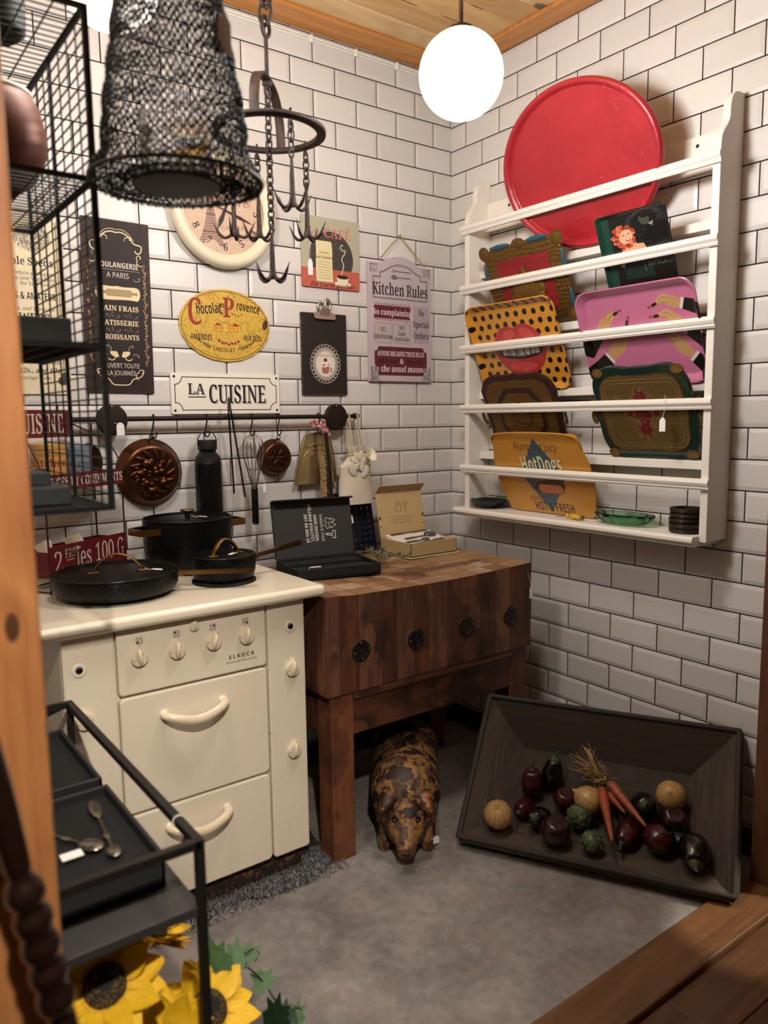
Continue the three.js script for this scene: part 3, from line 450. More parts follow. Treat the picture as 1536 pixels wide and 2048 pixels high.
// kitchen nameplate
wallSign('enamel_sign', 'white enamel plate reading La Cuisine above the rail', 'sign', roundRect(0.434, 0.146, 0.006), 0.434, 0.146, -1.121, 1.5305, 0.008, canvasTex(1024, 344, (x, w, h) => {
  x.fillStyle = '#e5dfd3'; x.fillRect(0, 0, w, h); const K = '#171310'; x.strokeStyle = K; x.lineWidth = 7; x.beginPath(); const m = 34, r = 62; x.moveTo(m + r, m); x.lineTo(w - m - r, m); x.arc(w - m, m, r, PI, PI / 2, true); x.lineTo(w - m, h - m - r); x.arc(w - m, h - m, r, -PI / 2, PI, true); x.lineTo(m + r, h - m); x.arc(m, h - m, r, 0, -PI / 2, true); x.lineTo(m, m + r); x.arc(m, m, r, PI / 2, 0, true); x.stroke();
  for (const [a, b] of [[30, 30], [w - 30, 30], [30, h - 30], [w - 30, h - 30]]) { x.fillStyle = K; x.beginPath(); x.arc(a, b, 11, 0, 7); x.fill(); }
  const sh = (s, px, py, f, sx, sy) => { text(x, s, px + 8, py + 7, f, K, sx, sy); text(x, s, px + 5, py + 4, f, '#e5dfd3', sx, sy); text(x, s, px, py, f, K, sx, sy); };
  sh('LA', 222, 132, 'bold 128px serif', 0.86, 1); x.fillStyle = K; x.fillRect(150, 196, 160, 9); sh('CUISINE', 608, 176, 'bold 210px serif', 0.62, 1.05);
}));
// cafe sign
wallSign('tin_sign', 'square cafe sign with coffee bag and steaming cup', 'sign', roundRect(0.27, 0.27, 0.005), 0.27, 0.27, -0.654, 2.084, 0.01, canvasTex(700, 700, (x, w, h) => {
  x.fillStyle = '#a9a891'; x.fillRect(0, 0, w, h); x.fillStyle = '#3a3633'; x.beginPath(); x.arc(352, 400, 268, 0, 7); x.fill(); x.fillStyle = '#b85848'; x.fillRect(0, 510, w, 190);
  speckle(x, w, h, 14000, ['rgba(200,198,176,.28)', 'rgba(90,88,70,.22)', 'rgba(225,205,180,.2)'], 31, 5); text(x, 'Le', 130, 140, 'italic 90px serif', '#b8574a', 1, 1); text(x, 'CAF\u00C9', 430, 150, 'bold 128px serif', '#c4705f', 0.98, 1);
  x.fillStyle = '#d8cda0'; x.beginPath(); x.moveTo(160, 232); x.lineTo(350, 232); x.bezierCurveTo(380, 300, 350, 500, 372, 640); x.lineTo(166, 640); x.bezierCurveTo(150, 500, 175, 320, 160, 232); x.fill(); x.strokeStyle = '#57503c'; x.lineWidth = 3; x.stroke(); text(x, 'Torr\u00E9fi\u00E9', 262, 350, '30px serif', '#4a4232'); text(x, 'Les Classics', 264, 395, 'bold 40px serif', '#3a3428', 0.85, 1); for (let k = 0; k < 7; k++) { x.beginPath(); x.moveTo(190, 440 + k * 27); x.bezierCurveTo(230, 432 + k * 27, 300, 452 + k * 27, 345, 440 + k * 27); x.stroke(); }
  x.strokeStyle = '#ded6b8'; x.lineWidth = 9; x.beginPath(); x.moveTo(492, 580); x.bezierCurveTo(450, 520, 530, 480, 488, 420); x.bezierCurveTo(450, 370, 540, 350, 520, 300); x.bezierCurveTo(470, 330, 440, 250, 500, 250); x.stroke();
  x.fillStyle = '#ddd5b6'; x.beginPath(); x.ellipse(486, 645, 100, 22, 0, 0, 7); x.fill(); x.stroke(); x.beginPath(); x.moveTo(410, 572); x.bezierCurveTo(420, 680, 550, 680, 565, 572); x.fill(); x.fillStyle = '#2c2520'; x.beginPath(); x.ellipse(488, 574, 74, 20, 0, 0, 7); x.fill(); x.strokeStyle = '#57503c'; x.lineWidth = 4; x.beginPath(); x.arc(572, 600, 22, -1.4, 1.4); x.stroke();
  text(x, 'fin Cors\u00E9 parfait', 362, 668, 'italic bold 66px serif', '#2f231f', 0.98, 0.8);
}));
priceTag(scene.getObjectByName('tin_sign_003'), [-0.104, 0.13, 0.012], [-0.1, -0.03, 0.013], 0.022, 0.062);
// rules board: three planks on a cord
{
  const t = thing('rules_board', 'lilac wooden plank board headed Kitchen Rules hanging by a cord', 'sign', [-0.311, 1.588, 0.006]), W = 0.335, H = 0.487, full = 0.52;
  const tex = canvasTex(1024, 1590, (x, w, h) => {
    x.fillStyle = '#b9abb2'; x.fillRect(0, 0, w, h); speckle(x, w, h, 6000, ['rgba(215,205,210,.4)', 'rgba(140,125,138,.3)', 'rgba(160,140,150,.3)'], 41, 12); const K = '#241c1e', M = '#5e2430', top = 100;
    x.strokeStyle = K; for (const [m, lw] of [[66, 7], [86, 4]]) { x.lineWidth = lw; x.beginPath(); x.moveTo(m, 560 - m * 0.6 + 20); x.lineTo(m, 250 + m * 0.4); x.lineTo(170 + m * 0.2, 250 + m * 0.4); x.lineTo(170 + m * 0.2, 190 + m * 0.4); x.bezierCurveTo(300, 180 + m * 0.3, 330, 40 + m, 512, 40 + m); x.bezierCurveTo(694, 40 + m, 724, 180 + m * 0.3, w - 170 - m * 0.2, 190 + m * 0.4); x.lineTo(w - 170 - m * 0.2, 250 + m * 0.4); x.lineTo(w - m, 250 + m * 0.4); x.lineTo(w - m, 560 - m * 0.6 + 20); x.closePath(); x.stroke(); }
    x.fillStyle = '#6f6577'; x.strokeStyle = '#6f6577'; x.lineWidth = 16; x.beginPath(); x.moveTo(470, 190); x.lineTo(680, 192); x.stroke(); x.beginPath(); x.moveTo(460, 268); x.lineTo(680, 266); x.stroke(); x.beginPath(); x.ellipse(410, 268, 52, 32, 0, 0, 7); x.fill(); x.lineWidth = 6; for (let k = 0; k < 4; k++) { x.beginPath(); x.moveTo(470, 190); x.lineTo(370, 168 + k * 14); x.stroke(); }
    text(x, 'Kitchen Rules', 514, 425, 'bold 205px serif', K, 0.64, 1);
    for (let k = 0; k < 28; k++) for (let j = 0; j < 2; j++) { x.fillStyle = (k + j) % 2 ? '#d8ccd0' : M; x.fillRect(80 + k * 21, 600 + j * 16, 21, 16); x.fillRect(80 + k * 21, 790 + j * 16, 21, 16); } x.fillStyle = M; x.fillRect(80, 632, 588, 158); text(x, 'No complaining', 374, 712, 'bold 104px serif', '#d8ccd0', 0.78, 1);
    x.fillStyle = '#a89aa4'; x.fillRect(722, 610, 262, 480); x.lineWidth = 4; x.strokeStyle = '#5c5058'; ['No', 'Special', 'Orders'].forEach((s, k) => text(x, s, 852, 690 + k * 150, 'bold 112px serif', K, 0.66, 1));
    for (const [a, b] of [[84, 280], [386, 280]]) { x.fillStyle = '#b3a6a6'; x.beginPath(); x.roundRect(a, 850, b, 250, 20); x.fill(); x.stroke(); } text(x, 'NO', 222, 930, '86px serif', K, 0.75, 1); text(x, 'Substitutions', 224, 1020, 'bold 84px serif', K, 0.54, 1); ['NO', 'Late', 'Arrivals'].forEach((s, k) => text(x, s, 526, 900 + k * 72, 'bold 76px serif', K, 0.76, 0.95));
    x.fillStyle = M; x.strokeStyle = K; x.lineWidth = 7; x.beginPath(); const a = 84, b = 940, c = 1150, d = 1510, q = 60; x.moveTo(a + q, c); x.lineTo(b - q, c); x.arc(b, c, q, PI, PI / 2, true); x.lineTo(b, d - q); x.arc(b, d, q, -PI / 2, PI, true); x.lineTo(a + q, d); x.arc(a, d, q, 0, -PI / 2, true); x.lineTo(a, c + q); x.arc(a, c, q, PI / 2, 0, true); x.fill(); x.stroke();
    text(x, 'ANYONE BREAKING THESE RULES', 512, 1235, 'bold 86px serif', '#d8ccd0', 0.52, 1); text(x, 'will be loved', 300, 1330, 'italic bold 68px serif', '#1f1214', 0.78, 1); text(x, '&', 520, 1330, 'bold 90px serif', '#d8ccd0'); text(x, 'forgiven', 720, 1330, 'italic bold 68px serif', '#1f1214', 0.8, 1); text(x, 'in the usual manner', 512, 1430, 'italic bold 108px serif', '#d8ccd0', 0.82, 1);
    for (let k = 0; k < 1500; k++) { const s = hash(k, 1, 9), u = Math.pow(hash(k, 2, 9), 1.4) * 130, v = Math.pow(hash(k, 3, 9), 1.4) * 180; x.fillStyle = 'rgba(48,40,52,.75)'; x.fillRect(s < 0.5 ? 18 + u : w - 22 - u, hash(k, 4, 9) < 0.7 ? h - 16 - v : 120 + v * 0.6, 5, 5); }
  });
  const m = tinMat(tex); m.roughness = 0.7; const yTop = (x) => { const u = Math.abs(x) / (W / 2); return u > 0.62 ? H : H + 0.033 * Math.cos(u / 0.62 * PI / 2); };
  [[-W / 2, -W / 6], [-W / 6, W / 6], [W / 6, W / 2]].forEach(([a, b]) => {
    const s = new THREE.Shape(); s.moveTo(a + 0.0006, 0); s.lineTo(b - 0.0006, 0); for (let k = 0; k <= 12; k++) { const x = mix(b - 0.0006, a + 0.0006, k / 12); s.lineTo(x, yTop(x)); }
    const g = new THREE.ExtrudeGeometry(s, { depth: 0.014, bevelEnabled: true, bevelThickness: 0.001, bevelSize: 0.001, bevelOffset: -0.001, bevelSegments: 1 }), p = g.attributes.position, u = g.attributes.uv; for (let i = 0; i < p.count; i++) u.setXY(i, p.getX(i) / W + 0.5, p.getY(i) / full); mesh('plank', g.translate(0, 0, 0.001), m, t);
  });
  mesh('hanging_cord', merge([tube([[-0.098, 0.512, 0.018], [-0.05, 0.56, 0.014], [0.002, 0.606, 0.012]], 0.0022), tube([[0.103, 0.515, 0.018], [0.05, 0.562, 0.014], [0.002, 0.606, 0.012]], 0.0022), tube([[0.103, 0.518, 0.018], [0.118, 0.5, 0.02], [0.13, 0.488, 0.018]], 0.0018), tube([[-0.098, 0.513, 0.018], [-0.11, 0.505, 0.019]], 0.0018), ball(0.005, 1, 1, 1, 10).translate(0.002, 0.606, 0.012)]), std(0xa98a58, 0.9), t);
  mesh('nail', rod([0.002, 0.607, -0.004], [0.002, 0.609, 0.018], 0.0022), steel, t);
}
// clip board
{
  const t = thing('clipboard', 'dark clipboard with a doily cupcake label and metal bulldog clip', 'clipboard', [-0.695, 1.53, 0.006]);
  mesh('board', plate(roundRect(0.212, 0.32, 0.004), 0.212, 0.32, 0.009, 0.001).translate(0, 0.16, 0.002), tinMat(canvasTex(512, 773, (x, w, h) => {
    x.fillStyle = '#26211f'; x.fillRect(0, 0, w, h); for (let k = 0; k < 300; k++) { x.fillStyle = 'rgba(150,130,112,.7)'; const e = k % 4, u = hash(k, 1, 77); x.fillRect(e === 0 ? 0 : e === 1 ? w - 4 : u * w, e > 1 ? (e === 2 ? 0 : h - 4) : u * h, 2 + 5 * hash(k, 2, 77), 2 + 4 * hash(k, 3, 77)); }
    const cx = 262, cy = 478; for (let k = 0; k < 26; k++) { const a = k / 26 * 2 * PI; x.strokeStyle = '#cfc6b8'; x.lineWidth = 5; x.beginPath(); x.arc(cx + 152 * Math.cos(a), cy + 168 * Math.sin(a), 19, 0, 7); x.stroke(); x.lineWidth = 3; x.beginPath(); x.arc(cx + 132 * Math.cos(a), cy + 148 * Math.sin(a), 11, 0, 7); x.stroke(); }
    x.fillStyle = '#d6cfbf'; x.beginPath(); x.ellipse(cx, cy, 124, 140, 0, 0, 7); x.fill(); x.strokeStyle = '#1f1a18'; x.lineWidth = 5; x.beginPath(); x.ellipse(cx, cy, 112, 128, 0, 0, 7); x.stroke(); text(x, 'P\u00E2tisserie', cx, cy - 80, 'italic 40px serif', '#8a8270');
    x.fillStyle = '#7c1f22'; x.beginPath(); x.arc(cx, cy - 34, 20, 0, 7); x.fill(); x.fillStyle = '#e9dfd2'; x.beginPath(); x.ellipse(cx, cy + 12, 46, 34, 0, 0, 7); x.fill(); for (let k = 0; k < 26; k++) { x.fillStyle = '#6d2224'; x.fillRect(cx - 40 + hash(k, 1, 5) * 80, cy + hash(k, 2, 5) * 38, 7, 9); } x.fillStyle = '#a5685c'; x.beginPath(); x.moveTo(cx - 46, cy + 36); x.lineTo(cx + 46, cy + 36); x.lineTo(cx + 34, cy + 92); x.lineTo(cx - 34, cy + 92); x.fill(); x.strokeStyle = '#3a2f28'; x.lineWidth = 10; x.beginPath(); x.arc(cx + 50, cy + 56, 18, -1.4, 1.6); x.stroke();
  })), t);
  const chrome = std(0xb4aea4, 0.25, 0.9), c = mesh('clip', merge([plate(roundRect(0.1, 0.03, 0.012), 1, 1, 0.004, 0.001).rotateX(-0.35).translate(0, 0.308, 0.016), plate(roundRect(0.05, 0.03, 0.012), 1, 1, 0.004, 0.001).rotateX(0.1).translate(0, 0.325, 0.018)]), chrome, t);
  mesh('clip_spring', merge([new THREE.TorusGeometry(0.014, 0.006, 8, 20).scale(0.85, 1.5, 0.7).translate(0.014, 0.35, 0.018), new THREE.TorusGeometry(0.012, 0.005, 8, 20).scale(0.9, 1.3, 0.7).translate(-0.012, 0.345, 0.006)]), chrome, c);
}
// wall clock
{
  const t = thing('wall_clock', 'round cream wall clock with Paris tower dial', 'clock', [-1.117, 2.18, 0.0]);
  mesh('case', lathe([[0.0, 0.004], [0.15, 0.004], [0.192, 0.01], [0.204, 0.03], [0.2, 0.048], [0.19, 0.056], [0.178, 0.058], [0.166, 0.054], [0.157, 0.046], [0.153, 0.04]], 72).rotateX(PI / 2), phys(0xd6ccb2, 0.4, { clearcoat: 0.3 }), t);
  const dial = new THREE.CircleGeometry(0.158, 64).translate(0, 0, 0.034); mesh('dial', dial, mapped(canvasTex(768, 768, (x, w, h) => {
    x.fillStyle = '#c9ae95'; x.fillRect(0, 0, w, h); speckle(x, w, h, 5000, ['rgba(225,200,178,.35)', 'rgba(150,112,92,.25)', 'rgba(180,140,120,.3)'], 55, 12);
    x.strokeStyle = '#6b4a44'; x.fillStyle = 'rgba(107,74,68,.75)'; const bx = 255, by = 690; x.lineWidth = 5; x.beginPath(); x.moveTo(bx - 130, by); x.bezierCurveTo(bx - 60, by - 90, bx - 22, by - 260, bx - 6, by - 560); x.lineTo(bx + 6, by - 560); x.bezierCurveTo(bx + 22, by - 260, bx + 60, by - 90, bx + 130, by); x.lineTo(bx + 76, by); x.bezierCurveTo(bx + 50, by - 70, bx - 50, by - 70, bx - 76, by); x.closePath(); x.fill(); x.stroke(); x.strokeStyle = '#c9ae95'; x.lineWidth = 3; for (let k = 0; k < 26; k++) { x.beginPath(); x.moveTo(bx - 110, by - k * 22); x.lineTo(bx + 110, by - k * 22 - 34); x.moveTo(bx + 110, by - k * 22); x.lineTo(bx - 110, by - k * 22 - 34); x.stroke(); } x.fillStyle = '#6b4a44'; x.fillRect(bx - 78, by - 118, 156, 12); x.fillRect(bx - 46, by - 262, 92, 10);
    text(x, 'carnet de', 470, 520, 'italic 56px serif', 'rgba(110,76,66,.75)', 1, 1, 'center', -0.12); text(x, 'Journal', 520, 600, 'italic 60px serif', 'rgba(110,76,66,.7)', 1, 1, 'center', -0.12); text(x, 'Paris', 520, 300, 'bold 90px serif', 'rgba(110,70,60,.5)');
    for (let k = 1; k <= 12; k++) { const a = k / 12 * 2 * PI - PI / 2; text(x, String(k), w / 2 + 308 * Math.cos(a), h / 2 + 308 * Math.sin(a), 'bold 88px serif', '#241c1a', 0.95, 1, 'center', a + PI / 2 - (k > 3 && k < 9 ? PI : 0)); }
  }), 0.6), t);
  const hd = (a, l, w) => { const s = new THREE.Shape(); s.moveTo(-w * 0.3, -0.02); s.lineTo(-w, l * 0.55); s.lineTo(0, l); s.lineTo(w, l * 0.55); s.lineTo(w * 0.3, -0.02); return new THREE.ExtrudeGeometry(s, { depth: 0.001, bevelEnabled: false }).rotateZ(-a).translate(0, 0, 0.038); };
  mesh('hour_hand', hd(3.55, 0.075, 0.008), black, t); mesh('minute_hand', hd(1.9, 0.115, 0.005), black, t); mesh('hand_boss', ball(0.006, 1, 1, 0.5, 12).translate(0, 0, 0.039), black, t);
  mesh('cover_glass', new THREE.CircleGeometry(0.156, 48).translate(0, 0, 0.044), phys(0xffffff, 0.03, { transmission: 1, thickness: 0, ior: 1.45 }), t);
}

// ---------------------------------------------------------------- rail with hanging utensils
const iron = std(0x2a211c, 0.55, 0.6), RY = 1.443, RZ = 0.052;
{
  const t = thing('utensil_rail', 'dark iron rail with two round wall plates below the La Cuisine plate', 'rail', [-1.1, RY, 0]);
  abs('bar', rod([-1.72, RY, RZ], [-0.572, RY, RZ], 0.0085, 0.0085, 14), iron, t); abs('end_knob', ball(0.0125, 1, 1, 1, 14).translate(-0.57, RY, RZ), iron, t);
  for (const [x, r] of [[-1.563, 0.052], [-0.673, 0.053]]) { const p = abs('wall_plate', lathe([[0, 0.063], [r - 0.006, 0.062], [r, 0.058], [r, 0.05], [0.02, 0.046], [0.018, 0.004], [0, 0.004]], 44).rotateX(PI / 2).translate(x, RY - 0.003, 0), iron, t); abs('screw', ball(0.0035, 1, 1, 0.5, 8).translate(x, RY + 0.041, 0.063), steel, p); }
  priceTag(t, [-0.46, -0.012, 0.066], [-0.44, -0.012, 0.067], 0.026, 0.042, 0, 0).rotation.z = 0.0;
}
const hookMat = std(0x17130f, 0.5, 0.5);
const sHook = (x, drop = 0.058) => tube([[x + 0.004, RY - 0.004, RZ - 0.013], [x + 0.004, RY + 0.01, RZ - 0.008], [x + 0.003, RY + 0.0135, RZ + 0.002], [x + 0.002, RY + 0.006, RZ + 0.013], [x - 0.004, RY - drop * 0.5, RZ + 0.011], [x - 0.008, RY - drop, RZ + 0.008], [x - 0.002, RY - drop - 0.01, RZ + 0.008], [x + 0.007, RY - drop - 0.004, RZ + 0.009], [x + 0.009, RY - drop + 0.012, RZ + 0.01]], 0.0026, 36, 6);
const copper = std(0x5e3c28, 0.3, 0.9), copperDark = std(0x3c2619, 0.4, 0.85);
[[-1.424, 'copper baking mould with fruit relief'], [-1.229, 'black hammered bottle'], [-1.049, 'balloon whisk'], [-0.936, 'small copper mould'], [-0.757, 'dustpan with ribbon']].forEach(([x, n]) => single('s_hook', sHook(x).translate(-x, -RY, 0), hookMat, 'black iron S hook on the rail holding the ' + n, 'hook', [x, RY, 0], 'hooks on the rail'));
function mould(x, y, r, label, fruit) {
  const t = thing('copper_mould', label, 'baking mould', [x, y, 0.008]);
  mesh('dish', lathe([[r - 0.003, 0.002], [r, 0.004], [r - 0.002, 0.008], [r * 0.93, 0.012], [r * 0.83, 0.03], [r * 0.78, 0.04], [r * 0.66, 0.041], [r * 0.63, 0.038], [0, 0.038]], 56).rotateX(PI / 2), copper, t);
  const g = []; if (fruit) { for (let k = 0; k < 34; k++) { const a = rr(0, 2 * PI), q = Math.sqrt(rnd()) * r * 0.52, s = rr(0.006, 0.015); g.push(ball(s, 1, rr(0.7, 1.2), 0.8, 10).rotateZ(a).translate(q * Math.cos(a), q * Math.sin(a), 0.041)); } for (let k = 0; k < 14; k++) { const a = k / 14 * 2 * PI; g.push(ball(0.012, 1.9, 0.6, 0.4, 8).rotateZ(a + 0.6).translate(r * 0.54 * Math.cos(a), r * 0.54 * Math.sin(a), 0.041)); } }
  else { for (let k = 0; k < 6; k++) { const a = k / 6 * 2 * PI; g.push(ball(0.011, 1.7, 0.8, 0.5, 10).rotateZ(a).translate(0.02 * Math.cos(a), 0.02 * Math.sin(a), 0.039)); g.push(new THREE.TorusGeometry(0.007, 0.002, 6, 14).translate(0.032 * Math.cos(a + 0.5), 0.032 * Math.sin(a + 0.5), 0.04)); } g.push(ball(0.009, 1, 1, 0.6, 10).translate(0, 0, 0.04)); }
  mesh('relief', merge(g), fruit ? copper : copperDark, t); mesh('hanging_ring', new THREE.TorusGeometry(0.009, 0.002, 6, 20).rotateY(0.3).translate(0, r + 0.006, 0.042).translate(0, 0, 0.004), copper, t); mesh('ring_strap', tube([[0, r - 0.006, 0.008], [0, r - 0.002, 0.03], [0, r + 0.001, 0.046]], 0.003, 10, 6), copper, t);
}
mould(-1.43, 1.256, 0.119, 'large round copper mould with raised fruit relief hanging on the rail', true);
mould(-0.936, 1.287, 0.073, 'small round copper mould with flower rosette hanging on the rail', false);
{
  const t = thing('drinking_bottle', 'black hammered steel bottle with wire loop hanging on the rail', 'bottle', [-1.231, 1.365, 0.062]), hb = hammer.clone(); hb.repeat.set(3, 3); hb.needsUpdate = true;
  mesh('body', lathe([[0, -0.30], [0.044, -0.298], [0.048, -0.29], [0.048, -0.085], [0.044, -0.062], [0.031, -0.046], [0.029, -0.036], [0, -0.036]], 48), std(0x08080a, 0.3, 0.3, { bumpMap: hb, bumpScale: 0.002 }), t);
  mesh('cap', lathe([[0, -0.036], [0.0325, -0.036], [0.034, -0.032], [0.034, -0.003], [0.032, 0], [0, 0]], 40), std(0x0d0d0d, 0.5), t);
  mesh('carry_loop', tube([[-0.036, -0.022, 0], [-0.034, 0.004, 0], [-0.022, 0.024, 0.0], [0, 0.031, 0.002], [0.022, 0.024, 0], [0.034, 0.004, 0], [0.036, -0.022, 0]], 0.002, 36, 6), std(0x4a4038, 0.35, 0.9), t);
}
const blackSteel = std(0x2c2926, 0.35, 0.9);
{
  const t = thing('tongs', 'long slim steel tongs hooked over the rail beside the black bottle', 'tongs', [-1.147, 1.35, 0.072]);
  const hd = mesh('hinge', tube([[-0.004, 0.118, 0.004], [0, 0.165, 0.002], [0.005, 0.118, 0.004]], 0.0045, 20, 6), std(0xa8a49c, 0.18, 1), t);
  for (const [a, b, n] of [[-0.004, 0.008, -0.185], [0.005, 0.052, -0.2]]) mesh('arm', bar([a, 0.12, 0.006], [b, n, 0.002], 0.008, 0.004), blackSteel, t);
}
{
  const t = thing('balloon_whisk', 'steel balloon whisk with black handle hanging on the rail', 'whisk', [-1.049, 1.385, 0.062]), wires = [], wr = std(0xb0aba2, 0.2, 1);
  for (let k = 0; k < 7; k++) { const a = k / 7 * PI, c = Math.cos(a), s = Math.sin(a), P = (r, y) => [r * c, y, r * s]; wires.push(tube([P(0.01, -0.2), P(0.026, -0.13), P(0.04, -0.075), P(0.034, -0.028), P(0.014, -0.007), P(0, -0.004), P(-0.014, -0.007), P(-0.034, -0.028), P(-0.04, -0.075), P(-0.026, -0.13), P(-0.01, -0.2)], 0.0015, 46, 5)); }
  wires.forEach((g) => mesh('wire', g, wr, t)); mesh('band', new THREE.TorusGeometry(0.024, 0.0016, 5, 30).rotateX(PI / 2).translate(0, -0.135, 0), wr, t);
  mesh('handle', lathe([[0, -0.345], [0.012, -0.343], [0.014, -0.335], [0.0135, -0.21], [0.011, -0.2], [0, -0.2]], 24), phys(0x0d0c0c, 0.25, { clearcoat: 0.6 }), t);
  priceTag(t, [0.02, -0.14, 0.02], [0.03, -0.19, 0.022], 0.012, 0.032);
}
{
  const t = thing('dustpan', 'brass table dustpan with gingham ribbon hanging on the rail', 'dustpan', [-0.757, 1.375, 0.03]), s = new THREE.Shape();
  s.moveTo(-0.1, -0.2); s.bezierCurveTo(-0.09, -0.12, -0.07, -0.04, -0.052, -0.004); s.lineTo(0.02, 0.01); s.lineTo(0.058, -0.008); s.bezierCurveTo(0.07, -0.05, 0.084, -0.12, 0.092, -0.198); s.lineTo(-0.1, -0.2); const hole = new THREE.Path(); hole.absarc(0, -0.012, 0.008, 0, 7); s.holes.push(hole);
  const pm = std(0xc2ac80, 0.2, 0.85); mesh('pan', plate(s, 0.2, 0.2, 0.004, 0.001), pm, t); mesh('rim', merge([tube([[-0.1, -0.198, 0.006], [-0.085, -0.11, 0.014], [-0.052, -0.006, 0.014]], 0.004), tube([[0.092, -0.196, 0.006], [0.08, -0.11, 0.014], [0.058, -0.01, 0.014]], 0.004), tube([[-0.045, -0.05, 0.006], [0, -0.04, 0.012], [0.06, -0.052, 0.006]], 0.003), tube([[-0.075, -0.13, 0.004], [-0.04, -0.07, 0.006], [0.0, -0.06, 0.008], [0.05, -0.075, 0.006], [0.075, -0.14, 0.004]], 0.002)]), pm, t);
  const gm = mapped(canvasTex(64, 64, (x) => { x.fillStyle = '#d8c6c0'; x.fillRect(0, 0, 64, 64); x.fillStyle = 'rgba(150,40,50,.65)'; for (let k = 0; k < 4; k++) { x.fillRect(k * 16, 0, 8, 64); x.fillRect(0, k * 16, 64, 8); } }), 0.8);
  const loop = (sx) => { const c = [[0, 0.03, 0.03], [sx * 0.02, 0.05, 0.032], [sx * 0.036, 0.05, 0.03], [sx * 0.03, 0.03, 0.034], [0, 0.028, 0.034]]; return tube(c, 0.006, 22, 6).scale(1, 1, 1); };
  mesh('ribbon', merge([loop(-1), loop(0.7), bar([0, 0.028, 0.034], [0.05, -0.005, 0.032], 0.004, 0.013), bar([0.004, 0.026, 0.034], [0.036, 0.012, 0.038], 0.004, 0.014), ball(0.007, 1, 1, 1, 8).translate(0, 0.03, 0.034)]), gm, t);
}
{
  const t = thing('table_brush', 'long handled crumb brush with pale bristles hanging before the dustpan', 'brush', [-0.735, 1.36, 0.075]), hm = phys(0x231814, 0.2, { clearcoat: 0.8 });
  mesh('handle', tube([[0.0, 0.02, 0], [0.004, -0.05, 0.004], [0.012, -0.12, 0.004], [0.018, -0.2, 0], [0.02, -0.255, 0]], 0.008, 30, 10), hm, t); mesh('back', bar([-0.002, -0.07, 0], [0.004, -0.24, 0], 0.014, 0.014), hm, t);
  const bg = new THREE.CylinderGeometry(0.0009, 0.0009, 0.022, 4).rotateZ(PI / 2).translate(-0.012, 0, 0), g = []; for (let k = 0; k < 420; k++) g.push(bg.clone().rotateZ(rr(-0.25, 0.25)).translate(-0.004, -0.075 - 0.16 * k / 420, rr(-0.008, 0.008))); const b = mesh('bristles', merge(g), std(0xb99d6c, 0.8), t); b.userData.kind = 'stuff';
}
{
  const t = thing('cloth_bag', 'cream cotton drawstring bag tied with a fabric flower on the rail end', 'bag', [-0.592, 1.20, 0.062]), cm = std(0xd6cbb8, 0.9, 0), P = [];
  const g = new THREE.CylinderGeometry(1, 1, 1, 48, 30, true), p = g.attributes.position; for (let i = 0; i < p.count; i++) { const v = p.getY(i) + 0.5, a = Math.atan2(p.getZ(i), p.getX(i)), k = v > 0.7 ? mix(0.9, 0.38, sstep(0.62, 0.86, v)) : mix(1.06, 0.92, sstep(0, 0.62, v)), q = v > 0.86 ? mix(0.38, 0.62, sstep(0.86, 1, v)) : k, f = 1 + 0.09 * Math.sin(a * 7 + v * 2) * sstep(0.25, 0.8, v) + 0.03 * Math.sin(a * 3 + v * 9); p.setXYZ(i, Math.cos(a) * 0.079 * q * f, -0.115 + v * 0.235, Math.sin(a) * 0.032 * q * f + 0.004); } g.computeVertexNormals(); mesh('pouch', merge([g, new THREE.CircleGeometry(1, 32).rotateX(PI / 2).scale(0.08, 1, 0.033).translate(0, -0.114, 0.004)]), cm, t);
  for (const [x0, x1] of [[-0.024, -0.03], [0.014, 0.03]]) mesh('strap', merge([bar([x0, RY - 1.20 + 0.012, 0.004], [x1, 0.075, 0.022], 0.011, 0.002), bar([x0, RY - 1.20 + 0.012, -0.022], [x1, 0.075, 0.0], 0.011, 0.002), bar([x0, RY - 1.20 + 0.0125, -0.022], [x0, RY - 1.20 + 0.0125, 0.006], 0.011, 0.002)]), std(0xcabd9f, 0.9), t);
  const pet = []; for (let k = 0; k < 9; k++) { const a = k / 9 * 2 * PI; pet.push(ball(0.02, 1.1, 0.75, 0.22, 12).rotateX(rr(-0.6, 0.6)).rotateZ(a).translate(0.024 * Math.cos(a) + 0.006, 0.06 + 0.022 * Math.sin(a), 0.034 + rr(-0.006, 0.008))); } pet.push(ball(0.022, 0.9, 1.5, 0.3, 12).rotateZ(0.4).translate(-0.03, 0.03, 0.034), ball(0.022, 0.8, 1.5, 0.3, 12).rotateZ(-0.5).translate(0.03, 0.02, 0.036)); mesh('fabric_flower', merge(pet), cm, t);
  const lily = lathe([[0.004, 0], [0.008, 0.012], [0.016, 0.024], [0.03, 0.03]], 20).rotateX(1.1).rotateZ(-0.5).translate(0.036, 0.078, 0.034); mesh('blossom', lily, std(0xe6dfcd, 0.8, 0, { side: THREE.DoubleSide }), t); mesh('blossom_centre', ball(0.009, 1, 1, 1, 10).translate(0.04, 0.085, 0.043), std(0xc5bd5a, 0.8), t);
  mesh('drawstring', new THREE.TorusGeometry(0.033, 0.0035, 6, 30).scale(1, 0.5, 1).rotateX(PI / 2).translate(0, 0.087, 0.004), std(0xc9bda4, 0.9), t);
}

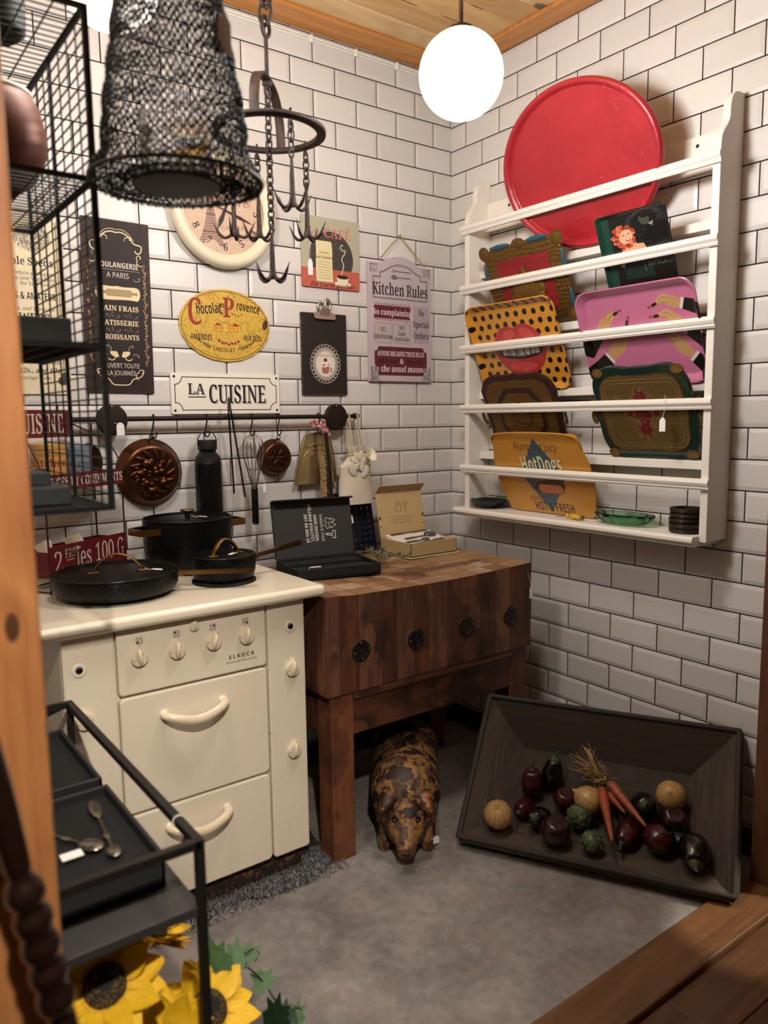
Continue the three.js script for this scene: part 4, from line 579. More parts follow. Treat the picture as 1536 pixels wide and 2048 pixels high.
// ---------------------------------------------------------------- things on the butcher's block
{
  const t = thing('gift_box', 'open black knife box with white printing in its raised lid', 'box', [-0.912, 0.884, 0.349], -0.2), bm = std(0x0e0e0f, 0.75), W = 0.316, D = 0.232, H = 0.04, BACK = 0.22;
  mesh('tray', merge([box(-W / 2, W / 2, 0, 0.012, -D / 2, D / 2, 0.002), box(-W / 2, W / 2, 0, H, D / 2 - 0.006, D / 2, 0.002), box(-W / 2, W / 2, 0, H, -D / 2, -D / 2 + 0.006, 0.002), box(-W / 2, -W / 2 + 0.006, 0, H, -D / 2, D / 2, 0.002), box(W / 2 - 0.006, W / 2, 0, H, -D / 2, D / 2, 0.002)]), bm, t);
  mesh('foam_insert', merge([box(-W / 2 + 0.008, W / 2 - 0.008, 0.012, 0.03, -D / 2 + 0.008, -0.03), box(-W / 2 + 0.008, W / 2 - 0.008, 0.012, 0.03, 0.04, D / 2 - 0.008), box(-W / 2 + 0.008, W / 2 - 0.008, 0.012, 0.022, -0.03, 0.04)]), std(0x0b0b0c, 0.95), t);
  mesh('plaque', box(-0.02, 0.08, 0.022, 0.026, -0.012, 0.012, 0.001), std(0x2b2b2b, 0.4, 0.5), t);
  const tex = canvasTex(1024, 690, (x, w, h) => {
    x.fillStyle = '#2a2a29'; x.fillRect(0, 0, w, h); x.save(); x.translate(620, 330); x.rotate(PI / 2 - 0.02); const c = '#dcdad5';
    x.strokeStyle = c; x.lineWidth = 6; x.beginPath(); x.moveTo(-100, -70); x.lineTo(-70, -130); x.lineTo(-92, -126); x.lineTo(-60, -186); x.lineTo(-30, -130); x.lineTo(-44, -130); x.lineTo(0, -190); x.lineTo(34, -124); x.lineTo(14, -128); x.lineTo(40, -70); x.lineTo(12, -60); x.lineTo(0, -40); x.lineTo(-30, -72); x.lineTo(-60, -46); x.closePath(); x.stroke(); x.beginPath(); x.moveTo(-50, -90); x.lineTo(-20, -110); x.lineTo(10, -92); x.stroke();
    x.lineWidth = 9; x.beginPath(); x.moveTo(70, -172); x.lineTo(160, -172); x.lineTo(160, -140); x.lineTo(128, -132); x.lineTo(112, -48); x.lineTo(96, -50); x.lineTo(104, -136); x.lineTo(72, -140); x.closePath(); x.stroke();
    text(x, 'VARGEN & THOR', 20, 0, '52px sans-serif', c, 0.86, 1); ['UNIK DESIGN.', 'H\u00C5LLBAR KVALIT\u00C9T.', 'DET \u00C4R BRA S\u00C5'].forEach((s, k) => text(x, s, 190, 76 + k * 62, 'bold 56px sans-serif', c, 0.9, 1, 'right')); x.restore();
  });
  const lid = mesh('lid', merge([box(-W / 2, W / 2, H, H + 0.215, -D / 2 - 0.012, -D / 2 - 0.004, 0.002), box(-W / 2, W / 2, H + 0.21, H + 0.216, -D / 2 - 0.01, -D / 2 + 0.032, 0.002)]).translate(0, -H, D / 2).rotateX(-BACK).translate(0, H, -D / 2), bm, t);
  mesh('lid_lining', plate(roundRect(W - 0.008, 0.212, 0.002), W - 0.008, 0.212, 0.001).translate(0, 0.107, -0.004).rotateX(-BACK).translate(0, H, -D / 2), mapped(tex, 0.7), lid);
  priceTag(t, [-W / 2 + 0.03, 0.03, D / 2 - 0.01], [-W / 2 + 0.055, 0.043, D / 2 - 0.02], 0.012, 0.04, -PI / 2, 1.5);
}
{
  const t = thing('cutlery_box', 'open beige cardboard cutlery box with flap lid', 'box', [-0.405, 0.884, 0.245], 0.0), cm = std(0xb39a6e, 0.6), W = 0.24, D = 0.2, H = 0.06;
  mesh('tray', merge([box(-W / 2, W / 2, 0.003, 0.008, -D / 2, D / 2), box(-W / 2, W / 2, 0.003, H, D / 2 - 0.004, D / 2, 0.001), box(-W / 2, W / 2, 0.003, H, -D / 2, -D / 2 + 0.004, 0.001), box(-W / 2, -W / 2 + 0.004, 0.003, H, -D / 2, D / 2, 0.001), box(W / 2 - 0.004, W / 2, 0.003, H, -D / 2, D / 2, 0.001)]), cm, t); mesh('base_edge', box(-W / 2 - 0.006, W / 2 + 0.006, 0, 0.004, -D / 2, D / 2 + 0.006, 0.001), std(0xd8c9a4, 0.6), t);
  const ins = mesh('white_insert', box(-W / 2 + 0.004, W / 2 - 0.004, 0.036, 0.05, -0.085, 0.085, 0.002).rotateX(0.22).translate(0, 0.008, 0), std(0xd9d5d0, 0.7), t);
  const tex = canvasTex(700, 500, (x, w, h) => {
    x.fillStyle = '#c3a877'; x.fillRect(0, 0, w, h); x.strokeStyle = '#5a4a33'; x.lineWidth = 5; const cx = 340, cy = 175; x.beginPath(); x.moveTo(cx - 70, cy + 40); x.lineTo(cx - 50, cy - 10); x.lineTo(cx - 62, cy - 8); x.lineTo(cx - 40, cy - 60); x.lineTo(cx - 16, cy - 10); x.lineTo(cx + 4, cy - 58); x.lineTo(cx + 26, cy - 6); x.lineTo(cx + 14, cy - 8); x.lineTo(cx + 32, cy + 40); x.lineTo(cx - 20, cy + 62); x.closePath(); x.stroke(); x.beginPath(); x.moveTo(cx + 54, cy - 50); x.lineTo(cx + 116, cy - 50); x.lineTo(cx + 112, cy - 26); x.lineTo(cx + 94, cy - 22); x.lineTo(cx + 80, cy + 50); x.lineTo(cx + 74, cy - 22); x.lineTo(cx + 56, cy - 26); x.closePath(); x.stroke();
    ['HEJ! V\u00C5RA BESTICK \u00C4R DESIGNADE F\u00D6R', 'ATT H\u00C5LLA L\u00C4NGE OCH ANV\u00C4NDAS', 'VARJE DAG I GENERATIONER'].forEach((s, k) => text(x, s, 350, 285 + k * 34, '26px sans-serif', '#6a583e', 0.85, 1));
  });
  const lid = mesh('lid', plate(roundRect(W, 0.185, 0.002), W, 0.185, 0.004).translate(0, 0.0925, 0).rotateX(-0.2).translate(0, H, -D / 2), mapped(tex, 0.6), t);
  mesh('flap', plate(roundRect(W, 0.045, 0.002), W, 0.045, 0.003).translate(0, 0.0225, 0).rotateX(0.75).translate(0, H + 0.181, -D / 2 - 0.036), cm, lid);
  for (const sx of [-1, 1]) mesh('magnet_mark', merge([box(sx * 0.113 - 0.003, sx * 0.113 + 0.003, 0.13, 0.145, -0.122, -0.11), box(sx * 0.113 - 0.003, sx * 0.113 + 0.003, 0.09, 0.105, -0.114, -0.104)]), std(0x2a241a, 0.7), lid);
  // cutlery lies on the insert
  const silver = std(0x8e8882, 0.16, 1), K = (y, z) => [y, z], base = [-0.405, 0.884, 0.245];
  const onIns = (x, z) => V(base[0] + x, base[1] + 0.061 - 0.2236 * z, base[2] + z);
  const flatware = (name, label, cat, build, x, z, turn) => { const o = thing(name, label, cat, onIns(x, z).toArray()); o.rotation.set(0.22, turn, 0, 'XYZ'); build(o); return o; };
  const hnd = (l) => merge([box(-l, 0, -0.002, 0.003, -0.004, 0.004, 0.002), box(-l - 0.03, -l + 0.03, -0.002, 0.0035, -0.007, 0.007, 0.003)]);
  flatware('dinner_knife', 'steel table knife lying at the back of the beige cutlery box', 'knife', (o) => { mesh('handle', hnd(0.075), silver, o); mesh('blade', box(0, 0.095, -0.001, 0.0015, -0.006, 0.008, 0.001), silver, o); }, 0.005, -0.062, 0.06);
  flatware('dinner_spoon', 'steel spoon tied in the middle of the beige cutlery box', 'spoon', (o) => { mesh('handle', hnd(0.09), silver, o); mesh('bowl', ball(0.022, 1.4, 0.35, 0.95, 20).translate(0.022, 0.006, 0), silver, o); }, 0.05, -0.012, 0.1);
  flatware('dinner_fork', 'steel fork lying at the front of the beige cutlery box', 'fork', (o) => { mesh('handle', hnd(0.09), silver, o); mesh('head', box(-0.004, 0.02, -0.001, 0.002, -0.011, 0.011, 0.001), silver, o); for (let k = 0; k < 4; k++) mesh('tine', box(0.02, 0.05, -0.001, 0.0015, -0.011 + k * 0.0064, -0.0085 + k * 0.0064, 0.0006), silver, o); }, 0.055, 0.045, 0.12);
  single('teaspoon', merge([hnd(0.06), ball(0.014, 1.4, 0.35, 0.95, 14).translate(0.016, 0.003, 0)]), silver, 'small steel teaspoon between the spoon and the fork', 'spoon', onIns(0.0, 0.028).toArray()).rotation.set(0.22, 0.08, 0);
}
{
  // lacy iron trivet leaning on the wall
  const s = new THREE.Shape(), W = 0.25, hgt = 0.245; s.moveTo(-W / 2, 0); s.lineTo(W / 2, 0); s.lineTo(W / 2, hgt - 0.06); s.absarc(W / 4, hgt - 0.06, W / 4, 0, PI, false); s.absarc(-W / 4, hgt - 0.06, W / 4, 0, PI, false); s.lineTo(-W / 2, 0);
  for (const sx of [-1, 1]) { for (let k = 0; k < 6; k++) { const a = PI * (k + 0.5) / 6, h = new THREE.Path(); h.absellipse(sx * W / 4 + 0.046 * Math.cos(a), hgt - 0.06 + 0.046 * Math.sin(a), 0.0075, 0.0055, 0, 2 * PI, true, a); s.holes.push(h); } for (let i = 0; i < 4; i++) for (let j = 0; j < 7; j++) { const h = new THREE.Path(), px = sx * W / 4 + (i - 1.5) * 0.0265 + rr(-0.0015, 0.0015), py = 0.02 + j * 0.0255 + rr(-0.0015, 0.0015); h.absellipse(px, py, rr(0.007, 0.0095), rr(0.006, 0.0095), 0, 2 * PI, true, rr(0, 3)); s.holes.push(h); } }
  const o = single('iron_trivet', new THREE.ExtrudeGeometry(s, { depth: 0.008, bevelEnabled: true, bevelThickness: 0.0012, bevelSize: 0.0012, bevelOffset: -0.001, bevelSegments: 1, curveSegments: 5 }), std(0x11182c, 0.4, 0.3), 'dark blue lacy cast iron trivet leaning on the tiles between the boxes', 'trivet', [-0.615, 0.887, 0.064]); o.rotation.x = -0.2;
  const tg = priceTag(o, [0.005, 0.21, 0.012], [0.006, 0.155, 0.015], 0.024, 0.04);
}
{
  const t = thing('olive_sprig', 'dry grey green sprig lying between the two boxes', 'sprig', [-0.66, 0.886, 0.36]), lm = std(0x6b6a52, 0.85, 0, { side: THREE.DoubleSide }), sm = std(0x5a4d38, 0.9);
  for (let b = 0; b < 5; b++) {
    const a = rr(-0.6, 1.7), P = []; for (let k = 0; k < 5; k++) P.push(V(0.03 * k * Math.cos(a), 0.006 + 0.012 * Math.sin(k * 0.9) + 0.009 * k * rr(0.3, 1), -0.03 * k * Math.sin(a)).add(V(-0.02, 0, 0))); const st = mesh('stem', tube(P, 0.0014, 16, 5), sm, t), g = [];
    for (let k = 0; k < 16; k++) { const c = new THREE.CatmullRomCurve3(P).getPoint(0.15 + 0.85 * k / 16), lf = ball(0.012, 1.25, 0.12, 0.24, 8).translate(0.014, 0, 0).rotateZ(rr(-0.1, 0.9)).rotateY(rr(0, 6.28)); g.push(lf.translate(c.x, Math.max(c.y, 0.004), c.z)); } mesh('leaf_spray', merge(g), lm, st);
  }
}

// ---------------------------------------------------------------- plate rack on the tiled wall
const rackWhite = std(0xe4ded5, 0.42);
const LED = [2.04, 1.785, 1.54, 1.286, 1.05], RAIL = [2.205, 1.965, 1.722, 1.475, 1.222], Z0 = 0.222, Z1 = 1.345;
{
  const t = thing('plate_rack', 'white wooden wall rack with five rails holding trays', 'plate rack', [-0.07, 1.02, 0.78]);
  const prof = () => { const s = new THREE.Shape(); s.moveTo(0, 1.03); s.lineTo(-0.122, 1.03); s.lineTo(-0.122, 2.23); s.bezierCurveTo(-0.122, 2.29, -0.07, 2.29, -0.078, 2.34); s.bezierCurveTo(-0.075, 2.39, -0.05, 2.40, -0.03, 2.40); s.lineTo(0, 2.40); return s; };
  for (const z of [Z0, Z1 - 0.026]) { const g = new THREE.ExtrudeGeometry(prof(), { depth: 0.022, bevelEnabled: true, bevelThickness: 0.002, bevelSize: 0.002, bevelOffset: -0.002, bevelSegments: 2 }); abs('side_panel', g.translate(-0.006, 0, z + 0.002), rackWhite, t); }
  const railShape = (h) => { const s = new THREE.Shape(); s.moveTo(0, -h); s.lineTo(-0.01, -h); s.lineTo(-0.013, -h + 0.006); s.lineTo(-0.012, -h + 0.011); s.bezierCurveTo(-0.024, -h + 0.018, -0.02, 0.006, -0.012, 0.01); s.lineTo(0, 0.01); return s; };
  for (const y of RAIL) { const g = new THREE.ExtrudeGeometry(railShape(0.026), { depth: Z1 - Z0 + 0.02, bevelEnabled: false }); abs('rail', toCreasedNormals(g.translate(-0.128, y, Z0 - 0.012), 0.6), rackWhite, t); }
  for (const y of LED.slice(0, 4)) abs('ledge', box(-0.062, -0.007, y - 0.032, y - 0.002, Z0 + 0.024, Z1 - 0.026, 0.003), rackWhite, t);
  const bs = new THREE.Shape(); bs.moveTo(0, 1.015); bs.lineTo(-0.15, 1.015); bs.lineTo(-0.154, 1.022); bs.bezierCurveTo(-0.168, 1.026, -0.166, 1.042, -0.158, 1.048); bs.lineTo(0, 1.048); const bg = new THREE.ExtrudeGeometry(bs, { depth: Z1 - Z0 + 0.006, bevelEnabled: false }); abs('bottom_shelf', toCreasedNormals(bg.translate(-0.006, 0, Z0 - 0.03), 0.5), rackWhite, t);
  const bb = abs('back_board', box(-0.02, -0.006, 2.2, 2.315, Z0 + 0.024, Z1 - 0.026, 0.002), rackWhite, t);
  for (const z of [0.37, 1.2]) abs('screw_hole', rod([-0.019, 2.285, z], [-0.0212, 2.285, z], 0.006, 0.006, 14), std(0x1a1512, 0.7), bb);
  priceTag(t, [-0.085, 0.475, 0.42], [-0.086, 0.405, 0.415], 0.022, 0.045, 0, -PI / 2);
}
// a tray standing on ledge i and leaning on its rail; local x runs along the wall, local y up the tray, face +z
const TILT = Math.atan(0.4);
function lean(o, i, z, s0 = 0.004) { o.rotation.set(0, -PI / 2, 0); const q = new THREE.Quaternion().setFromEuler(new THREE.Euler(0, -PI / 2, 0)); const r = new THREE.Quaternion().setFromAxisAngle(V(1, 0, 0), TILT); o.quaternion.copy(q.multiply(r)); o.position.set(-0.04 - Math.sin(TILT) * s0, LED[i] + Math.cos(TILT) * s0, z); return o; }
function dishTray(w, h, r, deep, lip, n = 14) {    // pressed tray with rounded corners and sloping rim, base edge at y = 0
  const rings = [[1, 0.002], [1, 0], [lip * 0.35, 0], [lip, deep], [lip + 0.006, deep + 0.0015]], pos = [], uv = [], idx = []; let per = 0;
  const outline = (d) => { const W = w - 2 * d, H = h - 2 * d, R = Math.max(r - d * 0.8, 0.006), P = []; const c = [[W / 2 - R, -H / 2 + R, -PI / 2], [W / 2 - R, H / 2 - R, 0], [-W / 2 + R, H / 2 - R, PI / 2], [-W / 2 + R, -H / 2 + R, PI]]; for (const [cx, cy, a] of c) for (let k = 0; k <= n; k++) { const t = a + k / n * PI / 2; P.push([cx + R * Math.cos(t), cy + R * Math.sin(t)]); } return P; };
  const loops = [[0.0015, -0.003], [0, 0], [lip * 0.22, 0.0005], [lip * 0.85, -deep], [lip * 1.15, -deep - 0.001]]; loops.forEach(([d, z]) => { const P = outline(d); per = P.length; P.forEach(([x, y]) => { pos.push(x, y, z); uv.push(x / w + 0.5, y / h + 0.5); }); });
  for (let k = 0; k < loops.length - 1; k++) for (let i = 0; i < per; i++) { const j = (i + 1) % per, a = k * per + i, b = k * per + j; idx.push(a, b, a + per, b, b + per, a + per); }
  const c = pos.length / 3; pos.push(0, 0, -deep - 0.001); uv.push(0.5, 0.5); for (let i = 0; i < per; i++) idx.push((loops.length - 1) * per + i, (loops.length - 1) * per + (i + 1) % per, c);
  const front = pos.length / 3, back = []; // back side so that the tray has thickness
  for (let i = 0; i < front; i++) back.push(pos[i * 3], pos[i * 3 + 1], pos[i * 3 + 2] - 0.0025); const m = idx.length; for (let i = 0; i < m; i += 3) idx.push(idx[i] + front, idx[i + 2] + front, idx[i + 1] + front); for (let i = 0; i < per; i++) { const j = (i + 1) % per; idx.push(i, i + front, j, j, i + front, j + front); }
  const g = new THREE.BufferGeometry(); g.setAttribute('position', new THREE.Float32BufferAttribute([...pos, ...back], 3)); g.setAttribute('uv', new THREE.Float32BufferAttribute([...uv, ...uv], 2)); g.setIndex(idx); g.computeVertexNormals(); return g.translate(0, h / 2, deep + 0.006);
}
const lacq = (tex, rough = 0.3) => mapped(tex, rough, { clearcoat: 0.5, clearcoatRoughness: 0.15 });
// red oval tray
{
  const g = lathe([[0, 0], [0.9, 0.0], [0.915, 0.006], [0.93, 0.016], [0.965, 0.022], [0.995, 0.016], [1, 0.004], [0.985, -0.006], [0.9, -0.004], [0, -0.004]], 96).rotateX(PI / 2); const p = g.attributes.position; for (let i = 0; i < p.count; i++) p.setXY(i, p.getX(i) * 0.335, p.getY(i) * 0.272);
  g.computeVertexNormals(); const dent = dataTex(256, 256, (u, v) => 0.5 + 0.5 * (fbm(u * 6, v * 6, 3, 3) - 0.5) + 0.25 * (fbm(u * 30, v * 30, 2, 8) - 0.5), false);
  const redTex = dataTex(512, 512, (u, v) => { let c = mix3([170, 34, 44], [150, 28, 38], fbm(u * 8, v * 8, 3, 5)); if (noise(u * 150, v * 150, 6) > 0.93 && fbm(u * 5, v * 5, 2, 9) > 0.55) c = mix3(c, [214, 120, 110], 0.6); return c; });
  p.needsUpdate = true; const uv = g.attributes.uv; for (let i = 0; i < p.count; i++) uv.setXY(i, p.getX(i) * 1.4 + 0.5, p.getY(i) * 1.4 + 0.5);
  lean(single('oval_tray', g.translate(0, 0.274, 0.012), mapped(redTex, 0.34, { bumpMap: dent, bumpScale: 0.006, clearcoat: 0.25, clearcoatRoughness: 0.3 }), 'large round red lacquered tray on the top tier of the rack', 'tray'), 0, 0.832);
}
// film poster tray
lean(single('tray', dishTray(0.27, 0.336, 0.016, 0.012, 0.014, 6), lacq(canvasTex(700, 870, (x, w, h) => {
  x.fillStyle = '#0d0f10'; x.fillRect(0, 0, w, h); x.fillStyle = '#0f3a30'; x.fillRect(0, 0, 110, h); x.scale(1, 0.66); for (let k = 0; k < 40; k++) { x.strokeStyle = 'rgba(120,128,128,.16)'; x.lineWidth = 12; x.beginPath(); x.arc(470 + 30 * Math.sin(k), 150 + k * 3, 120 + k * 3, k * 0.5, k * 0.5 + 1.2); x.stroke(); }
  x.fillStyle = '#43413e'; x.beginPath(); x.ellipse(460, 150, 50, 74, -0.2, 0, 7); x.fill(); x.fillStyle = '#141312'; x.beginPath(); x.ellipse(478, 90, 62, 46, -0.2, 0, 7); x.fill(); x.fillStyle = '#0a0a0b'; x.beginPath(); x.moveTo(420, 420); x.bezierCurveTo(420, 260, 520, 210, 600, 200); x.lineTo(700, 230); x.lineTo(700, 470); x.fill(); x.fillStyle = '#8b8880'; x.beginPath(); x.moveTo(490, 215); x.lineTo(530, 250); x.lineTo(545, 190); x.fill();
  x.fillStyle = '#0e2a22'; x.beginPath(); x.moveTo(180, 870); x.bezierCurveTo(190, 640, 240, 560, 300, 520); x.lineTo(450, 540); x.bezierCurveTo(470, 680, 460, 780, 480, 870); x.fill();
  x.fillStyle = '#d09a7a'; x.beginPath(); x.moveTo(215, 470); x.bezierCurveTo(270, 440, 330, 420, 420, 440); x.lineTo(450, 545); x.lineTo(300, 540); x.bezierCurveTo(240, 560, 200, 640, 190, 720); x.lineTo(150, 690); x.bezierCurveTo(160, 580, 180, 500, 215, 470); x.fill(); x.beginPath(); x.ellipse(300, 430, 50, 60, -0.2, 0, 7); x.fill();
  for (let k = 0; k < 90; k++) { const a = hash(k, 1, 3) * 6.3, q = 60 + 60 * hash(k, 2, 3); x.fillStyle = ['#a8412c', '#c25a3c', '#7c2c20', '#d0795a'][k % 4]; x.beginPath(); x.arc(232 + q * Math.cos(a) * 0.9, 320 + q * Math.sin(a) * 1.25, 17 + 10 * hash(k, 3, 3), 0, 7); x.fill(); }
  x.fillStyle = '#dba988'; x.beginPath(); x.ellipse(258, 320, 66, 92, 0.25, 0, 7); x.fill(); x.fillStyle = '#3a1c18'; x.beginPath(); x.ellipse(236, 300, 14, 5, 0.3, 0, 7); x.fill(); x.beginPath(); x.ellipse(288, 288, 14, 5, -0.2, 0, 7); x.fill(); x.fillStyle = '#9c2f2a'; x.beginPath(); x.ellipse(276, 362, 26, 18, -0.2, 0, 7); x.fill(); x.fillStyle = '#f0e6dc'; x.beginPath(); x.ellipse(276, 356, 20, 8, -0.2, 0, 7); x.fill();
  text(x, 'HAYWORTH', 545, 700, '120px sans-serif', '#8e918e', 0.4, 1); x.strokeStyle = '#7d817e'; x.lineWidth = 5; x.beginPath(); x.moveTo(400, 620); x.bezierCurveTo(380, 700, 400, 760, 396, 800); x.stroke(); text(x, 'Rita', 560, 610, 'italic 70px serif', 'rgba(120,125,122,.5)');
})), 'dark poster tray with a laughing red haired woman in evening dress', 'tray'), 1, 1.06);
// gilded tray with red field
function ornate(w, h, lobes, amp, seedn) { const s = new THREE.Shape(), N = 160; for (let k = 0; k <= N; k++) { const a = k / N * 2 * PI, c = Math.cos(a), q = Math.sin(a), sq = 1 / Math.pow(Math.pow(Math.abs(c), 5) + Math.pow(Math.abs(q), 5), 0.2), f = 1 + amp * Math.cos(a * lobes) + amp * 0.5 * Math.cos(a * lobes * 2 + 0.4); const x = w / 2 * c * sq * f, y = h / 2 * q * sq * f; k ? s.lineTo(x, y) : s.moveTo(x, y); } return s; }
const goldBump = dataTex(512, 512, (u, v) => { const a = noise(u * 70, v * 70, 3), b = Math.abs(Math.sin(u * 60 + 3 * fbm(u * 8, v * 8, 2, 2))) * Math.abs(Math.sin(v * 60 + 3 * fbm(u * 8, v * 8, 2, 5))); return 0.4 * a + 0.6 * b; }, false);
const gilt = std(0x7a5c2c, 0.42, 0.75, { bumpMap: goldBump, bumpScale: 0.003 });
const reg = (o) => o;
{
  const t = lean(thing('florentine_tray', 'gilded scalloped tray with red centre and blue edge marks', 'tray'), 1, 0.563), W = 0.42, H = 0.335, cy = H / 2;
  mesh('frame_base', plate(ornate(W * 0.955, H * 0.94, 8, 0.014), W, H, 0.012, 0.003).translate(0, cy, 0.002), gilt, t);
  for (const sx of [-1, 1]) for (const sy of [-1, 1]) mesh('scroll_corner', ball(0.026, 1.1, 1.1, 0.35, 14).translate(sx * (W / 2 - 0.026), cy + sy * (H / 2 - 0.026), 0.012), gilt, t); for (const y of [cy + H / 2 - 0.014, cy - H / 2 + 0.02]) mesh('scroll_shell', ball(0.024, 1.4, 0.8, 0.35, 12).translate(0, y, 0.012), gilt, t);
  const blue = std(0x1f4d5e, 0.4); for (const sx of [-1, 1]) { mesh('blue_edge', ball(0.012, 4.6, 0.9, 0.6, 14).translate(sx * 0.095, cy + H / 2 - 0.012, 0.013), blue, t); mesh('blue_edge', ball(0.012, 0.8, 4.0, 0.6, 14).translate(sx * (W / 2 - 0.014), cy + 0.055, 0.013), blue, t); mesh('blue_edge', ball(0.012, 0.8, 3.4, 0.6, 14).translate(sx * (W / 2 - 0.014), cy - 0.085, 0.013), blue, t); }
  mesh('red_field', plate(roundRect(W * 0.63, H * 0.62, 0.003), W, H, 0.0015).translate(0, cy, 0.0135), mapped(dataTex(128, 128, (u, v) => mix3([150, 30, 34], [108, 20, 26], fbm(u * 4, v * 40, 3, 4))), 0.5), t);
  const med = []; for (let k = 0; k < 12; k++) { const a = k / 12 * 2 * PI; med.push(ball(0.023, 1.1, 1, 0.25, 12).translate(0.062 * Math.cos(a), cy - 0.02 + 0.05 * Math.sin(a), 0.016)); med.push(new THREE.TorusGeometry(0.012, 0.003, 6, 14, 4.6).rotateZ(a).translate(0.075 * Math.cos(a + 0.25), cy - 0.02 + 0.06 * Math.sin(a + 0.25), 0.02)); } med.push(ball(0.06, 1.1, 0.9, 0.1, 20).translate(0, cy - 0.02, 0.017), ball(0.008, 0.8, 2.4, 0.6, 10).translate(0, cy + 0.055, 0.018)); mesh('medallion', merge(med), std(0x96763c, 0.36, 0.8, { bumpMap: goldBump, bumpScale: 0.002 }), t);
}
// spotted tray with lips
lean(single('tray', dishTray(0.468, 0.362, 0.05, 0.02, 0.026), lacq(canvasTex(1000, 774, (x, w, h) => {
  x.fillStyle = '#c98a2c'; x.fillRect(0, 0, w, h); x.fillStyle = '#15110f'; for (let j = 0; j < 10; j++) for (let i = 0; i < 12; i++) { x.beginPath(); x.ellipse(36 + i * 96 + (j % 2) * 48 - 10, 30 + j * 84 + (i % 2) * 6, 25, 25, 0, 0, 7); x.fill(); }
  const cx = 500, cy = 400; x.fillStyle = '#a83434'; x.beginPath(); x.moveTo(cx - 285, cy + 30); x.bezierCurveTo(cx - 280, cy - 120, cx - 190, cy - 200, cx - 60, cy - 180); x.bezierCurveTo(cx - 20, cy - 160, cx + 10, cy - 170, cx + 40, cy - 190); x.bezierCurveTo(cx + 180, cy - 220, cx + 290, cy - 80, cx + 285, cy + 40); x.bezierCurveTo(cx + 250, cy + 200, cx + 110, cy + 250, cx, cy + 245); x.bezierCurveTo(cx - 130, cy + 250, cx - 260, cy + 180, cx - 285, cy + 30); x.fill();
  x.fillStyle = '#bf4a47'; x.beginPath(); x.ellipse(cx - 90, cy - 110, 70, 40, -0.3, 0, 7); x.fill(); x.beginPath(); x.ellipse(cx + 110, cy - 110, 80, 44, 0.3, 0, 7); x.fill(); x.beginPath(); x.ellipse(cx, cy + 170, 150, 40, 0, 0, 7); x.fill();
  x.fillStyle = '#2a1414'; x.beginPath(); x.ellipse(cx, cy + 42, 245, 62, 0, 0, 7); x.fill(); for (let k = 0; k < 8; k++) { x.fillStyle = '#d8d0c6'; x.beginPath(); x.roundRect(cx - 205 + k * 52, cy - 2 + Math.abs(k - 3.5) * 5, 48, 84 - Math.abs(k - 3.5) * 10, 14); x.fill(); x.strokeStyle = '#8f867c'; x.lineWidth = 3; x.stroke(); } ['S', 'M', 'I', 'L'].forEach((c, k) => text(x, c, cx - 130 + k * 84, cy + 44, 'bold 84px serif', '#12324c', 0.8, 1));
  for (let k = 0; k < 60; k++) { x.fillStyle = 'rgba(230,170,160,.5)'; x.fillRect(cx - 40 + 90 * hash(k, 1, 2), cy + 190 + 30 * hash(k, 2, 2), 5, 3); }
})), 'yellow tray with black spots and big red lips', 'tray'), 2, 0.52);
// pink tray with hands
lean(single('tray', dishTray(0.462, 0.345, 0.055, 0.022, 0.028), lacq(canvasTex(1000, 747, (x, w, h) => {
  x.fillStyle = '#b8698a'; x.fillRect(0, 0, w, h);
  function arm(ex, ey, hx, hy, wd, lipx, lipy) {
    const a = Math.atan2(hy - ey, hx - ex), L = Math.hypot(hx - ex, hy - ey); x.save(); x.translate(ex, ey); x.rotate(a); x.fillStyle = '#15130f'; x.beginPath(); x.moveTo(-60, -wd); x.lineTo(L * 0.48, -wd * 0.72); x.lineTo(L * 0.48, wd * 0.72); x.lineTo(-60, wd); x.fill(); x.fillStyle = '#cfc9c2'; x.fillRect(L * 0.46, -wd * 0.7, 24, wd * 1.4);
    x.fillStyle = '#b58c60'; x.beginPath(); x.moveTo(L * 0.48 + 18, -wd * 0.5); x.bezierCurveTo(L * 0.7, -wd * 0.9, L * 0.85, -wd, L, -wd * 0.5); x.bezierCurveTo(L * 1.1, 0, L * 1.05, wd * 0.6, L * 0.85, wd * 0.7); x.bezierCurveTo(L * 0.7, wd * 0.6, L * 0.6, wd * 0.5, L * 0.48 + 18, wd * 0.5); x.fill(); x.restore();
    x.strokeStyle = '#a87f56'; x.lineCap = 'round'; for (let k = 0; k < 4; k++) { x.lineWidth = 24 - k * 2; x.beginPath(); const n = Math.cos(a + 1.57) * (k - 1.5) * 15, m = Math.sin(a + 1.57) * (k - 1.5) * 15; x.moveTo(hx + n - 14 * Math.cos(a), hy + m - 14 * Math.sin(a)); x.quadraticCurveTo(hx + n * 1.6 + 20 * Math.cos(a), hy + m * 1.6 + 20 * Math.sin(a) - 16, lipx * 0.7 + hx * 0.3 + n * 0.3, lipy * 0.7 + hy * 0.3 + m * 0.3); x.stroke(); x.strokeStyle = k % 2 ? '#a87f56' : '#bd9468'; }
    const la = Math.atan2(lipy - hy, lipx - hx); x.save(); x.translate(lipx, lipy); x.rotate(la); x.fillStyle = '#241d16'; x.fillRect(-44, -11, 48, 22); x.fillStyle = '#8a7a4e'; x.fillRect(0, -10, 12, 20); x.fillStyle = '#9c2f44'; x.beginPath(); x.moveTo(12, -10); x.lineTo(40, -2); x.lineTo(34, 10); x.lineTo(12, 10); x.fill(); x.restore();
  }
  arm(40, 430, 240, 230, 62, 330, 190); arm(40, 640, 330, 420, 74, 400, 260); arm(980, 230, 730, 140, 56, 620, 180); arm(1000, 470, 730, 250, 66, 620, 256); arm(1000, 690, 760, 440, 64, 660, 360);
})), 'pink tray printed with hands holding lipsticks', 'tray'), 2, 1.077);
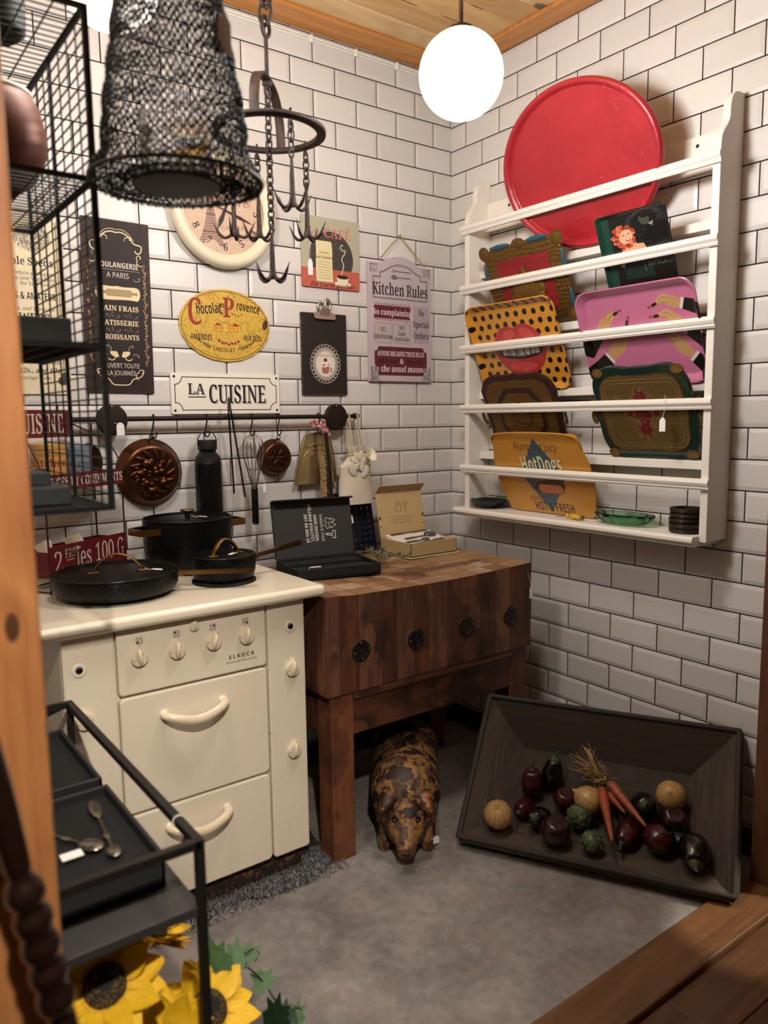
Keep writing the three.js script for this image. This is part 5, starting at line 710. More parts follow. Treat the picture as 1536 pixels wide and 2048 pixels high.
// brown and green ornate trays
{
  const brownT = std(0x341a12, 0.35, 0.2), goldT = std(0x6b4c26, 0.42, 0.6, { bumpMap: goldBump, bumpScale: 0.0015 });
  const t = lean(thing('florentine_tray', 'dark brown and gold tray with nested octagon pattern', 'tray'), 3, 0.545), W = 0.39, H = 0.335, cy = H / 2;
  mesh('rim', plate(ornate(W, H, 12, 0.012), W, H, 0.012, 0.004).translate(0, cy, 0.002), brownT, t); mesh('gold_band', plate(ornate(W * 0.87, H * 0.85, 12, 0.01), W, H, 0.002).translate(0, cy, 0.0135), goldT, t);
  const oct = (w, h) => { const s = new THREE.Shape(), c = w * 0.24; s.moveTo(-w / 2 + c, -h / 2); s.lineTo(w / 2 - c, -h / 2); s.lineTo(w / 2, -h / 2 + c); s.lineTo(w / 2, h / 2 - c); s.lineTo(w / 2 - c, h / 2); s.lineTo(-w / 2 + c, h / 2); s.lineTo(-w / 2, h / 2 - c); s.lineTo(-w / 2, -h / 2 + c); return s; };
  mesh('brown_octagon', plate(oct(W * 0.62, H * 0.66), W, H, 0.0015).translate(0, cy, 0.0152), brownT, t); mesh('gold_octagon', plate(oct(W * 0.52, H * 0.54), W, H, 0.0015).translate(0, cy, 0.0164), goldT, t);
  const el = (a, b) => { const s = new THREE.Shape(); s.absellipse(0, 0, a, b, 0, 7); return s; }; mesh('brown_oval', plate(el(0.062, 0.06), W, H, 0.0015).translate(0, cy, 0.0176), brownT, t); mesh('oval_line', new THREE.TorusGeometry(0.05, 0.0015, 5, 40).translate(0, cy, 0.0195), goldT, t); mesh('gold_oval', plate(el(0.024, 0.024), W, H, 0.0012).translate(0, cy, 0.019), goldT, t);
  for (const sx of [-1, 1]) mesh('handle', merge([tube([[sx * (W / 2 - 0.01), cy + 0.035, 0.008], [sx * (W / 2 + 0.018), cy + 0.028, 0.014], [sx * (W / 2 + 0.022), cy, 0.016], [sx * (W / 2 + 0.018), cy - 0.028, 0.014], [sx * (W / 2 - 0.01), cy - 0.035, 0.008]], 0.005, 26, 8), ball(0.009, 1, 1, 1, 10).translate(sx * (W / 2 + 0.014), cy + 0.032, 0.012), ball(0.009, 1, 1, 1, 10).translate(sx * (W / 2 + 0.014), cy - 0.032, 0.012)]), goldT, t);
  const greenT = phys(0x0b2a24, 0.22, { clearcoat: 0.7 }), g2 = lean(thing('florentine_tray', 'green rimmed gilded tray with red flower motif', 'tray'), 3, 1.097), w = 0.385, h = 0.335;
  mesh('rim', plate(ornate(w, h, 6, 0.022), w, h, 0.014, 0.005).translate(0, cy, 0.002), greenT, g2);
  const field = canvasTex(700, 610, (x, W2, H2) => { x.fillStyle = '#6b5430'; x.fillRect(0, 0, W2, H2); speckle(x, W2, H2, 9000, ['rgba(150,120,66,.4)', 'rgba(50,38,22,.4)', 'rgba(120,96,54,.4)'], 9, 5); x.strokeStyle = '#a88a50'; x.lineWidth = 3; for (const m of [30, 56]) { x.beginPath(); x.roundRect(m, m, W2 - 2 * m, H2 - 2 * m, 70); x.stroke(); } const F = (px, py, s) => { x.fillStyle = '#6e1f24'; for (let k = 0; k < 6; k++) { const a = k / 6 * 6.283; x.beginPath(); x.ellipse(px + s * 0.6 * Math.cos(a), py + s * 0.6 * Math.sin(a), s * 0.5, s * 0.36, a, 0, 7); x.fill(); } x.strokeStyle = '#b39a60'; x.lineWidth = 3; for (let k = 0; k < 8; k++) curl(x, px + s * Math.cos(k * 0.8), py + s * Math.sin(k * 0.8), s / 120, k, '#b0945a', 3); }; F(350, 180, 60); F(350, 310, 78); F(350, 430, 60); F(240, 305, 30); F(460, 305, 30); for (let k = 0; k < 26; k++) { curl(x, 90 + hash(k, 1, 3) * 520, 80 + hash(k, 2, 3) * 450, 0.4, k, '#94793f', 2.5); } });
  mesh('gilded_field', plate(ornate(w * 0.84, h * 0.8, 6, 0.02), w * 0.84, h * 0.8, 0.002).translate(0, cy, 0.0155), mapped(field, 0.45, { metalness: 0.5, bumpMap: goldBump, bumpScale: 0.001 }), g2);
  mesh('gold_line', tube(ornate(w * 0.85, h * 0.81, 6, 0.02).getPoints(8).filter((_, i) => i % 4 === 0).map((p) => V(p.x, p.y + cy, 0.0165)), 0.0014, 200, 5, true), gilt, g2);
  for (const sx of [-1, 1]) for (const sy of [-1, 1]) mesh('gold_corner', ball(0.02, 1.2, 0.9, 0.5, 12).translate(sx * (w / 2 - 0.04), cy + sy * (h / 2 - 0.02), 0.014), gilt, g2);
  for (const sx of [-1, 1]) mesh('handle', merge([ball(0.016, 0.9, 1.5, 0.5, 12).translate(sx * (w / 2 + 0.012), cy + 0.03, 0.01), ball(0.016, 0.9, 1.6, 0.5, 12).translate(sx * (w / 2 + 0.014), cy - 0.015, 0.01)]), gilt, g2);
}
// hot dog tray: octagonal with slotted ears
{
  const W = 0.5, H = 0.345, cy = H / 2, s = new THREE.Shape(); s.moveTo(-0.195, 0.005); s.lineTo(0.195, 0.005); s.bezierCurveTo(0.215, 0.01, 0.22, 0.03, 0.225, 0.06); s.bezierCurveTo(0.25, 0.11, 0.25, 0.23, 0.225, 0.275); s.bezierCurveTo(0.222, 0.32, 0.215, 0.34, 0.195, 0.345); s.lineTo(-0.195, 0.345); s.bezierCurveTo(-0.215, 0.34, -0.222, 0.32, -0.225, 0.275); s.bezierCurveTo(-0.25, 0.23, -0.25, 0.11, -0.225, 0.06); s.bezierCurveTo(-0.22, 0.03, -0.215, 0.01, -0.195, 0.005);
  for (const sx of [-1, 1]) { const h = new THREE.Path(); h.absellipse(sx * 0.225, cy, 0.009, 0.05, 0, 7); s.holes.push(h); }
  const g = new THREE.ExtrudeGeometry(s, { depth: 0.004, bevelEnabled: true, bevelThickness: 0.0012, bevelSize: 0.0012, bevelOffset: -0.001, bevelSegments: 2, curveSegments: 20 }), p = g.attributes.position, u = g.attributes.uv; for (let i = 0; i < p.count; i++) u.setXY(i, p.getX(i) / W + 0.5, p.getY(i) / H);
  const t = lean(thing('snack_tray', 'yellow slotted snack tray reading Plump and Juicy Hot Dogs', 'tray'), 4, 0.645, 0.0);
  mesh('body', g.translate(0, 0, 0.004), lacq(canvasTex(1200, 828, (x, w, h) => {
    x.fillStyle = '#bf842c'; x.fillRect(0, 0, w, h); speckle(x, w, h, 700, ['rgba(110,66,24,.5)', 'rgba(230,180,90,.3)', 'rgba(80,50,24,.5)'], 5, 5);
    x.fillStyle = '#274c57'; x.beginPath(); x.moveTo(600, 40); x.lineTo(880, 420); x.lineTo(620, 800); x.lineTo(340, 420); x.fill();
    text(x, 'Plump and Juicy', 590, 130, 'italic 118px sans-serif', '#1d1a1a', 0.62, 1); const H2 = (dx, dy, c) => text(x, 'HotDogs', 620 + dx, 305 + dy, 'bold 205px sans-serif', c, 0.6, 1.1, 'center', -0.04); H2(8, 8, '#241b18'); H2(0, 0, '#d9d0a8');
    x.strokeStyle = '#8a3c30'; x.lineWidth = 16; x.beginPath(); x.moveTo(470, 470); for (let k = 0; k < 10; k++) x.quadraticCurveTo(485 + k * 32, 450 + (k % 2) * 40, 502 + k * 32, 470); x.stroke(); x.fillStyle = '#3a1d16'; x.beginPath(); x.ellipse(660, 530, 190, 75, -0.1, 0, 7); x.fill(); x.fillStyle = '#b86a44'; x.beginPath(); x.roundRect(520, 505, 300, 96, 48); x.fill(); x.strokeStyle = '#2a1712'; x.lineWidth = 6; x.stroke(); text(x, 'Always', 470, 660, 'italic 78px serif', '#241b18', 0.8, 1, 'center', -0.12); text(x, 'HOT & FRESH', 655, 742, 'bold 128px sans-serif', '#241b18', 0.6, 1);
  }), 0.4), t);
  mesh('top_lip', tube([[-0.222, 0.29, 0.008], [-0.215, 0.33, 0.014], [-0.19, 0.344, 0.017], [0.19, 0.344, 0.017], [0.215, 0.33, 0.014], [0.222, 0.29, 0.008]], 0.0035, 60, 6), std(0xb9822f, 0.4), t);
}
// small things along the bottom shelf
const SY = 1.049;
single('bowl', lathe([[0, 0], [0.03, 0], [0.034, 0.004], [0.055, 0.018], [0.076, 0.034], [0.08, 0.036], [0.077, 0.037], [0.054, 0.022], [0.032, 0.008], [0, 0.007]], 48), std(0x14171a, 0.35, 0.3), 'shallow dark grey bowl at the corner end of the rack shelf', 'bowl', [-0.082, SY, 0.322]);
{
  const t = thing('corkscrew_figure', 'small yellow figurine gadget lying before the hot dog tray', 'gadget', [-0.115, SY, 0.80]), ym = phys(0xc6a32c, 0.35, { clearcoat: 0.4 });
  mesh('body', merge([ball(0.014, 1.6, 0.8, 0.9, 14).rotateY(PI / 2).translate(0, 0.012, 0.01), ball(0.009, 1, 1, 1, 12).translate(-0.004, 0.012, -0.02), ball(0.01, 1.2, 0.7, 1, 12).translate(-0.004, 0.009, 0.034)]), ym, t); mesh('rod', rod([0, 0.01, -0.02], [-0.004, 0.006, -0.07], 0.0012), std(0x3a2a18, 0.5), t); mesh('cap', ball(0.009, 0.8, 1, 1, 10).translate(0.002, 0.012, 0.045), std(0x5a4416, 0.5), t);
}
{
  const n = 10, N = 120, rows = [[0.045, 0.003], [0.07, 0.006], [0.092, 0.02], [0.103, 0.036]], pos = [], idx = []; const prof = [...rows, ...rows.slice().reverse().map(([r, y]) => [r - 0.004, y + 0.004])];
  prof.unshift([0.0001, 0.002]); prof.push([0.0001, 0.006]); prof.forEach(([r, y]) => { for (let k = 0; k < N; k++) { const a = k / N * 2 * PI, f = 1 - 0.09 * Math.pow(Math.abs(Math.cos(a * n / 2)), 6) * sstep(0.03, 0.1, r); pos.push(r * f * Math.cos(a) * 0.62, y, r * f * Math.sin(a) * 1.2); } }); for (let j = 0; j < prof.length - 1; j++) for (let k = 0; k < N; k++) { const a = j * N + k, b = j * N + (k + 1) % N; idx.push(a, a + N, b, b, a + N, b + N); }
  const g = new THREE.BufferGeometry(); g.setAttribute('position', new THREE.Float32BufferAttribute(pos, 3)); g.setIndex(idx); g.computeVertexNormals();
  single('glass_dish', g, phys(0xffffff, 0.06, { transmission: 1, thickness: 0.02, ior: 1.5, attenuationColor: new THREE.Color(0x4fae6c), attenuationDistance: 0.014 }), 'scalloped green glass dish on the rack shelf', 'dish', [-0.085, SY, 1.005]);
}
{
  const cm = std(0x2c2118, 0.4, 0.4, { bumpMap: goldBump, bumpScale: 0.002 }), words = ['lowest', 'second', 'middle', 'fourth', 'topmost'], g = lathe([[0, 0], [0.05, 0], [0.054, 0.004], [0.055, 0.015], [0.051, 0.016], [0.049, 0.007], [0, 0.006]], 40);
  for (let k = 0; k < 5; k++) single('coaster', k ? g.clone() : g, cm, words[k] + ' dark coaster in the stack at the rack shelf end', 'coaster', [-0.085 + rr(-0.004, 0.004), SY + k * 0.0165, 1.247 + rr(-0.005, 0.005)], 'stacked dark coasters');
}

// ---------------------------------------------------------------- leaning wooden trough with vegetables
const hexa = (P) => { // 8 corners: 0-3 one face, 4-7 the opposite face
  const F = [[0, 1, 2, 3], [7, 6, 5, 4], [0, 4, 5, 1], [1, 5, 6, 2], [2, 6, 7, 3], [3, 7, 4, 0]], pos = []; for (const f of F) for (const k of [0, 1, 2, 0, 2, 3]) pos.push(...P[f[k]]);
  const g = new THREE.BufferGeometry(); g.setAttribute('position', new THREE.Float32BufferAttribute(pos, 3)); g.setAttribute('uv', new THREE.Float32BufferAttribute(new Array(pos.length / 3 * 2).fill(0), 2)); g.computeVertexNormals(); return metric(g);
};
const greyWood = woodTex(0x4a3d32, 0x261e18, 21, { m: 0.5, ring: 10, fine: 1.3 });
{
  const th = 1.064, l = 0.838, a = 0.36, b = 0.362, h = Math.hypot(a, b), d = 0.10, e = 0.14, T = 0.02;
  const u = V(Math.cos(th), 0, Math.sin(th)), w = V(Math.sin(th), 0, -Math.cos(th)), n = w.clone().multiplyScalar(a).add(V(0, b, 0)).divideScalar(h), o = new THREE.Vector3().crossVectors(u, n);
  const t = thing('wooden_trough', 'weathered flared wooden trough leaning on the tiled wall below the rack', 'trough', [-0.752, 0.05, 0.872]); t.quaternion.setFromRotationMatrix(new THREE.Matrix4().makeBasis(u, n, o));
  const wm = mapped(greyWood, 0.8), wm2 = mapped(greyWood, 0.8, { color: 0xcdbfb2 });
  const R = [[0, 0], [l, 0], [l, h], [0, h]], I = [[e, e], [l - e, e], [l - e, h - e], [e, h - e]], out = [[0, -1], [1, 0], [0, 1], [-1, 0]];
  for (let k = 0; k < 4; k++) {
    const j = (k + 1) % 4, A = R[k], B = R[j], C = I[j], D = I[k], q = out[k], s = 0.7 * T; const nb = k % 2 ? 2 : 1;
    for (let m = 0; m < nb; m++) { const f0 = m / nb, f1 = (m + 1) / nb - (nb > 1 && m === 0 ? 0.006 : 0), L = (X, Y, f) => [mix(X[0], Y[0], f), mix(X[1], Y[1], f)]; const A1 = L(A, D, f0), B1 = L(B, C, f0), C1 = L(B, C, f1), D1 = L(A, D, f1); const z = (f) => -d * f; const g = hexa([[...A1, z(f0)], [...B1, z(f0)], [...C1, z(f1)], [...D1, z(f1)], ...[[A1, f0], [B1, f0], [C1, f1], [D1, f1]].map(([p, f]) => [p[0] + q[0] * s * (1 - 0), p[1] + q[1] * s, z(f) - s])]); mesh('side_board', k % 2 ? g : swapUV(g), k === 2 ? wm2 : wm, t); }
  }
  for (let k = 0; k < 2; k++) { const y0 = mix(e - 0.014, h - e + 0.014, k / 2) + 0.001, y1 = mix(e - 0.014, h - e + 0.014, (k + 1) / 2) - 0.001; mesh('floor_board', swapUV(metric(box(e - 0.014, l - e + 0.014, y0, y1, -d - T, -d, 0.001), 1, k * 0.4, 0)), wm2, t); }
  // rounded rim
  mesh('rim', merge([[R[0], R[1]], [R[1], R[2]], [R[2], R[3]], [R[3], R[0]]].map(([p, q]) => rod([...p, -0.004], [...q, -0.004], 0.009, 0.009, 10)).concat(R.map((p) => ball(0.009, 1, 1, 1, 10).translate(...p, -0.004)))), std(0x2c241e, 0.8), t);
}
function veg(name, label, cat, pos, rot, parts, group) { const t = thing(name, label, cat, [pos[0] - 0.014, pos[1], pos[2] + 0.006]); t.rotation.set(...rot); parts.forEach(([n, g, m]) => mesh(n, g, m, t)); return t; }
const onionTex = dataTex(256, 128, (u, v) => { const s = Math.abs(Math.sin(u * PI * 14 + 0.6 * Math.sin(v * 5))); return mix3([186, 150, 92], [120, 88, 48], clamp(0.35 * noise(u * 50, v * 6, 3) + (s < 0.12 ? 0.65 : 0) + 0.2 * noise(u * 8, v * 3, 7))); });
const onionM = mapped(onionTex, 0.4), onionG = () => lathe([[0, -0.062], [0.004, -0.058], [0.007, -0.05], [0.02, -0.043], [0.039, -0.026], [0.048, 0], [0.042, 0.025], [0.024, 0.041], [0.008, 0.047], [0, 0.048]], 32), rootG = () => merge(Array.from({ length: 9 }, (_, k) => rod([0, 0.045, 0], [0.012 * Math.cos(k * 0.7), 0.056, 0.012 * Math.sin(k * 0.7)], 0.0012, 0.0005, 4))), strawM = std(0xa08150, 0.9);
[[[-0.628, 0.118, 0.94], [0.2, 0.3, 0.5], 'yellow onion in the corner of the trough nearest the pig'], [[-0.385, 0.164, 1.115], [2.2, 0, -0.5], 'yellow onion half hidden behind the carrots'], [[-0.222, 0.21, 1.316], [0.3, 0.2, 0.9], 'yellow onion resting highest near the dark post']].forEach(([p, r, l]) => veg('onion', l, 'onion', p, r, [['bulb', onionG(), onionM], ['root_tuft', rootG(), strawM]], 'onions in the trough'));
const redM = phys(0x35080f, 0.3, { clearcoat: 0.35, clearcoatRoughness: 0.15 }), redDeep = phys(0x24060b, 0.3, { clearcoat: 0.35, clearcoatRoughness: 0.15 }), eggM = phys(0x080508, 0.22, { clearcoat: 0.4, clearcoatRoughness: 0.12 }), stemM = std(0x39402a, 0.7);
const lump = (r, sy, lobes, am, top = 0.12) => { const g = ball(r, 1, sy, 1, 36), p = g.attributes.position; for (let i = 0; i < p.count; i++) { const x = p.getX(i), y = p.getY(i) / (r * sy), z = p.getZ(i), a = Math.atan2(z, x), f = (1 + am * Math.cos(a * lobes)) * (1 - top * y * 0.6), dip = y > 0.75 ? (y - 0.75) * r * 1.1 : 0; p.setXYZ(i, x * f, y * r * sy - dip, z * f); } g.computeVertexNormals(); return g; };
const stalk = (y, r = 0.004, l = 0.03) => merge([tube([[0, y - 0.006, 0], [0.002, y + l * 0.5, 0.001], [0.008, y + l, 0.003]], r, 10, 6), ball(r * 2.4, 1, 0.4, 1, 10).translate(0, y - 0.002, 0)]);
const peppers = [[[-0.461, 0.181, 0.935], [0.1, 0, 0.1], 0.038, 1.5, 'upright dark red pepper leaning on the back of the trough'], [[-0.511, 0.109, 0.948], [0.2, 0.3, 1.45], 0.032, 1.7, 'dark red pepper lying beside the corner onion'], [[-0.373, 0.109, 1.262], [1.3, 0.2, 1.3], 0.036, 1.9, 'long dark red pepper lying under the carrot tips']];
peppers.forEach(([p, r, q, s, l]) => veg('red_pepper', l, 'pepper', p, r, [['body', lump(q, s, 4, 0.05), redM], ['stalk', stalk(q * s * 0.9), stemM]], 'red peppers in the trough'));
[[[-0.418, 0.154, 1.046], [0.3, 0, 0.2], 0.039, 'dark red apple behind the artichoke', redM], [[-0.542, 0.113, 1.113], [0.2, 1, 0.1], 0.05, 'biggest dark red apple beside the two artichokes', redDeep], [[-0.341, 0.12, 1.354], [1.2, 0.3, -0.9], 0.047, 'dark red apple with its dimple facing out', redM], [[-0.256, 0.156, 1.349], [0.2, 0.8, 0.4], 0.043, 'dark red apple below the highest onion', redDeep]].forEach(([p, r, q, l, m]) => veg('red_apple', l, 'apple', p, r, [['body', lump(q, 0.92, 5, 0.025, 0.16), m], ['stalk', stalk(q * 0.72, 0.0018, 0.014), stemM]], 'apples in the trough'));
[[[-0.4, 0.211, 0.974], [0.15, 0, -0.05], 0.036, 1.7, 'upright black aubergine beside the red pepper'], [[-0.521, 0.107, 1.024], [0.3, 0, 1.2], 0.036, 1.4, 'black aubergine in front of the red apple'], [[-0.284, 0.174, 1.258], [0.4, 0.5, 0.9], 0.04, 1.6, 'dark aubergine behind the carrot tips'], [[-0.318, 0.118, 1.46], [1.2, 0.4, 1.1], 0.046, 1.45, 'black glossy aubergine nearest the dark post'], [[-0.293, 0.116, 1.395], [1.4, 0.2, 0.6], 0.028, 1.4, 'black aubergine squeezed between the two apples']].forEach(([p, r, q, s, l]) => veg('aubergine', l, 'aubergine', p, r, [['body', lump(q, s, 3, 0.01, 0.3), eggM], ['calyx', merge([lathe([[0.0, 0.014], [0.012, 0.008], [0.018, -0.006]], 10).translate(0, q * s * 0.86, 0), stalk(q * s * 0.92, 0.005, 0.026)]), stemM]], 'aubergines in the trough'));
{
  const am = [std(0x45502f, 0.6), std(0x37432a, 0.65), std(0x566038, 0.6)];
  [[[-0.433, 0.124, 1.118], [0.5, 0.4, 0.5], 0.042, 'round green artichoke below the middle onion'], [[-0.488, 0.1, 1.215], [1.0, 0.2, 1.0], 0.037, 'green artichoke lying at the front edge of the trough']].forEach(([p, r, q, l]) => {
    const t = veg('artichoke', l, 'artichoke', p, r, [['heart', ball(q * 0.86, 1, 1.05, 1, 18), am[1]], ['stalk', rod([0, -q * 0.7, 0], [0.006, -q * 1.6, 0.004], 0.008, 0.006, 8), am[0]]], 'artichokes in the trough');
    for (let j = 0; j < 6; j++) for (let k = 0; k < 8 - (j > 3 ? j - 3 : 0); k++) { const lf = ball(q * 0.46, 0.62, 1, 0.16, 10); const A = k / (8 - (j > 3 ? j - 3 : 0)) * 2 * PI + j * 0.4, B = -0.9 + j * 0.42; lf.translate(0, q * 0.3, 0).rotateX(-0.25).translate(0, 0, q * 0.88).rotateX(-B).rotateY(A); mesh('bract', lf, am[(j + k) % 3], t); }
  });
  const carTex = dataTex(64, 256, (u, v) => { const s = noise(u * 4, v * 46, 5); return mix3([160, 76, 38], [108, 46, 22], clamp(0.3 + 0.6 * (s - 0.4) + (noise(u * 6, v * 90, 9) > 0.85 ? 0.5 : 0))); }), carM = mapped(carTex, 0.55);
  const carrot = (A, B, r, label) => { const a = V(...A), c = V(...B), L = a.distanceTo(c), t = thing('carrot', label, 'carrot', A, 0, 'carrots in the trough'); t.quaternion.setFromUnitVectors(V(0, -1, 0), c.clone().sub(a).normalize()); const pr = []; for (let k = 0; k <= 24; k++) { const s = k / 24; pr.push([r * (k === 0 ? 0.5 : 1) * (1 - 0.72 * s) * (1 + 0.035 * Math.sin(k * 2.3)) * (k === 24 ? 0.1 : 1), -L * s]); } mesh('root', lathe(pr, 20), carM, t); mesh('crown', ball(r * 0.5, 1, 0.5, 1, 10).translate(0, 0.002, 0), std(0x6b6a34, 0.8), t); };
  carrot([-0.36, 0.2, 1.145], [-0.5, 0.135, 1.295], 0.019, 'orange carrot pointing at the front edge over the artichokes'); carrot([-0.335, 0.218, 1.16], [-0.37, 0.15, 1.325], 0.019, 'brightest orange carrot lying diagonally to the dimpled apple'); carrot([-0.35, 0.19, 1.165], [-0.36, 0.155, 1.24], 0.016, 'short carrot half hidden between the two long ones');
  const t = thing('raffia_bundle', 'tuft of dry straw coloured carrot tops tied above the carrots', 'straw', [-0.345, 0.225, 1.12]), st = [];
  for (let k = 0; k < 90; k++) { const up = k < 55, A = V(rr(-0.02, 0.02), rr(-0.02, 0.02), rr(-0.02, 0.02)), dir = up ? V(rr(-0.06, 0.03), rr(0.0, 0.09), rr(-0.1, 0.03)) : V(rr(-0.05, 0.05), rr(-0.03, 0.04), rr(-0.05, 0.05)); st.push(tube([A, A.clone().addScaledVector(dir, 0.5).add(V(rr(-0.015, 0.015), rr(0, 0.02), rr(-0.015, 0.015))), A.clone().add(dir)], rr(0.0006, 0.0014), 7, 4)); } const sm = mesh('straw', merge(st), std(0x9a7a48, 0.9), t); sm.userData.kind = 'stuff';
  mesh('stalk', merge([tube([[0, 0, 0], [0.01, 0.035, -0.03], [0.02, 0.075, -0.075]], 0.004, 12, 6), tube([[0.004, 0, 0], [0.016, 0.035, -0.03], [0.03, 0.07, -0.068]], 0.0035, 12, 6)]), std(0xa88a56, 0.9), t); mesh('tie', merge([0, 1, 2].map((k) => new THREE.TorusGeometry(0.02, 0.0025, 5, 18).rotateX(1.1 + k * 0.25).translate(0, -0.008 + k * 0.006, 0.004))), std(0xb09566, 0.9), t);
}

// ---------------------------------------------------------------- bronze pig under the table
{
  const t = thing('pig_statue', 'patinated bronze pig standing under the table facing the room', 'statue', [-0.872, 0, 0.742], 0); const face = Math.atan2(-0.61, 0.79); t.rotation.y = face;  // local +z is forward
  const S = 1, bones = [ // a, b, ra, rb
    [[0, 0.185, -0.02], [0, 0.185, -0.34], 0.118, 0.122], [[0, 0.19, -0.34], [0, 0.185, -0.42], 0.12, 0.1], [[0, 0.178, -0.015], [0, 0.136, 0.058], 0.1, 0.066], [[0, 0.132, 0.065], [0, 0.1, 0.115], 0.058, 0.04], [[0, 0.1, 0.115], [0, 0.078, 0.15], 0.034, 0.03],
    [[0.062, 0.12, -0.03], [0.07, 0.035, 0.01], 0.045, 0.024], [[-0.062, 0.12, -0.03], [-0.07, 0.035, 0.01], 0.045, 0.024], [[0.07, 0.035, 0.01], [0.072, 0.012, 0.022], 0.022, 0.022], [[-0.07, 0.035, 0.01], [-0.072, 0.012, 0.022], 0.022, 0.022],
    [[0.065, 0.12, -0.36], [0.07, 0.02, -0.37], 0.055, 0.022], [[-0.065, 0.12, -0.36], [-0.07, 0.02, -0.37], 0.055, 0.022], [[0.042, 0.128, 0.05], [0.03, 0.098, 0.09], 0.036, 0.03], [[-0.042, 0.128, 0.05], [-0.03, 0.098, 0.09], 0.036, 0.03]];
  const eyes = [[0.037, 0.15, 0.104, 0.013], [-0.037, 0.15, 0.104, 0.013]];
  const N = 84, half = 0.34, cen = [0, 0.16, -0.14], mc = new MarchingCubes(N, new THREE.MeshBasicMaterial(), false, false, 200000); mc.isolation = 0;
  const sm = (a, b, k) => { const q = Math.max(k - Math.abs(a - b), 0) / k; return Math.min(a, b) - q * q * k * 0.25; };
  for (let z = 0; z < N; z++) for (let y = 0; y < N; y++) for (let x = 0; x < N; x++) {
    const px = cen[0] + half * (x - N / 2) / (N / 2), py = cen[1] + half * (y - N / 2) / (N / 2), pz = cen[2] + half * (z - N / 2) / (N / 2); let D = 9;
    for (const [A, B, ra, rb] of bones) { const bx = B[0] - A[0], by = B[1] - A[1], bz = B[2] - A[2], qx = px - A[0], qy = py - A[1], qz = pz - A[2], s = clamp((qx * bx + qy * by + qz * bz) / (bx * bx + by * by + bz * bz)); D = sm(D, Math.hypot(qx - bx * s, qy - by * s, qz - bz * s) - mix(ra, rb, s), 0.022); }
    for (const [ex, ey, ez, er] of eyes) { const q = Math.hypot(px - ex, py - ey, pz - ez) - er; D = Math.max(D, -q); }
    mc.field[x + y * N + z * N * N] = -D;
  }
  mc.update(); const cnt = mc.count, g = new THREE.BufferGeometry(), P = new Float32Array(mc.positionArray.slice(0, cnt * 3)); for (let i = 0; i < cnt; i++) { P[i * 3] = P[i * 3] * half + cen[0]; P[i * 3 + 1] = P[i * 3 + 1] * half + cen[1]; P[i * 3 + 2] = P[i * 3 + 2] * half + cen[2]; } g.setAttribute('position', new THREE.BufferAttribute(P, 3));
  const mg = mergeVertices(g, 0.0004); mg.computeVertexNormals(); const bodyG = mg, p = bodyG.attributes.position, bodyM = metric(bodyG, 1.7, 0.4, 0.9);
  const pigTex = dataTex(1024, 1024, (u, v) => { const a = fbm(u * 11, v * 11, 5, 91), b = fbm(u * 9 + 5, v * 9, 5, 95), f = noise(u * 230, v * 230, 99), r = fbm(u * 40, v * 40, 3, 97); let c = mix3([152, 112, 68], [110, 78, 46], clamp(0.5 + (r - 0.5) * 1.6 + (f - 0.5) * 0.7)); if (a > 0.545) c = mix3([74, 54, 40], [98, 72, 52], f); if (b > 0.6) c = mix3([34, 24, 18], [56, 40, 30], r); if (r > 0.66) c = mix3(c, [40, 28, 20], 0.7); return c; });
  const pigM = mapped(pigTex, 0.55, { metalness: 0.35 }); mesh('body', bodyM, pigM, t);
  mesh('snout_disc', lathe([[0, 0.012], [0.024, 0.011], [0.03, 0.004], [0.029, -0.006]], 28).rotateX(PI / 2 + 0.5).translate(0, 0.076, 0.168), pigM, t); for (const s of [-1, 1]) { mesh('nostril', ball(0.005, 0.8, 1.2, 0.6, 8).translate(s * 0.01, 0.073, 0.181), std(0x1a120c, 0.8), t); mesh('eye', ball(0.011, 1.1, 0.8, 1, 12).translate(s * 0.036, 0.144, 0.099), std(0x120b07, 0.4), t); }
  const goldP = mapped(pigTex, 0.5, { metalness: 0.35, color: 0xffe9cc });
  for (const s of [-1, 1]) { const e = ball(0.034, 0.95, 0.42, 1.3, 20), q = e.attributes.position; for (let i = 0; i < q.count; i++) { const z = q.getZ(i) / 0.04, x = q.getX(i); q.setX(i, x * (1 - 0.45 * Math.max(0, z))); q.setY(i, q.getY(i) - 6 * x * x + (q.getY(i) < 0 ? 0.004 : 0)); } e.computeVertexNormals(); mesh('ear', metric(e, 1.7, 0.1 + s * 0.2, 0.55).rotateX(0.75).rotateY(s * 0.5).translate(s * 0.066, 0.205, 0.088), goldP, t); mesh('brow', ball(0.013, 1.3, 0.5, 0.8, 12).rotateZ(s * -0.4).translate(s * 0.036, 0.158, 0.092), goldP, t); }
  mesh('tail', tube([[0, 0.24, -0.5], [0.02, 0.25, -0.52], [0.03, 0.225, -0.53], [0.01, 0.21, -0.525]], 0.007, 20, 6).translate(0, -0.005, 0.0), pigM, t);
  priceTag(t, [0.072, 0.04, 0.035], [0.1, 0.05, 0.03], 0.022, 0.026, 0, 0.5);
}

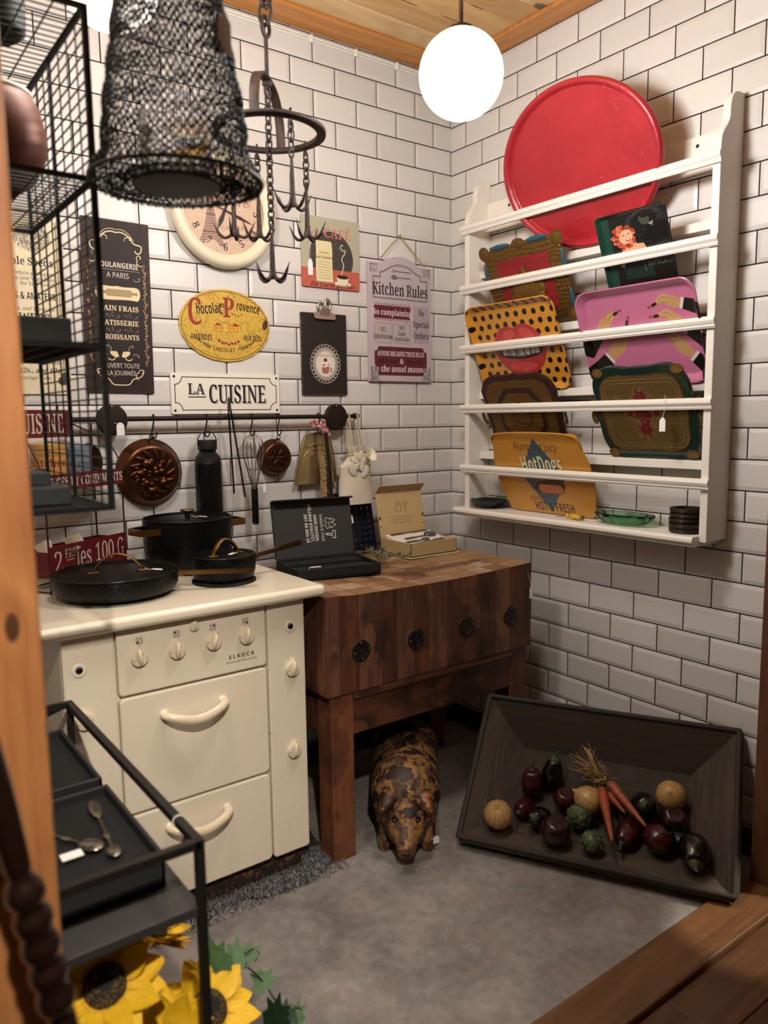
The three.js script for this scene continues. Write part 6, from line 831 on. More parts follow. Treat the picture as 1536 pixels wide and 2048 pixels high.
// ---------------------------------------------------------------- red spice stand on the cooker
{
  const ang = 0.56, t = thing('spice_stand', 'red metal two tier spice stand lettered Epices et Condiments on the cooker', 'stand', [-1.845, 0.931, 0.30], ang), W = 0.335, D = 0.115, redP = std(0x5a1418, 0.4), wireM = std(0x3a1a16, 0.45, 0.5);
  const band = (s, w, h, sz, sx, col = '#c9bfae', grow = 1) => mapped(canvasTex(1024, Math.round(1024 * h / w), (x, a, b) => { x.fillStyle = '#571519'; x.fillRect(0, 0, a, b); speckle(x, a, b, 500, ['rgba(120,40,40,.4)', 'rgba(40,10,12,.4)'], 4, 9); text(x, s, a / 2 + 4, b / 2 + 5, `bold ${sz}px serif`, '#2a0a0c', sx, grow); text(x, s, a / 2, b / 2, `bold ${sz}px serif`, col, sx, grow); }), 0.4);
  const front = (y, h, m) => mesh('front_band', plate(roundRect(W, h, 0.002), W, h, 0.0025).translate(W / 2, y + h / 2, 0), m, t);
  const b1 = mapped(canvasTex(1024, 266, (x, a, b) => { x.fillStyle = '#571519'; x.fillRect(0, 0, a, b); speckle(x, a, b, 500, ['rgba(120,40,40,.4)', 'rgba(40,10,12,.4)'], 4, 9); const c = '#b9b2a4'; text(x, '2', 110, 150, '270px serif', c, 0.8, 1); text(x, 'FRS', 260, 84, '110px serif', c, 0.7, 1); x.fillStyle = c; x.fillRect(210, 140, 100, 6); text(x, 'les', 430, 140, '250px serif', c, 0.62, 1); text(x, '100', 710, 132, '240px serif', c, 0.66, 1); text(x, 'G', 935, 132, '240px serif', c, 0.6, 1); }), 0.4);
  front(0.05, 0.09, b1); front(0.302, 0.05, band('\u00C9PICES ET CONDIMENTS', 0.335, 0.05, 120, 0.68));
  for (const [y, h] of [[0.05, 0.075], [0.302, 0.04]]) mesh('tier_tray', merge([box(0, W, y, y + 0.003, -D, 0), box(0, W, y, y + h, -D, -D + 0.002), box(0, 0.002, y, y + h, -D, 0), box(W - 0.002, W, y, y + h, -D, 0)]), redP, t);
  mesh('header_plate', plate(roundRect(0.26, 0.085, 0.004), 0.26, 0.085, 0.003).translate(0.11, 0.50, -D), band('CUISINE', 0.26, 0.085, 300, 0.62, '#b3ad9c', 1.1), t);
  const wr = []; for (const x of [0.002, W - 0.002]) for (const z of [-D, 0]) wr.push(rod([x, 0, z], [x, z ? 0.5 : 0.35, z], 0.0028, 0.0028, 6)); wr.push(tube([[W, 0.35, 0], [W, 0.40, -0.02], [W - 0.01, 0.45, -0.06], [W - 0.05, 0.48, -0.1], [W - 0.09, 0.5, -D]], 0.0026, 24, 6), tube([[0, 0.35, 0], [0, 0.43, -0.04], [0.02, 0.5, -D]], 0.0026, 24, 6), rod([0, 0.05, 0], [W, 0.05, 0], 0.0026), rod([0, 0.005, -D], [W, 0.005, -D], 0.0026), rod([0, 0.005, 0], [0, 0.005, -D], 0.0026), rod([W, 0.005, 0], [W, 0.005, -D], 0.0026)); mesh('wire_frame', merge(wr), wireM, t);
  // things kept on the stand
  const at = (x, y, z) => [-1.845 + x * Math.cos(ang) + z * Math.sin(ang), 0.931 + y, 0.30 - x * Math.sin(ang) + z * Math.cos(ang)];
  const tinTex = (bg, draw) => canvasTex(1024, 384, (x, w, h) => { x.fillStyle = bg; x.fillRect(0, 0, w, h); x.fillStyle = 'rgba(90,60,30,.35)'; x.fillRect(0, 46, w, 4); draw(x, w, h); });
  const tin = (name, label, pos, r, h, tex, lidc) => { const o = thing(name, label, 'tin', pos); mesh('body', new THREE.CylinderGeometry(r, r, h, 40, 1, true).translate(0, h / 2, 0), mapped(tex, 0.35), o); mesh('lid', lathe([[0, h + 0.002], [r, h + 0.002], [r + 0.0015, h - 0.001], [r + 0.0015, h - 0.016], [r, h - 0.017]], 40), std(lidc, 0.35), o); mesh('base', new THREE.CircleGeometry(r, 32).rotateX(PI / 2), std(lidc, 0.4), o); return o; };
  const y1 = tinTex('#b98a46', (x) => { const c = 700; text(x, 'I only have a', c, 90, '44px serif', '#4a2a1a'); text(x, 'Kitchen', c, 160, 'bold 92px serif', '#7c2320'); text(x, 'Because it came', c, 280, '40px serif', '#4a2a1a'); text(x, 'with the house', c, 330, '40px serif', '#4a2a1a'); x.fillStyle = '#1d1512'; x.beginPath(); x.ellipse(440, 150, 66, 80, 0, 0, 7); x.fill(); x.fillStyle = '#c99a74'; x.beginPath(); x.ellipse(424, 170, 40, 54, 0, 0, 7); x.fill(); x.fillStyle = '#a34a34'; x.fillRect(380, 230, 110, 150); x.fillStyle = '#1f3242'; x.fillRect(560, 205, 150, 26); });
  const b2 = tinTex('#6d7b86', (x) => { const c = 700; ['Both of us', 'look good', 'by the light', "it's mean"].forEach((s, k) => text(x, s, c, 90 + k * 76, (k % 2 ? 'bold 70px' : '54px') + ' serif', '#2a2624')); x.fillStyle = '#b98a46'; x.beginPath(); x.ellipse(470, 290, 80, 60, 0, 0, 7); x.fill(); x.fillStyle = '#c06a3c'; x.beginPath(); x.ellipse(520, 230, 40, 36, 0, 0, 7); x.fill(); });
  tin('storage_tin', 'yellow round tin with a dark haired woman and the word Kitchen', at(0.085, 0.306, -0.058), 0.052, 0.135, y1, 0xb08a48).rotation.y = 1.75; tin('storage_tin', 'smaller blue grey tin beside the yellow tin', at(0.2, 0.306, -0.055), 0.042, 0.125, b2, 0x6d7b86).rotation.y = 1.72;
  single('copper_plate', lathe([[0, 0], [0.05, 0.001], [0.062, 0.008], [0.064, 0.01], [0.06, 0.008], [0.048, 0.004], [0, 0.003]], 40).rotateX(PI / 2), copperDark, 'dark copper plate standing behind the blue grey tin', 'plate', at(0.27, 0.372, -0.085)).rotation.y = ang;
  const fm = std(0xb6a68e, 0.8); for (const [x, z, r, l] of [[0.1, -0.06, 0.3, 'pale pleated napkin fan standing highest in the lower tier'], [0.15, -0.035, -0.3, 'pale pleated napkin fan leaning in front in the lower tier'], [0.05, -0.03, -0.5, 'pale pleated napkin fan nearest the pine post side']]) { const g = new THREE.CylinderGeometry(1, 0.35, 1, 72, 4, true, 0.2, 2.7), p = g.attributes.position; for (let i = 0; i < p.count; i++) { const a = Math.atan2(p.getX(i), p.getZ(i)), f = 1 + 0.07 * Math.sin(a * 40); p.setXYZ(i, p.getX(i) * 0.042 * f, (p.getY(i) + 0.5) * 0.09, p.getZ(i) * 0.03 * f); } g.computeVertexNormals(); const o = single('napkin_fan', g, std(0xb6a68e, 0.8, 0, { side: THREE.DoubleSide }), l, 'napkin', at(x, 0.058, z), 'napkin fans'); o.rotation.set(r * 0.6, ang - 1.4, -r); }
  const card = single('price_card', box(-0.05, 0.05, 0, 0.075, -0.0006, 0.0006), std(0xd8d5cf, 0.8), 'blank white card standing behind the napkin fans', 'card', at(0.22, 0.06, -0.08)); card.rotation.set(-0.3, ang, 0.35, 'YXZ');
}

// ---------------------------------------------------------------- black wire shelf
const wireBlack = std(0x0e0f10, 0.5, 0.4);
{
  const X0 = -2.3, X1 = -1.928, ZA = 0.72, ZB = 1.2, LV = [1.276, 1.577, 1.87, 2.16], t = thing('wire_shelf', 'black wire grid shelf unit hanging beside the pine post', 'shelf', [-2.114, 1.276, 0.96]);
  for (const x of [X0, X1]) for (const z of [ZA, 0.95, ZB]) abs('upright', bar([x, LV[0] - 0.004, z], [x, LV[3] + 0.004, z], z === ZB ? 0.01 : 0.007), wireBlack, t);
  LV.forEach((y) => { const s = abs('tier_frame', merge([bar([X0, y, ZA], [X1, y, ZA], 0.007), bar([X0, y, ZB], [X1, y, ZB], 0.009), bar([X0, y, ZA], [X0, y, ZB], 0.008), bar([X1, y, ZA], [X1, y, ZB], 0.009)]), wireBlack, t), g = []; for (let x = X0 + 0.03; x < X1; x += 0.042) g.push(rod([x, y, ZA], [x, y, ZB], 0.0018, 0.0018, 5)); for (let z = ZA + 0.02; z < ZB; z += 0.0225) g.push(rod([X0, y, z], [X1, y, z], 0.0018, 0.0018, 5)); abs('tier_grid', merge(g), wireBlack, s).userData.kind = 'stuff'; });
  for (const x of [X0, X1]) { const g = []; for (let z = ZA + 0.06; z < ZB; z += 0.06) g.push(rod([x, LV[0], z], [x, LV[3], z], 0.0018, 0.0018, 5)); for (let y = LV[0] + 0.0245; y < LV[3]; y += 0.0225) g.push(rod([x, y, ZA], [x, y, ZB], 0.0018, 0.0018, 5)); abs('side_grid', merge(g), wireBlack, t).userData.kind = 'stuff'; }
  abs('wall_bracket', merge([box(-2.331, X0, 1.4, 1.44, 0.8, 0.84), box(-2.331, X0, 2.05, 2.09, 0.8, 0.84), box(-2.331, X0, 1.4, 1.44, 1.06, 1.1), box(-2.331, X0, 2.05, 2.09, 1.06, 1.1)]), wireBlack, t);
  const cb = thing('copper_bowl', 'round copper bowl with pale rim on the upper tier of the wire shelf', 'bowl', [-2.045, 1.873, 0.98]); mesh('body', lathe([[0, 0], [0.03, 0.002], [0.07, 0.03], [0.093, 0.08], [0.095, 0.12], [0.085, 0.165], [0.07, 0.19], [0.066, 0.188], [0.08, 0.16], [0.09, 0.12], [0.088, 0.08], [0.065, 0.035], [0, 0.008]], 44), std(0x5e3220, 0.45, 0.4), cb); mesh('rim', new THREE.TorusGeometry(0.07, 0.004, 8, 40).rotateX(PI / 2).translate(0, 0.19, 0), std(0xd8cdbc, 0.5), cb);
  single('black_pot', lathe([[0, 0], [0.05, 0], [0.062, 0.01], [0.066, 0.09], [0.07, 0.095], [0.062, 0.096], [0.058, 0.012], [0, 0.008]], 36), panMat, 'small black pot on top of the wire shelf', 'pot', [-2.04, 2.1645, 0.99]);
  single('storage_box', box(-0.075, 0.075, 0, 0.05, -0.09, 0.09, 0.003), std(0x26292a, 0.6), 'flat dark grey box on the middle tier of the wire shelf', 'box', [-2.04, 1.5805, 1.05]); single('storage_box', merge([box(-0.08, 0.08, 0, 0.035, -0.1, 0.1, 0.003), box(-0.06, 0.06, 0.035, 0.06, -0.08, 0.04, 0.003)]), std(0x1c2022, 0.6), 'stepped black box on the lowest tier of the wire shelf', 'box', [-2.06, 1.2795, 1.02]);
}

// ---------------------------------------------------------------- black crocheted wire lantern
{
  const cx = -1.85, cz = 1.396, y0 = 1.798, t = thing('mesh_lantern', 'black crocheted wire lantern with glass cylinder hanging before the clock', 'lantern', [cx, y0, cz]), prof = [[0.068, 0.03], [0.1, 0.027], [0.124, 0.026], [0.136, 0.029], [0.139, 0.036], [0.131, 0.05], [0.12, 0.068], [0.116, 0.09], [0.114, 0.115], [0.11, 0.15], [0.104, 0.19], [0.097, 0.23], [0.09, 0.28], [0.083, 0.32], [0.07, 0.365], [0.05, 0.405], [0.026, 0.43], [0.01, 0.44]];
  const curve = new THREE.CatmullRomCurve3(prof.map(([r, y]) => V(r, y, 0))), LEN = curve.getLength(), rows = Math.round(LEN / 0.0088), g = [];
  for (let k = 0; k <= rows; k++) {
    const q = curve.getPointAt(k / rows), tg = curve.getTangentAt(k / rows), N = 54, M = N * 6, P = [], ph = k % 2 ? PI : 0, wob = rr(0, 6);
    for (let i = 0; i < M; i++) { const a = i / M * 2 * PI, w = 0.0062 * Math.cos(N * a + ph) + 0.0022 * Math.sin(a * 5 + wob) + 0.0012 * Math.sin(a * 23 + wob * 3), o = 0.002 * Math.sin(2 * N * a) + 0.002 * Math.sin(a * 3 + k); P.push([(q.x + tg.x * w + tg.y * o) * Math.cos(a), q.y + tg.y * w - tg.x * o, (q.x + tg.x * w + tg.y * o) * Math.sin(a)]); }
    const pos = [], idx = [], R = 0.0016; P.forEach((p, i) => { const n = P[(i + 1) % M], d = V(n[0] - p[0], n[1] - p[1], n[2] - p[2]).normalize(), rad = V(p[0], 0, p[2]).normalize(), b = new THREE.Vector3().crossVectors(d, rad).normalize(), c = new THREE.Vector3().crossVectors(d, b); for (let j = 0; j < 3; j++) { const A = j / 3 * 2 * PI; pos.push(p[0] + R * (b.x * Math.cos(A) + c.x * Math.sin(A)), p[1] + R * (b.y * Math.cos(A) + c.y * Math.sin(A)), p[2] + R * (b.z * Math.cos(A) + c.z * Math.sin(A))); } });
    for (let i = 0; i < M; i++) for (let j = 0; j < 3; j++) { const a = i * 3 + j, b = i * 3 + (j + 1) % 3, c = ((i + 1) % M) * 3 + j, d = ((i + 1) % M) * 3 + (j + 1) % 3; idx.push(a, b, c, b, d, c); }
    const gg = new THREE.BufferGeometry(); gg.setAttribute('position', new THREE.Float32BufferAttribute(pos, 3)); gg.setIndex(idx); gg.computeVertexNormals(); g.push(gg);
  }
  mesh('wire_net', mergeGeometries(g), wireBlack, t).userData.kind = 'stuff';
  mesh('hoop', merge([new THREE.TorusGeometry(0.139, 0.0035, 6, 80).rotateX(PI / 2).translate(0, 0.032, 0)]), wireBlack, t);
  mesh('base_plate', lathe([[0, 0.026], [0.07, 0.026], [0.072, 0.03], [0.07, 0.034], [0, 0.034]], 44), wireBlack, t);
  mesh('glass_cylinder', lathe([[0.0, 0.036], [0.057, 0.036], [0.058, 0.04], [0.058, 0.14], [0.0565, 0.141], [0.055, 0.14], [0.055, 0.04], [0, 0.039]], 48), phys(0xffffff, 0.03, { transmission: 1, thickness: 0.003, ior: 1.48 }), t);
  mesh('hanging_wire', rod([0, 0.435, 0], [0, CEIL - y0, 0], 0.0025), wireBlack, t); const tg = priceTag(t, [0.045, 0.3, 0.06], [0.048, 0.27, 0.088], 0.028, 0.055, 0, -0.6, std(0xcfc8d4, 0.7));
}

// ---------------------------------------------------------------- iron hook ring on a chain
{
  const c = [-1.349, 2.179, 0.8], t = thing('hook_ring', 'rusty iron ring with chains and grapnel meat hooks hanging from the ceiling', 'hook rack', c), rust = mapped(dataTex(128, 128, (u, v) => mix3([34, 27, 23], [76, 50, 36], clamp((fbm(u * 12, v * 12, 4, 7) - 0.42) * 3.2))), 0.7, { metalness: 0.5 }), R = 0.138;
  mesh('ring', lathe([[R - 0.012, -0.006], [R + 0.011, -0.006], [R + 0.012, 0.004], [R - 0.011, 0.005], [R - 0.012, -0.006]], 64), rust, t);
  const ax = V(0.099, 0, -0.107).normalize(), side = V(-ax.z, 0, ax.x), pos = [], idx = [], n = 24;
  for (let k = 0; k <= n; k++) { const s = k / n, a = PI * s, r = R * 0.99 * Math.sign(Math.cos(a)) * Math.pow(Math.abs(Math.cos(a)), 0.72), y = 0.128 * Math.pow(Math.sin(a), 0.8), nn = V(0, Math.sin(a), 0).addScaledVector(ax, Math.cos(a)).normalize(); for (const [sa, sb] of [[1, 1], [-1, 1], [-1, -1], [1, -1]]) { const p = ax.clone().multiplyScalar(r).add(V(0, y, 0)).addScaledVector(side, sa * 0.012).addScaledVector(nn, sb * 0.003); pos.push(p.x, p.y, p.z); } }
  for (let k = 0; k < n; k++) for (let j = 0; j < 4; j++) { const a = k * 4 + j, b = k * 4 + (j + 1) % 4; idx.push(a, b, a + 4, b, b + 4, a + 4); } const ag = new THREE.BufferGeometry(); ag.setAttribute('position', new THREE.Float32BufferAttribute(pos, 3)); ag.setIndex(idx); ag.computeVertexNormals(); ag.setAttribute('uv', new THREE.Float32BufferAttribute(new Array(pos.length / 3 * 2).fill(0).map((_, i) => (i * 0.37) % 1), 2)); mesh('strap', ag, rust, t);
  const link = (x, y, z, l, r, turn) => new THREE.TorusGeometry(l * 0.32, r, 6, 18).scale(1, 1.62, 1).rotateY(turn).translate(x, y, z);
  const chain = (x, ya, yb, z, l, r, name = 'chain') => { const g = []; let k = 0; for (let y = ya - l * 0.4; y > yb; y -= l * 0.78) g.push(link(x, y, z, l, r, (k++ % 2) * PI / 2 + 0.4)); return mesh(name, merge(g), rust, t); };
  chain(0, CEIL - c[1], 0.3, 0, 0.075, 0.0045, 'suspension_chain'); mesh('swivel_rod', merge([rod([0, 0.12, 0], [0, 0.235, 0], 0.0055), new THREE.TorusGeometry(0.018, 0.005, 8, 22).scale(1, 1.25, 1).rotateY(0.5).translate(0, 0.258, 0), new THREE.TorusGeometry(0.02, 0.004, 8, 22).scale(1, 1.5, 1).rotateY(1.9).translate(0, 0.293, 0), ball(0.014, 1, 0.7, 1, 12).translate(0, 0.12, 0), new THREE.TorusGeometry(0.013, 0.004, 8, 18).rotateY(0.6).translate(0, 0.1, 0)]), rust, t);
  const grapnel = (x, z, yTop, yBot, turn, s = 1) => {
    const h = new THREE.Group(); h.name = 'grapnel_hook'; t.add(h); h.position.set(x, yBot, z); h.rotation.y = turn; const L = yTop - yBot;
    mesh('shank', merge([rod([0, 0.004, 0], [0, L * 0.55, 0], 0.008 * s, 0.0065 * s), rod([0, L * 0.55, 0], [0, L - 0.012, 0], 0.0065 * s, 0.0035 * s), new THREE.TorusGeometry(0.008, 0.0028, 6, 16).scale(0.8, 1.4, 1).translate(0, L - 0.006, 0)]), rust, h);
    for (let k = 0; k < 4; k++) { const a = k * PI / 2, cs = Math.cos(a), sn = Math.sin(a), P = (r, y) => [r * cs * s, y, r * sn * s]; mesh('prong', merge([tube([P(0.003, 0.03), P(0.012, 0.006), P(0.03, 0.0), P(0.046, 0.012)], 0.0045 * s, 14, 7), rod(P(0.045, 0.011), P(0.062, 0.042), 0.0043 * s, 0.0006, 7)]), rust, h); }
  };
  chain(0, 0.09, -0.24, 0, 0.028, 0.0026); grapnel(0, 0, -0.24, -0.375, 0.3);
  for (const [x, z, yt, yb, tr] of [[-0.014, 0.138, -0.085, -0.222, 0.1], [0.134, -0.038, -0.10, -0.245, 0.5], [-0.043, -0.132, -0.10, -0.245, 0.9], [0.035, -0.134, -0.095, -0.24, 0.2]]) { mesh('ring_hook', tube([[x * 1.02, 0.012, z * 1.02], [x, 0.014, z], [x * 0.96, -0.01, z * 0.96], [x, -0.025, z]], 0.003, 14, 6), rust, t); chain(x, -0.015, yt, z, 0.028, 0.0024); grapnel(x, z, yt, yb, tr, 0.95); }
}

// ---------------------------------------------------------------- display stand by the opening
const standM = std(0x26231f, 0.5, 0.55);
{
  const X0 = -2.305, X1 = -1.917, ZA = 0.735, ZB = 1.525, TY = 0.745, SYY = 0.635, t = thing('display_stand', 'dark steel frame stand with a shallow tray in front of the cooker', 'stand', [-2.11, 0, 1.13]), B = 0.0145;
  for (const x of [X0, X1]) for (const z of [ZA, ZB]) abs('leg', bar([x, 0, z], [x, TY + B / 2, z], B), standM, t);
  abs('top_rail', bar([X1, TY, ZA], [X1, TY, ZB], B), standM, t); abs('top_rail', bar([X0, TY, ZA], [X0, TY, ZB], B), standM, t); abs('top_rail', bar([X0, TY, ZA], [X1, TY, ZA], B), standM, t); abs('top_rail', bar([X0, TY, ZB], [X1, TY, ZB], B), standM, t);
  abs('tray_board', box(X0, X1, SYY - 0.018, SYY, ZA, ZB, 0.002), std(0x2b2a28, 0.55), t); abs('diagonal_brace', bar([X1, TY, ZA], [X0, SYY, ZA], 0.008), standM, t);
  priceTag(t, [0.193, 0.75, 0.31], [0.196, 0.72, 0.32], 0.012, 0.03, 0, 0.6, std(0x3a3a3a, 0.6)); abs('string_loop', new THREE.TorusGeometry(0.0095, 0.0012, 5, 20).translate(X1, TY, 1.435), stringMat, t);
  const caseM = std(0x1d1e1f, 0.6), velvet = std(0x060607, 0.95), silver = std(0x8c8880, 0.22, 1);
  const caseBox = (label, z0, z1, h) => { const o = thing('cutlery_case', label, 'case', [-2.1, SYY + 0.001, (z0 + z1) / 2]), x = 0.155, d = (z1 - z0) / 2; mesh('shell', merge([box(-x, x, 0, 0.01, -d, d), box(-x, -x + 0.008, 0, h, -d, d, 0.002), box(x - 0.008, x, 0, h, -d, d, 0.002), box(-x, x, 0, h, -d, -d + 0.008, 0.002), box(-x, x, 0, h, d - 0.008, d, 0.002)]), caseM, o); mesh('velvet_lining', box(-x + 0.009, x - 0.009, 0.01, h - 0.018, -d + 0.009, d - 0.009), velvet, o); return o; };
  caseBox('open black cutlery case nearer the cooker on the stand', 0.76, 1.085, 0.062); caseBox('open black cutlery case with ladle nearer the opening', 1.12, 1.44, 0.062);
  const spoon = (label, x, z, len, turn, bowl) => { const o = thing('serving_spoon', label, 'spoon', [x, SYY + 0.052, z], turn); mesh('handle', merge([bar([0, 0, -len / 2], [0, 0, len * 0.3], 0.006, 0.004), ball(0.012, 1, 0.3, 3.4, 14).translate(0, 0.002, -len / 2 + 0.03), ball(0.007, 1, 0.35, 2, 12).translate(0, 0.001, len * 0.1)]), silver, o); mesh('bowl', ball(bowl, 0.85, 0.3, 1.25, 18).translate(0, 0.003, len * 0.3 + bowl), silver, o); };
  spoon('ornate silver serving spoon in the case nearer the opening', -2.0, 1.28, 0.235, -0.1, 0.016); spoon('dark silver spoon beside the ornate spoon', -2.075, 1.25, 0.2, 0.5, 0.022); spoon('silver spoon with ribbed handle in the case nearer the cooker', -2.06, 0.94, 0.2, 0.18, 0.016);
  single('price_card', box(-0.018, 0.018, 0, 0.001, -0.012, 0.012), tagMat, 'white price card lying in the case nearer the opening', 'card', [-2.072, SYY + 0.055, 1.335]);
}
// glass bowl on a dark stool below the stand
{
  const t = thing('stool', 'low dark round stool under the display stand', 'stool', [-2.15, 0, 1.02]), sm = std(0x1d1511, 0.5); mesh('seat', lathe([[0, 0.36], [0.13, 0.36], [0.14, 0.372], [0.13, 0.385], [0, 0.385]], 40), sm, t); for (let k = 0; k < 3; k++) { const a = k * 2.09 + 0.4; mesh('leg', rod([0.09 * Math.cos(a), 0.36, 0.09 * Math.sin(a)], [0.12 * Math.cos(a), 0, 0.12 * Math.sin(a)], 0.014, 0.014, 10), sm, t); }
  single('glass_bowl', lathe([[0, 0], [0.05, 0], [0.09, 0.03], [0.125, 0.08], [0.145, 0.14], [0.15, 0.145], [0.143, 0.147], [0.12, 0.085], [0.085, 0.036], [0, 0.008]], 48), phys(0xffffff, 0.04, { transmission: 1, thickness: 0.004, ior: 1.48 }), 'wide clear glass bowl under the display stand', 'bowl', [-2.15, 0.3855, 1.02]);
}

// ---------------------------------------------------------------- artificial sunflowers with ivy
{
  const t = thing('potted_sunflowers', 'pot of artificial sunflowers with trailing ivy beneath the display stand', 'plant', [-1.98, 0, 1.36]), O = V(-1.98, 0, 1.36);
  mesh('pot', lathe([[0, 0], [0.09, 0], [0.095, 0.01], [0.115, 0.16], [0.122, 0.165], [0.122, 0.18], [0.108, 0.18], [0.1, 0.15], [0, 0.15]], 40), std(0x2c1e16, 0.7), t);
  const stemG = std(0x26401f, 0.7), petalTex = dataTex(128, 256, (u, v) => { const r = Math.abs(Math.sin(u * PI * 5)); return mix3([226, 186, 24], [190, 140, 12], clamp(0.25 * r + 0.3 * noise(u * 10, v * 8, 3) + (v < 0.2 ? 0.35 : 0))); }), petalM = mapped(petalTex, 0.65, { side: THREE.DoubleSide, transmission: 0.12 });
  petalM.transmission = 0; const seedTex = dataTex(128, 128, (u, v) => { const d = Math.hypot(u - 0.5, v - 0.5) * 2; return noise(u * 70, v * 70, 3) > 0.72 && d > 0.35 ? [150, 128, 40] : mix3([30, 22, 14], [14, 10, 8], noise(u * 50, v * 50, 8)); });
  const petalG = (L, W, bend, cup) => { const g = new THREE.PlaneGeometry(1, 1, 6, 12), p = g.attributes.position; for (let i = 0; i < p.count; i++) { const u = p.getX(i) * 2, v = p.getY(i) + 0.5, w = W * Math.pow(Math.sin(PI * Math.pow(clamp(v * 0.94 + 0.05), 0.75)), 0.8); p.setXYZ(i, u * w / 2, v * L, bend * v * v * L - cup * (1 - u * u) * w * 0.4 + 0.003 * Math.sin(u * 9)); } g.computeVertexNormals(); return g; };
  const variants = [petalG(0.072, 0.05, 0.25, 0.22), petalG(0.068, 0.046, -0.1, 0.16), petalG(0.075, 0.052, 0.05, 0.25)];
  function flower(px, py, pz, dir, s) {
    const f = new THREE.Group(); f.name = 'flower_head'; t.add(f); f.position.set(px - O.x, py, pz - O.z); f.quaternion.setFromUnitVectors(V(0, 0, 1), V(...dir).normalize()); f.scale.setScalar(s);
    for (let L = 0; L < 2; L++) for (let k = 0; k < 11; k++) { const a = (k + L * 0.5) / 11 * 2 * PI + rr(-0.12, 0.12), m = mesh('petal', variants[Math.floor(rnd() * 3)], petalM, f); m.rotation.set(0, 0, a); m.rotation.order = 'ZXY'; m.rotation.x = (L ? -0.12 : 0.28) + rr(-0.2, 0.2); m.position.set(-0.026 * Math.sin(a), 0.026 * Math.cos(a), L * -0.004); m.rotation.x *= -1; m.rotation.x = L ? 0.15 + rr(-0.2, 0.15) : 0.42 + rr(-0.25, 0.2); }
    const dome = ball(0.036, 1, 1, 0.55, 28), q = dome.attributes.position, u = dome.attributes.uv; for (let i = 0; i < q.count; i++) u.setXY(i, q.getX(i) * 13 + 0.5, q.getY(i) * 13 + 0.5); mesh('seed_head', dome, mapped(seedTex, 0.9, { bumpMap: seedTex, bumpScale: 0.003 }), f); mesh('sepal_disc', ball(0.032, 1, 1, 0.4, 14).translate(0, 0, -0.012), stemG, f);
    const d = V(...dir).normalize(), A = V(px - O.x, py, pz - O.z).addScaledVector(d, -0.02 * s); mesh('stem', tube([A, A.clone().addScaledVector(d, -0.06).add(V(0, -0.03, 0)), V((px - O.x) * 0.4, py * 0.5 + 0.08, (pz - O.z) * 0.4), V(rr(-0.03, 0.03), 0.15, rr(-0.03, 0.03))], 0.005, 24, 7), stemG, t);
  }
  flower(-2.055, 0.495, 1.43, [-0.15, 0.75, 0.62], 1.0); flower(-1.84, 0.29, 1.35, [0.25, 0.72, 0.55], 1.04); flower(-1.895, 0.4, 1.2, [0.5, 0.8, 0.1], 0.92); flower(-1.955, 0.325, 1.43, [-0.1, 0.6, 0.8], 0.95); flower(-1.985, 0.43, 1.24, [-0.2, 0.7, 0.5], 0.85);
  // leaves
  const leafM = [std(0x1c3a1e, 0.6, 0, { side: THREE.DoubleSide }), std(0x16301a, 0.6, 0, { side: THREE.DoubleSide }), std(0x3a5a30, 0.6, 0, { side: THREE.DoubleSide })];
  const ivyS = new THREE.Shape(); [[0, -0.02], [0.022, -0.03], [0.03, -0.005], [0.02, 0.008], [0.026, 0.03], [0.008, 0.024], [0, 0.052], [-0.008, 0.024], [-0.026, 0.03], [-0.02, 0.008], [-0.03, -0.005], [-0.022, -0.03]].forEach(([a, b], i) => (i ? ivyS.lineTo(a, b) : ivyS.moveTo(a, b))); const ivyG = new THREE.ExtrudeGeometry(ivyS, { depth: 0.0006, bevelEnabled: false }); { const p = ivyG.attributes.position; for (let i = 0; i < p.count; i++) p.setZ(i, p.getZ(i) - 4 * p.getX(i) * p.getX(i)); ivyG.computeVertexNormals(); }
  const leaf = (x, y, z, rx, ry, rz, s, m) => { const o = mesh('leaf', ivyG, leafM[m], t); o.position.set(x - O.x, y, z - O.z); o.rotation.set(rx, ry, rz); o.scale.setScalar(s); };
  leaf(-1.80, 0.345, 1.3, -0.4, -0.5, 0.1, 1.0, 2); leaf(-1.755, 0.325, 1.29, -0.9, -0.4, -0.5, 0.85, 2); leaf(-1.725, 0.31, 1.28, -1.1, -0.2, -1.5, 0.8, 2); leaf(-1.70, 0.25, 1.3, -1.0, -0.3, -1.9, 0.85, 2); leaf(-1.68, 0.17, 1.32, -0.2, -0.9, -0.3, 1.1, 1); leaf(-1.655, 0.15, 1.31, -0.7, -0.2, 0.2, 0.9, 1); leaf(-1.62, 0.13, 1.3, -0.8, -0.4, -0.6, 0.7, 2);
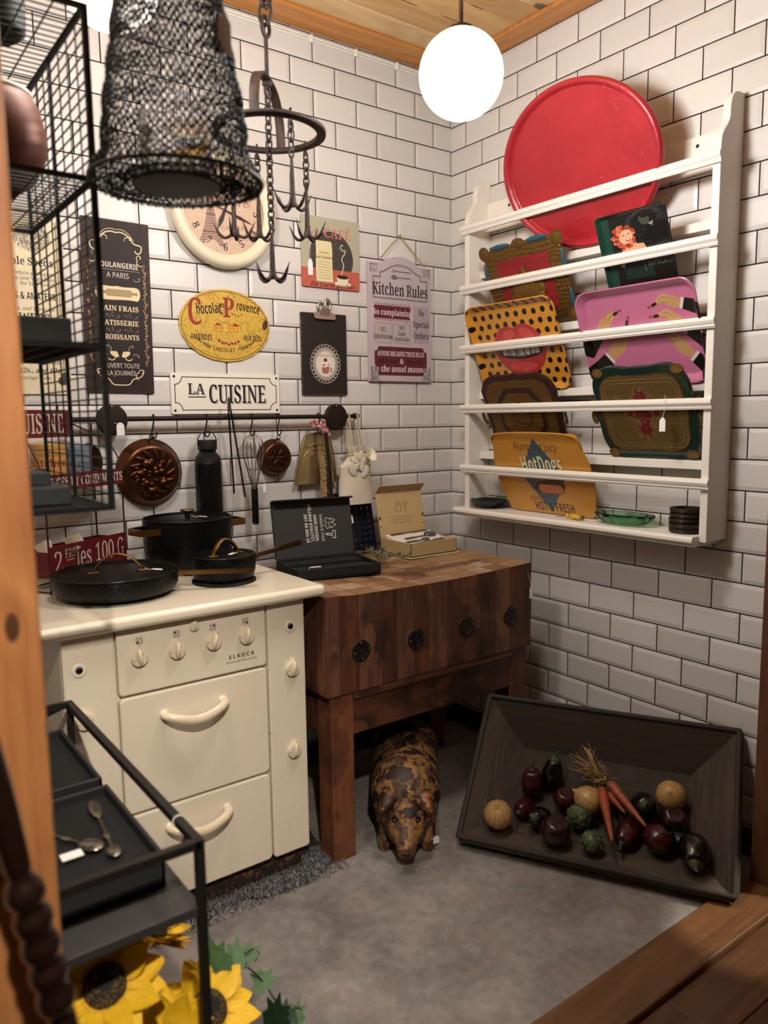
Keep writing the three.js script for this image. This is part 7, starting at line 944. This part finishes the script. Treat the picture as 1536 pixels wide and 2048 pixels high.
  for (let k = 0; k < 34; k++) { const a = rr(0, 6.28), r = rr(0.03, 0.14); leaf(-1.96 + r * Math.cos(a), rr(0.16, 0.25), 1.35 + r * Math.sin(a) * 0.8, rr(-1.4, -0.4), rr(-0.8, 0.8), rr(0, 6), rr(0.7, 1.1), k % 2); }
  const dark2 = std(0x2a2416, 0.7); mesh('tendril', merge([tube([[0.16, 0.24, -0.06], [0.22, 0.3, -0.07], [0.262, 0.315, -0.08], [0.27, 0.295, -0.08], [0.25, 0.285, -0.075], [0.245, 0.305, -0.075], [0.265, 0.318, -0.08], [0.285, 0.3, -0.08], [0.275, 0.285, -0.08]], 0.0013, 50, 5), tube([[0.2, 0.1, -0.05], [0.3, 0.12, -0.05], [0.35, 0.15, -0.06], [0.37, 0.14, -0.06], [0.375, 0.12, -0.06]], 0.0012, 30, 5), tube([[0.05, 0.16, -0.02], [0.12, 0.26, -0.05], [0.18, 0.33, -0.06], [0.24, 0.3, -0.07], [0.28, 0.25, -0.06], [0.32, 0.16, -0.05]], 0.0018, 40, 5)]), dark2, t);
}
// dark turned spindle leaning in front of the pine post
{
  const A = V(-2.07, 0, 1.8), Bp = V(-2.276, 1.2, 1.8), L = A.distanceTo(Bp), pr = [[0, 0], [0.012, 0.001], [0.015, 0.02]]; const beads = [0.80, 0.835, 0.87, 0.905, 0.94]; for (let k = 1; k < 150; k++) { const y = 0.02 + (L - 0.04) * k / 150; let r = 0.0185 - 0.0035 * sstep(0.2, 0.75, y / L); if (y > 0.775 && y < 0.965) { const m = Math.min(...beads.map((b) => Math.abs(y - b))); r = 0.011 + 0.0105 * Math.sqrt(Math.max(0, 1 - Math.pow(m / 0.0175, 2))); } else if (y > 0.965) r = 0.014 + 0.004 * Math.sin((y - 0.965) * 12); pr.push([r, y]); } pr.push([0.013, L], [0, L]);
  const o = single('turned_spindle', lathe(pr, 32), phys(0x1a0d09, 0.22, { clearcoat: 0.7, clearcoatRoughness: 0.1 }), 'dark turned wooden chair spindle in front of the pine post', 'spindle', A.toArray()); o.quaternion.setFromUnitVectors(V(0, 1, 0), Bp.clone().sub(A).normalize());
}
renderer.render(scene, camera);
